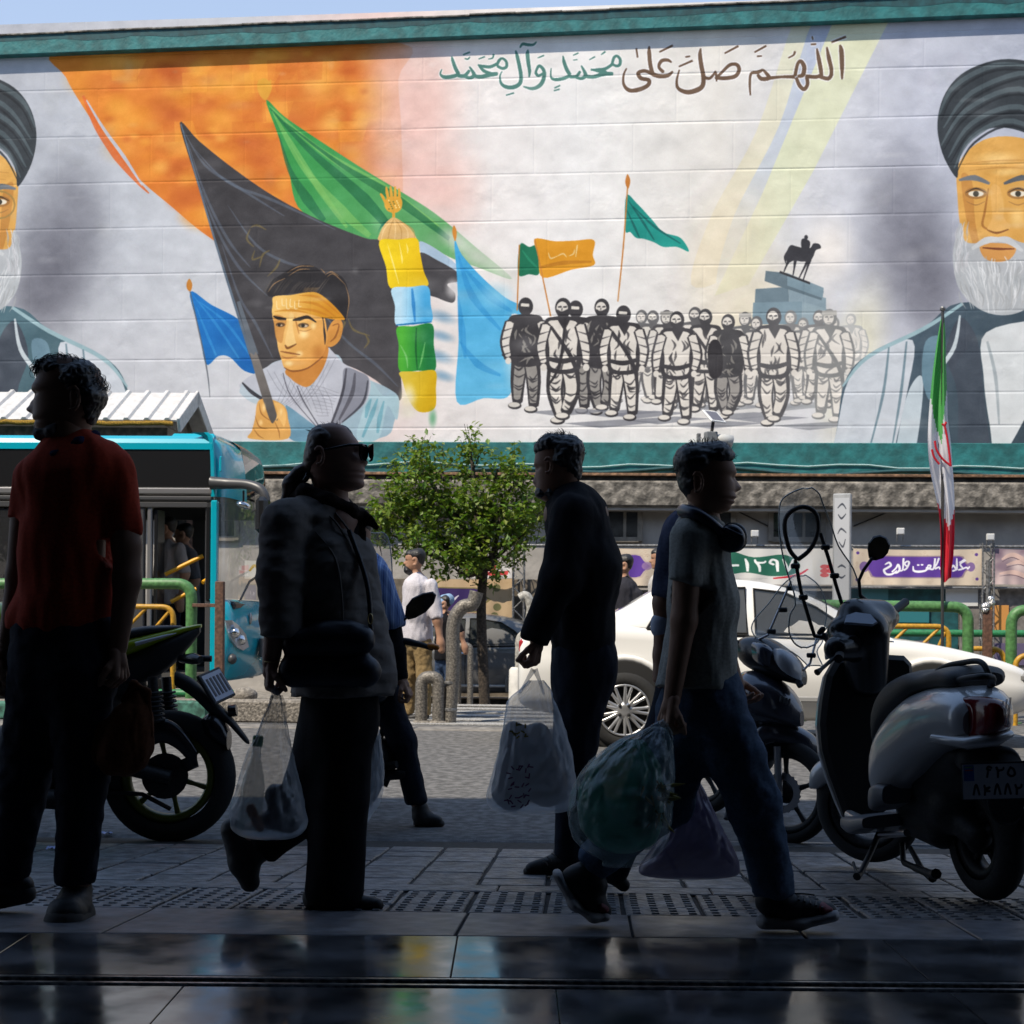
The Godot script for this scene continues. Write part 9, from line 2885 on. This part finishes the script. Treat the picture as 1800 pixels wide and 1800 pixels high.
	mat("milky_film", 0.52, 0.56, 0.62, 0.35, {"alpha": 0.42, "spec": 0.8, "back": [0.5, 0.55, 0.6]})
	var cg := fig(930, 1430, 6.0)
	var cb := figure(cg, "white plastic bag with purple print in the hand of the man in black", 6.0, "carrier_bag", "bag")
	carrier(cg, cb, [[1196, 930, 956, 14], [1212, 914, 968, 24], [1232, 892, 974, 36], [1270, 886, 990, 46], [1320, 876, 1004, 54], [1370, 862, 1012, 58], [1400, 855, 1012, 56], [1418, 860, 1006, 46], [1427, 880, 990, 24], [1429, 910, 950, 5]], 11.0, M.milky_film, 3, [[[914, 1218, 10], [926, 1196, 12], [938, 1176, 12]], [[956, 1220, 10], [948, 1196, 12], [940, 1176, 12]]])
	var pg := fig(930, 1424, 6.03)
	var pk := figure(pg, "dark wrapped goods inside the white bag of the man in black", 6.03, "packet", "packet")
	wear(pk, "goods", pg.build([[905, 1290, 0, 900, 1390, 0, 22, 36, 0.8], [940, 1300, 0, 960, 1380, 0, 30, 38, 0.8]], 0.012, [], [5, 40, 40, 40, 3]), M.packet_dark)
	st = S()
	var rr := RandomNumberGenerator.new()
	rr.seed = 4
	for i in 34:
		var c := cg.p(rr.randf_range(890, 934), rr.randf_range(1335, 1412), 62)
		var a := rr.randf() * TAU
		box(st, c, Vector3(0.018, 0.005, 0.001), 0.0, Transform3D(Basis.IDENTITY, c) * Transform3D(Basis(Vector3.BACK, a), Vector3.ZERO) * Transform3D(Basis.IDENTITY, -c))
	obj("purple_print", st, mat("print_purple", 0.10, 0.02, 0.08, 0.5), cb, "stuff")
	st = S()
	for i in 14:
		var c := cg.p(rr.randf_range(898, 926), rr.randf_range(1268, 1292), 56)
		box(st, c, Vector3(0.016, 0.006, 0.001), 0.0, Transform3D(Basis.IDENTITY, c) * Transform3D(Basis(Vector3.BACK, rr.randf() * TAU), Vector3.ZERO) * Transform3D(Basis.IDENTITY, -c))
	obj("yellow_print", st, mat("print_yellow", 0.2, 0.16, 0.02, 0.5), cb, "stuff")
func boy() -> void:
	var g := fig(1230, 1632, 4.67)
	var t := figure(g, "boy in a grey t-shirt and loose jeans striding right with headphones round his neck", 4.67)
	var b := g.build([[1235, 885, 0, 1238, 935, 0, 26, 32], [1210, 950, 0, 1258, 950, 0, 30, 30, 1.5], [1234, 960, 0, 1230, 1190, 0, 44, 46, 1.2], [1204, 960, 62, 1194, 1090, 76, 26, 23], [1194, 1090, 76, 1172, 1228, 82, 22, 15], [1254, 960, -62, 1268, 1080, -74, 26, 22], [1268, 1080, -74, 1300, 1190, -70, 21, 14],
		[1246, 1220, 14, 1318, 1400, 20, 40, 32], [1318, 1400, 20, 1358, 1575, 20, 30, 20], [1218, 1220, -14, 1172, 1415, -22, 40, 32], [1172, 1415, -22, 1040, 1530, -22, 30, 20]], 0.013)
	g.head(b, [[782, 1242, 1226, 9], [788, 1264, 1206, 26], [800, 1280, 1193, 36], [812, 1288, 1188, 40], [824, 1293, 1187, 41.5], [831, 1294.5, 1188, 41.5], [839, 1291.5, 1190, 41], [850, 1291.5, 1194, 40], [860, 1292, 1199, 39], [866, 1291.5, 1203, 38], [870, 1293, 1205, 37.5], [875, 1294.5, 1207, 37], [879, 1289.5, 1209, 36], [883, 1291.5, 1211, 35], [888, 1285.5, 1213, 33], [893, 1285, 1214, 30], [898, 1280, 1216, 27], [903, 1266, 1218, 24]], [[857.5, 9.5, 7, 5], [850, 6, 5, 7], [862, 3.5, 8.5, 3]], 1.0, 841)
	g.hand(b, g.p(1172, 1226, 82), g.p(1160, 1266, 84), Vector3(0.35, 0, 1), [0.75, 0.8, 0.85, 0.85], Vector3(1, 0.2, 0.1), 0.175)
	g.hand(b, g.p(1300, 1190, -70), g.p(1312, 1226, -70), Vector3(0.35, 0, -1), [0.4, 0.5, 0.5, 0.5], Vector3(1, 0, 0), 0.175)
	b.add(ear(g, 1220, 852, 39, 9, 17))
	wear(t, "body", b, M.skin_tan)
	wear(t, "hair", g.build([[1218, 809, 0, 1262, 803, 0, 31, 27, 1.4], [1213, 814, 0, 1216, 850, 0, 29, 22, 1.6], [1216, 850, 0, 1218, 876, 0, 20, 9, 1.8], [1262, 800, 0, 1284, 806, 0, 22, 9, 1.8], [1232, 820, 0, 1246, 838, 0, 26, 10, 1.8]], 0.008, [[1270, 828, 0, 0.75, 0.65, 0, 60]], [3.5, 14, 10, 14, 8]), M.hair)
	strands(t, "loose_hairs", g, [[1188, 830, 26, -1, 0.1], [1194, 800, 30, -0.8, -0.5], [1216, 781, 30, -0.3, -1], [1245, 776, 30, 0.1, -1], [1272, 784, 26, 0.6, -0.8], [1288, 806, 22, 0.8, 0.2]], 170, 0.018, 0.9, 0.0011, M.hair, 12)
	wear(t, "t_shirt", g.build([[1228, 950, 0, 1236, 1060, 0, 48, 58, 1.3, 26], [1236, 1060, 0, 1230, 1150, 0, 58, 60, 1.2, 26], [1230, 1150, 0, 1222, 1230, 0, 60, 78, 1.1, 26], [1222, 925, 0, 1236, 945, 0, 26, 40, 1.3, 24], [1206, 950, 58, 1196, 1016, 74, 34, 29, 1, 20], [1254, 950, -58, 1264, 1016, -72, 34, 29, 1, 20]], 0.0105, [[1196, 1028, 74, -0.25, 1, 0, 50], [1264, 1028, -72, 0.2, 1, 0, 50], [1222, 1208, 0, -0.03, 1, 0, 400]], [6, 34, 110, 44, 2]), M.tee_grey)
	wear(t, "jeans", g.build([[1232, 1195, 0, 1234, 1240, 0, 62, 66, 1.1, 24], [1250, 1235, 16, 1290, 1330, 20, 56, 50, 1, 24], [1290, 1330, 20, 1322, 1410, 20, 50, 45, 1, 20], [1322, 1410, 20, 1356, 1552, 20, 44, 36, 1, 20], [1216, 1235, -16, 1174, 1412, -22, 56, 46, 1, 24], [1174, 1412, -22, 1052, 1512, -22, 44, 36, 1, 20]], 0.0115, [[1360, 1578, 20, 0.1, 1, 0, 70], [1032, 1530, -22, -0.75, 0.65, 0, 70]], [8, 44, 40, 50, 7]), M.jeans_blue)
	shoe(t, g, [[1352, 1580, 20, 1380, 1590, 20, 28, 27], [1380, 1592, 20, 1452, 1598, 24, 26, 15]], [[1338, 1616, 20, 1400, 1616, 20, 13, 13, 2.2], [1400, 1616, 20, 1458, 1603, 24, 13, 12, 2.2]], [[1400, 1632, 20, 0, 1, 0, 120]], M.shoe_black, M.sole_white)
	wear(t, "toe_patch", g.build([[1440, 1592, 24, 1452, 1594, 26, 12, 8, 1.9]], 0.007), M.shoe_red)
	shoe(t, g, [[1012, 1550, -22, 1040, 1590, -22, 26, 26], [1030, 1540, -22, 1046, 1560, -22, 24, 24], [1040, 1592, -22, 1062, 1604, -20, 22, 15]], [[980, 1540, -22, 1010, 1592, -22, 9, 10, 3.0], [1010, 1592, -22, 1044, 1614, -22, 10, 10, 3.0], [1044, 1614, -22, 1066, 1614, -20, 10, 9, 3.0]], [], M.shoe_black, M.sole_white)
	wear(t, "toe_patch", g.build([[1056, 1596, -16, 1064, 1600, -14, 11, 8, 1.9]], 0.007), M.shoe_red)
	var st := S()
	for i in 5: tube(st, [g.p(1396 + i * 10, 1572 + i * 3.4, 4), g.p(1400 + i * 10, 1569 + i * 3.4, 24), g.p(1396 + i * 10, 1574 + i * 3.4, 44)], 0.0035, 5)
	tube(st, spline([g.p(1392, 1566, 26), g.p(1408, 1565, 34), g.p(1424, 1566, 40)], 4), 0.0028, 5)
	obj("laces", st, M.shoe_black, t, "stuff")
	var hf := fig(1270, 940, 4.62)
	var hp := figure(hf, "dark blue headphones resting round the boy's neck", 4.62, "headphones", "headphones")
	st = S()
	tube(st, spline([hf.p(1268, 940, 34), hf.p(1238, 918, 46), hf.p(1214, 904, 38), hf.p(1202, 898, 0), hf.p(1212, 900, -36), hf.p(1240, 912, -44), hf.p(1270, 928, -30)], 6), [0.014, 0.017, 0.02, 0.022, 0.02, 0.017, 0.014], 10)
	obj("headband", st, mat("phones_blue", 0.012, 0.016, 0.04, 0.35), hp)
	for q in [[1280, 948, 34, 22, 16, -0.45, 0.35], [1292, 942, -22, 26, 14, -0.2, -0.4]]:
		st = S()
		lathe(st, [Vector2(0, -0.018), Vector2(0.032, -0.018), Vector2(0.042, -0.010), Vector2(0.044, 0.0), Vector2(0.042, 0.012), Vector2(0.032, 0.02), Vector2(0, 0.022)], 26, Transform3D(Basis(Vector3.UP, q[5]) * Basis(Vector3.RIGHT, PI / 2 + q[6]), hf.p(q[0], q[1], q[2])))
		var cup := obj("ear_cup", st, M.phones_blue, hp)
		st = S()
		lathe(st, [Vector2(0.020, -0.034), Vector2(0.034, -0.034), Vector2(0.042, -0.026), Vector2(0.036, -0.018), Vector2(0.02, -0.02)], 26, Transform3D(Basis(Vector3.UP, q[5]) * Basis(Vector3.RIGHT, PI / 2 + q[6]), hf.p(q[0], q[1], q[2])))
		obj("cushion", st, M.matt_black, cup)
	st = S()
	tube(st, [hf.p(1266, 932, 52), hf.p(1296, 946, 50)], [0.006, 0.008], 8)
	obj("yoke", st, M.phones_blue, hp)
	mat("pale_film", 0.45, 0.56, 0.60, 0.28, {"alpha": 0.32, "spec": 0.9})
	mat("green_film", 0.02, 0.17, 0.12, 0.3, {"alpha": 0.82, "spec": 0.8, "back": [0.02, 0.25, 0.16]})
	var cg := fig(1090, 1525, 4.5)
	var cb := figure(cg, "bulging pale plastic bag over green goods, carried by the boy", 4.5, "carrier_bag", "bag")
	carrier(cg, cb, [[1278, 1148, 1170, 10], [1290, 1112, 1176, 26], [1306, 1080, 1182, 40], [1340, 1036, 1184, 60], [1380, 1010, 1184, 74], [1420, 1000, 1180, 80], [1460, 1002, 1176, 76], [1490, 1022, 1166, 62], [1510, 1056, 1140, 40], [1522, 1060, 1120, 18], [1525, 1080, 1100, 4]], 15.0, M.pale_film, 13, [[[1122, 1292, 10], [1148, 1276, 12], [1166, 1270, 12]], [[1180, 1300, 14], [1174, 1282, 14], [1160, 1268, 14]]])
	var ng := fig(1090, 1500, 4.52)
	var nb := figure(ng, "green plastic bag packed inside the boy's pale bag", 4.52, "carrier_bag", "bag")
	carrier(ng, nb, [[1300, 1092, 1128, 8], [1316, 1068, 1140, 30], [1350, 1036, 1160, 54], [1400, 1016, 1166, 66], [1450, 1020, 1162, 62], [1480, 1040, 1150, 48], [1496, 1070, 1120, 20], [1500, 1085, 1105, 4]], 13.0, M.green_film, 6, [])
	var hg := fig(1150, 1430, 4.45)
	var hb := figure(hg, "bunch of yellow green herbs in the boy's bag", 4.45, "herbs", "herbs")
	st = S()
	var rr := RandomNumberGenerator.new()
	rr.seed = 6
	for i in 60:
		var p := hg.p(rr.randf_range(1122, 1166), rr.randf_range(1372, 1440), rr.randf_range(-6, 10))
		var d := Vector3(rr.randf_range(-0.5, 0.5), rr.randf_range(-1, 0.2), rr.randf_range(-0.4, 0.4)).normalized()
		tube(st, [p, p + d * 0.03, p + d * 0.055 + Vector3(rr.randf_range(-0.01, 0.01), 0, 0)], [0.004, 0.006, 0.001], 4, false)
	obj("sprigs", st, mat("herb", 0.20, 0.17, 0.02, 0.5), hb, "stuff")
# the walker whom the boy hides almost wholly, and the violet bag in that person's hand
func hidden_walker() -> void:
	var d := 5.55
	var g := fig(1215, 1570, d)
	var t := figure(g, "person almost hidden behind the boy, only an arm with wristband and shirt showing", d)
	var b := g.build([[1240, 850, 0, 1238, 885, 0, 30, 26], [1238, 880, 0, 1236, 920, 0, 22, 26], [1220, 940, 0, 1214, 1150, 0, 44, 46, 1.2], [1180, 960, 20, 1164, 1060, 26, 22, 19], [1164, 1060, 26, 1160, 1150, 26, 18, 14], [1160, 1150, 26, 1160, 1190, 26, 14, 16], [1230, 1190, 0, 1320, 1400, 0, 40, 28], [1320, 1400, 0, 1348, 1540, 0, 26, 18], [1200, 1190, 0, 1130, 1400, 0, 40, 28], [1130, 1400, 0, 1080, 1530, 0, 26, 18]], 0.013)
	wear(t, "body", b, M.skin)
	wear(t, "shirt", g.build([[1214, 940, 0, 1212, 1050, 0, 50, 54, 1.3, 24], [1212, 1050, 0, 1208, 1150, 0, 54, 56, 1.2, 24], [1184, 955, 20, 1166, 1040, 26, 28, 24, 1, 18]], 0.013, [[1165, 1052, 26, -0.1, 1, 0, 40], [1208, 1185, 0, 0, 1, 0, 300]], [5, 30, 80, 40, 2]), cloth_mat("shirt_plum", 0.06, 0.07, 0.12))
	wear(t, "trousers", g.build([[1214, 1180, 0, 1214, 1220, 0, 54, 52, 1.1, 24], [1230, 1220, 0, 1322, 1400, 0, 46, 34, 1, 24], [1322, 1400, 0, 1348, 1548, 0, 33, 26], [1200, 1220, 0, 1128, 1400, 0, 46, 34, 1, 24], [1128, 1400, 0, 1080, 1530, 0, 32, 26]], 0.014), M.jeans_dark)
	wear(t, "wristband", g.build([[1160, 1094, 26, 1160, 1104, 26, 19, 19]], 0.008), mat("band_pale", 0.35, 0.4, 0.5, 0.7))
	shoe(t, g, [[1348, 1552, 0, 1376, 1560, 0, 16, 12]], [], [[1348, 1571, 0, 0, 1, 0, 80]], M.shoe_black, M.sole_dark)
	shoe(t, g, [[1080, 1540, 0, 1096, 1556, 0, 16, 12]], [], [[1080, 1571, 0, 0, 1, 0, 80]], M.shoe_black, M.sole_dark)
	mat("violet_film", 0.09, 0.075, 0.13, 0.35, {"alpha": 0.85, "spec": 0.8, "back": [0.1, 0.08, 0.14]})
	var cg := fig(1215, 1545, 5.0)
	var cb := figure(cg, "violet plastic bag seen between the boy's legs", 5.0, "carrier_bag", "bag")
	carrier(cg, cb, [[1340, 1196, 1216, 10], [1380, 1186, 1232, 24], [1420, 1178, 1252, 38], [1460, 1166, 1272, 46], [1500, 1140, 1294, 48], [1525, 1124, 1300, 42], [1538, 1130, 1294, 30], [1545, 1180, 1260, 8]], 9.0, M.violet_film, 15, [[[1206, 1344, 0], [1200, 1280, 0], [1190, 1210, 0]]])
func striped_man() -> void:
	var d := 8.28
	var g := fig(690, 1450, d)
	var t := figure(g, "man in a blue striped shirt over black sleeves, standing astride a motorcycle behind the woman", d)
	var b := g.build([[626, 930, 0, 630, 965, 0, 26, 22], [628, 960, 0, 632, 1000, 0, 17, 20], [640, 1010, 0, 650, 1180, 0, 34, 36, 1.2], [668, 1020, 36, 692, 1100, 40, 17, 15], [692, 1100, 40, 710, 1196, 44, 14, 10], [665, 1200, 10, 708, 1300, 16, 28, 19], [708, 1300, 16, 735, 1410, 18, 18, 12], [640, 1200, -10, 612, 1300, -20, 28, 20], [612, 1300, -20, 600, 1425, -20, 18, 12]], 0.014)
	g.hand(b, g.p(710, 1194, 44), g.p(724, 1220, 46), Vector3(-0.2, 0, 1), [0.6, 0.7, 0.75, 0.8], Vector3(-0.6, -0.8, 0), 0.185, 0.006)
	wear(t, "body", b, M.skin)
	wear(t, "hair", g.build([[622, 918, 0, 632, 925, 0, 20, 22, 1.0]], 0.012, [], [2, 10, 10, 10, 3]), M.hair)
	var sm := print_sheet(256, 64, C(108, 132, 178), func(k: Canvas):
		for i in 16: k.poly([i * 16, 0, i * 16 + 5, 0, i * 16 + 5, 64, i * 16, 64], C(168, 188, 220) if i % 2 else C(66, 84, 130)), "striped_shirt", 0.9)
	sm.texture_repeat = true
	sm.uv1_triplanar = true
	sm.uv1_scale = Vector3(3.4, 3.4, 3.4)
	wear(t, "striped_shirt", g.build([[642, 1010, 0, 652, 1100, 0, 42, 46, 1.2, 20], [652, 1100, 0, 654, 1180, 0, 46, 50, 1.1, 20], [666, 1016, 34, 692, 1092, 40, 26, 25, 1, 14], [630, 990, 0, 640, 1005, 0, 22, 30, 1.2, 16]], 0.013, [[694, 1106, 40, 0.3, 1, 0, 40], [654, 1205, 0, 0, 1, 0, 200]], [5, 20, 60, 30, 2]), sm)
	wear(t, "undersleeve", g.build([[690, 1096, 40, 700, 1146, 42, 18, 16], [700, 1146, 42, 709, 1190, 44, 16, 12]], 0.011, [[709, 1194, 44, 0.2, 1, 0, 30]], [2, 14, 10, 14, 2]), M.black_cloth)
	wear(t, "trousers", g.build([[656, 1190, 0, 660, 1215, 0, 44, 44, 1.0, 20], [672, 1220, 12, 708, 1300, 16, 32, 22, 1, 20], [708, 1300, 16, 732, 1402, 18, 21, 20, 1, 20], [642, 1220, -10, 612, 1300, -20, 32, 22, 1, 20], [612, 1300, -20, 602, 1410, -20, 21, 18]], 0.012, [[733, 1412, 18, 0.15, 1, 0, 40]], [3, 20, 26, 24, 2]), M.jeans_dark)
	shoe(t, g, [[740, 1420, 18, 742, 1432, 18, 15, 15], [742, 1434, 18, 770, 1440, 20, 14, 9]], [[734, 1444, 18, 776, 1445, 20, 7, 7]], [[750, 1450, 18, 0, 1, 0, 90]], M.shoe_black, M.sole_dark)
	shoe(t, g, [[602, 1420, -20, 620, 1436, -18, 14, 10]], [], [[602, 1448, -20, 0, 1, 0, 90]], M.shoe_black, M.sole_dark)
# someone in the middle distance; x: body middle, y0: ground, top: crown of the head, all in the figure's own frame; face: -1 looks left, 1 right, 0 away
func passer(label: String, d: float, x: float, y0: float, top: float, face: float, shirt: Material, legs: Material, arm: Array, hairm: Material, stride := 0.0, sleeve := 0.45, group := "") -> Node3D:
	var g := fig(x, y0, d)
	var t := figure(g, label, d, "person", "person", group)
	var H := y0 - top
	var u := H / 100.0
	var hx := x - face * -1.2 * u
	var b := g.build([[x, y0 - 84 * u, 0, x + face * 1.5 * u, y0 - 90 * u, 0, 3.1 * u, 3.0 * u], [x - 1 * u, y0 - 79 * u, 0, x + 1 * u, y0 - 79 * u, 0, 5 * u, 5 * u, 1.6], [x, y0 - 78 * u, 0, x, y0 - 52 * u, 0, 6.5 * u, 6.5 * u, 1.2], [x + 3 * u, y0 - 50 * u, 3 * u, x + (3 + stride * 5) * u, y0 - 27 * u, 4 * u, 5.5 * u, 3.6 * u], [x + (3 + stride * 5) * u, y0 - 27 * u, 4 * u, x + (2 + stride * 8) * u, y0 - 4 * u, 4 * u, 3.4 * u, 2.2 * u],
		[x - 3 * u, y0 - 50 * u, -3 * u, x - (3 + stride * 5) * u, y0 - 27 * u, -4 * u, 5.5 * u, 3.6 * u], [x - (3 + stride * 5) * u, y0 - 27 * u, -4 * u, x - (2 + stride * 9) * u, y0 - 4 * u, -4 * u, 3.4 * u, 2.2 * u],
		[arm[0], arm[1], 6 * u, arm[2], arm[3], 8 * u, 3.0 * u, 2.5 * u], [arm[2], arm[3], 8 * u, arm[4], arm[5], 9 * u, 2.4 * u, 1.7 * u], [arm[4], arm[5], 9 * u, arm[4] + 0.5 * u, arm[5] + 4 * u, 9 * u, 1.9 * u, 2.2 * u, 0.8]], 0.016)
	var fx := x + face * 1.5 * u
	var hw := 4.3 * u
	g.head(b, [[top + 1 * u, fx + face * 1.5 * u, fx - face * 1.5 * u, 1.2 * u], [top + 2.2 * u, fx + face * 4.2 * u, fx - face * 4.6 * u, hw * 0.75], [top + 4.5 * u, fx + face * 5.2 * u, fx - face * 5.9 * u, hw], [top + 6.2 * u, fx + face * 5.35 * u, fx - face * 6.0 * u, hw], [top + 7.2 * u, fx + face * 5.0 * u, fx - face * 5.9 * u, hw * 0.97], [top + 9.2 * u, fx + face * 5.0 * u, fx - face * 5.0 * u, hw * 0.92], [top + 10.4 * u, fx + face * 5.2 * u, fx - face * 4.3 * u, hw * 0.86], [top + 11.6 * u, fx + face * 4.9 * u, fx - face * 3.7 * u, hw * 0.76], [top + 13 * u, fx + face * 4.6 * u, fx - face * 3.3 * u, hw * 0.6], [top + 14 * u, fx + face * 2.0 * u, fx - face * 3.0 * u, hw * 0.4]], [[top + 8.8 * u, 1.3 * u, 0.8 * u, 0.7 * u], [top + 8.0 * u, 0.7 * u, 0.6 * u, 0.9 * u]], 1.0 if face > 0 else -1.0, top + 7.2 * u)
	b.add(ear(g, fx - face * 0.6 * u, top + 8.0 * u, hw * 0.93, 1.0 * u, 1.8 * u))
	wear(t, "body", b, M.skin_tan)
	wear(t, "hair", g.build([[fx + face * 2.6 * u, top + 3.6 * u, 0, fx - face * 2.4 * u, top + 4.2 * u, 0, 2.7 * u, 3.7 * u, 1.25], [fx - face * 2.4 * u, top + 4.2 * u, 0, fx - face * 3.4 * u, top + 8 * u, 0, 3.6 * u, 2.2 * u, 1.5]], 0.012, [], [0.4 * u, 2 * u, 2 * u, 2 * u, 3]), hairm)
	var sy := lerpf(arm[1], arm[3], sleeve * 2.0)
	var sx := lerpf(arm[0], arm[2], sleeve * 2.0)
	wear(t, "shirt", g.build([[x, y0 - 77 * u, 0, x, y0 - 62 * u, 0, 8.4 * u, 8.6 * u, 1.3, 5], [x, y0 - 62 * u, 0, x, y0 - 48 * u, 0, 8.6 * u, 9.4 * u, 1.15, 5], [x, y0 - 83 * u, 0, x, y0 - 78 * u, 0, 3.8 * u, 5.5 * u, 1.4, 5], [arm[0], arm[1], 6 * u, sx, sy, 8 * u, 4.2 * u, 3.9 * u, 1, 4]], 0.014, [[sx, sy + 1 * u, 8 * u, 0.1, 1, 0, 6 * u], [x, y0 - 46 * u, 0, 0, 1, 0, 90 * u]], [0.8 * u, 4 * u, 9 * u, 5 * u, 2]), shirt)
	wear(t, "trousers", g.build([[x, y0 - 48 * u, 0, x, y0 - 44 * u, 0, 7.4 * u, 7.2 * u, 1.1, 4], [x + 3 * u, y0 - 45 * u, 3 * u, x + (3 + stride * 5) * u, y0 - 27 * u, 4 * u, 6.0 * u, 4.4 * u, 1, 4], [x + (3 + stride * 5) * u, y0 - 27 * u, 4 * u, x + (2 + stride * 8) * u, y0 - 5 * u, 4 * u, 4.3 * u, 3.6 * u], [x - 3 * u, y0 - 45 * u, -3 * u, x - (3 + stride * 5) * u, y0 - 27 * u, -4 * u, 6.0 * u, 4.4 * u, 1, 4], [x - (3 + stride * 5) * u, y0 - 27 * u, -4 * u, x - (2 + stride * 9) * u, y0 - 5 * u, -4 * u, 4.3 * u, 3.6 * u]], 0.014, [[x + (2 + stride * 8) * u, y0 - 3.5 * u, 4 * u, 0, 1, 0, 8 * u], [x - (2 + stride * 9) * u, y0 - 3.5 * u, -4 * u, 0, 1, 0, 8 * u]], [0.9 * u, 4 * u, 4 * u, 4 * u, 2]), legs)
	for s in [[stride * 8 + 2, 4], [-stride * 9 - 2, -4]]:
		shoe(t, g, [[x + s[0] * u, y0 - 2.8 * u, s[1] * u, x + (s[0] + (face if face else 0.2) * 8) * u, y0 - 1.6 * u, s[1] * u, 2.6 * u, 1.7 * u]], [], [[x, y0, 0, 0, 1, 0, 90 * u]], M.shoe_black, M.sole_dark)
	return t
func far_people() -> void:
	var white := cloth_mat("tee_white", 0.68, 0.65, 0.70)
	var khaki := cloth_mat("khaki", 0.30, 0.21, 0.10)
	var t := passer("bearded man in a white t-shirt and khaki trousers walking left beyond the road", 15.2, 733, 1266, 964, -1.0, white, khaki, [758, 1030, 770, 1090, 776, 1130], M.hair, 0.35)
	var g := fig(733, 1266, 15.2)
	wear(t, "beard", g.build([[716, 1003, 0, 724, 1008, 0, 4, 5, 2.2], [714, 997, 0, 716, 1002, 0, 2.5, 4, 2]], 0.012), M.hair)
	t = passer("man in a pale blue cap and dark jacket behind the man in white", 16.0, 783, 1258, 1046, -1.0, M.black_cloth, cloth_mat("jeans_mid", 0.04, 0.07, 0.14), [800, 1092, 810, 1112, 818, 1138], M.hair, 0.4)
	g = fig(783, 1258, 16.0)
	wear(t, "cap", g.build([[780, 1054, 0, 788, 1054, 0, 9, 11, 1.0], [770, 1061, 0, 780, 1059, 0, 4, 5, 2.2]], 0.012, [[780, 1065, 0, -0.1, 1, 0, 60]]), cloth_mat("cap_blue", 0.28, 0.42, 0.62))
	passer("man in a dark shirt with combed hair, behind the white car's boot", 16.4, 1099, 1252, 974, -1.0, cloth_mat("shirt_slate", 0.035, 0.035, 0.045), M.jeans_dark, [1118, 1046, 1124, 1100, 1122, 1150], M.hair)
	passer("dark haired man in white, his face just showing beside the boy's sleeve", 16.9, 1164, 1250, 962, -1.0, cloth_mat("shirt_white", 0.6, 0.58, 0.56), M.jeans_dark, [1180, 1036, 1186, 1090, 1184, 1130], M.hair)
	passer("bus passenger in a pale shirt seen from behind through the open door", 17.4, 296, 1194, 908, -1.0, cloth_mat("shirt_pale", 0.42, 0.38, 0.36), M.jeans_dark, [318, 966, 330, 1010, 322, 1060], M.hair)
	passer("bus passenger with dark hair beside the bus driver's cab", 17.9, 326, 1190, 920, -1.0, cloth_mat("shirt_grey", 0.12, 0.12, 0.13), M.jeans_dark, [340, 980, 348, 1020, 340, 1060], M.hair)
func small_things() -> void:
	mat("litter_blue", 0.30, 0.34, 0.55, 0.6)
	var slope := Transform3D(Basis(Vector3.RIGHT, -0.0566), Vector3(0, 0, -4.51))
	for q in [[186, 1468, 0.060, 0.02, "crumpled white paper strip on the pavement behind the man in red"], [92, 1494, 0.05, 0.03, "pale blue scrap of plastic on the pavement at the left edge"]]:
		var p := on(slope_plane(slope), q[0], q[1])
		var st := S()
		var gr := []
		for i in 5:
			var row := []
			for j in 7: row.append(Vector3((j / 6.0 - 0.5) * q[2], 0.006 + rng.randf_range(0, 0.014), (i / 4.0 - 0.5) * q[3] * 2))
			gr.append(row)
		sheet(st, gr, Vector3.UP)
		var o := obj("litter", st, M.litter_blue)
		o.position = slope_plane(slope) * p
		tag(o, q[4], "litter", "scraps lying on the pavement")
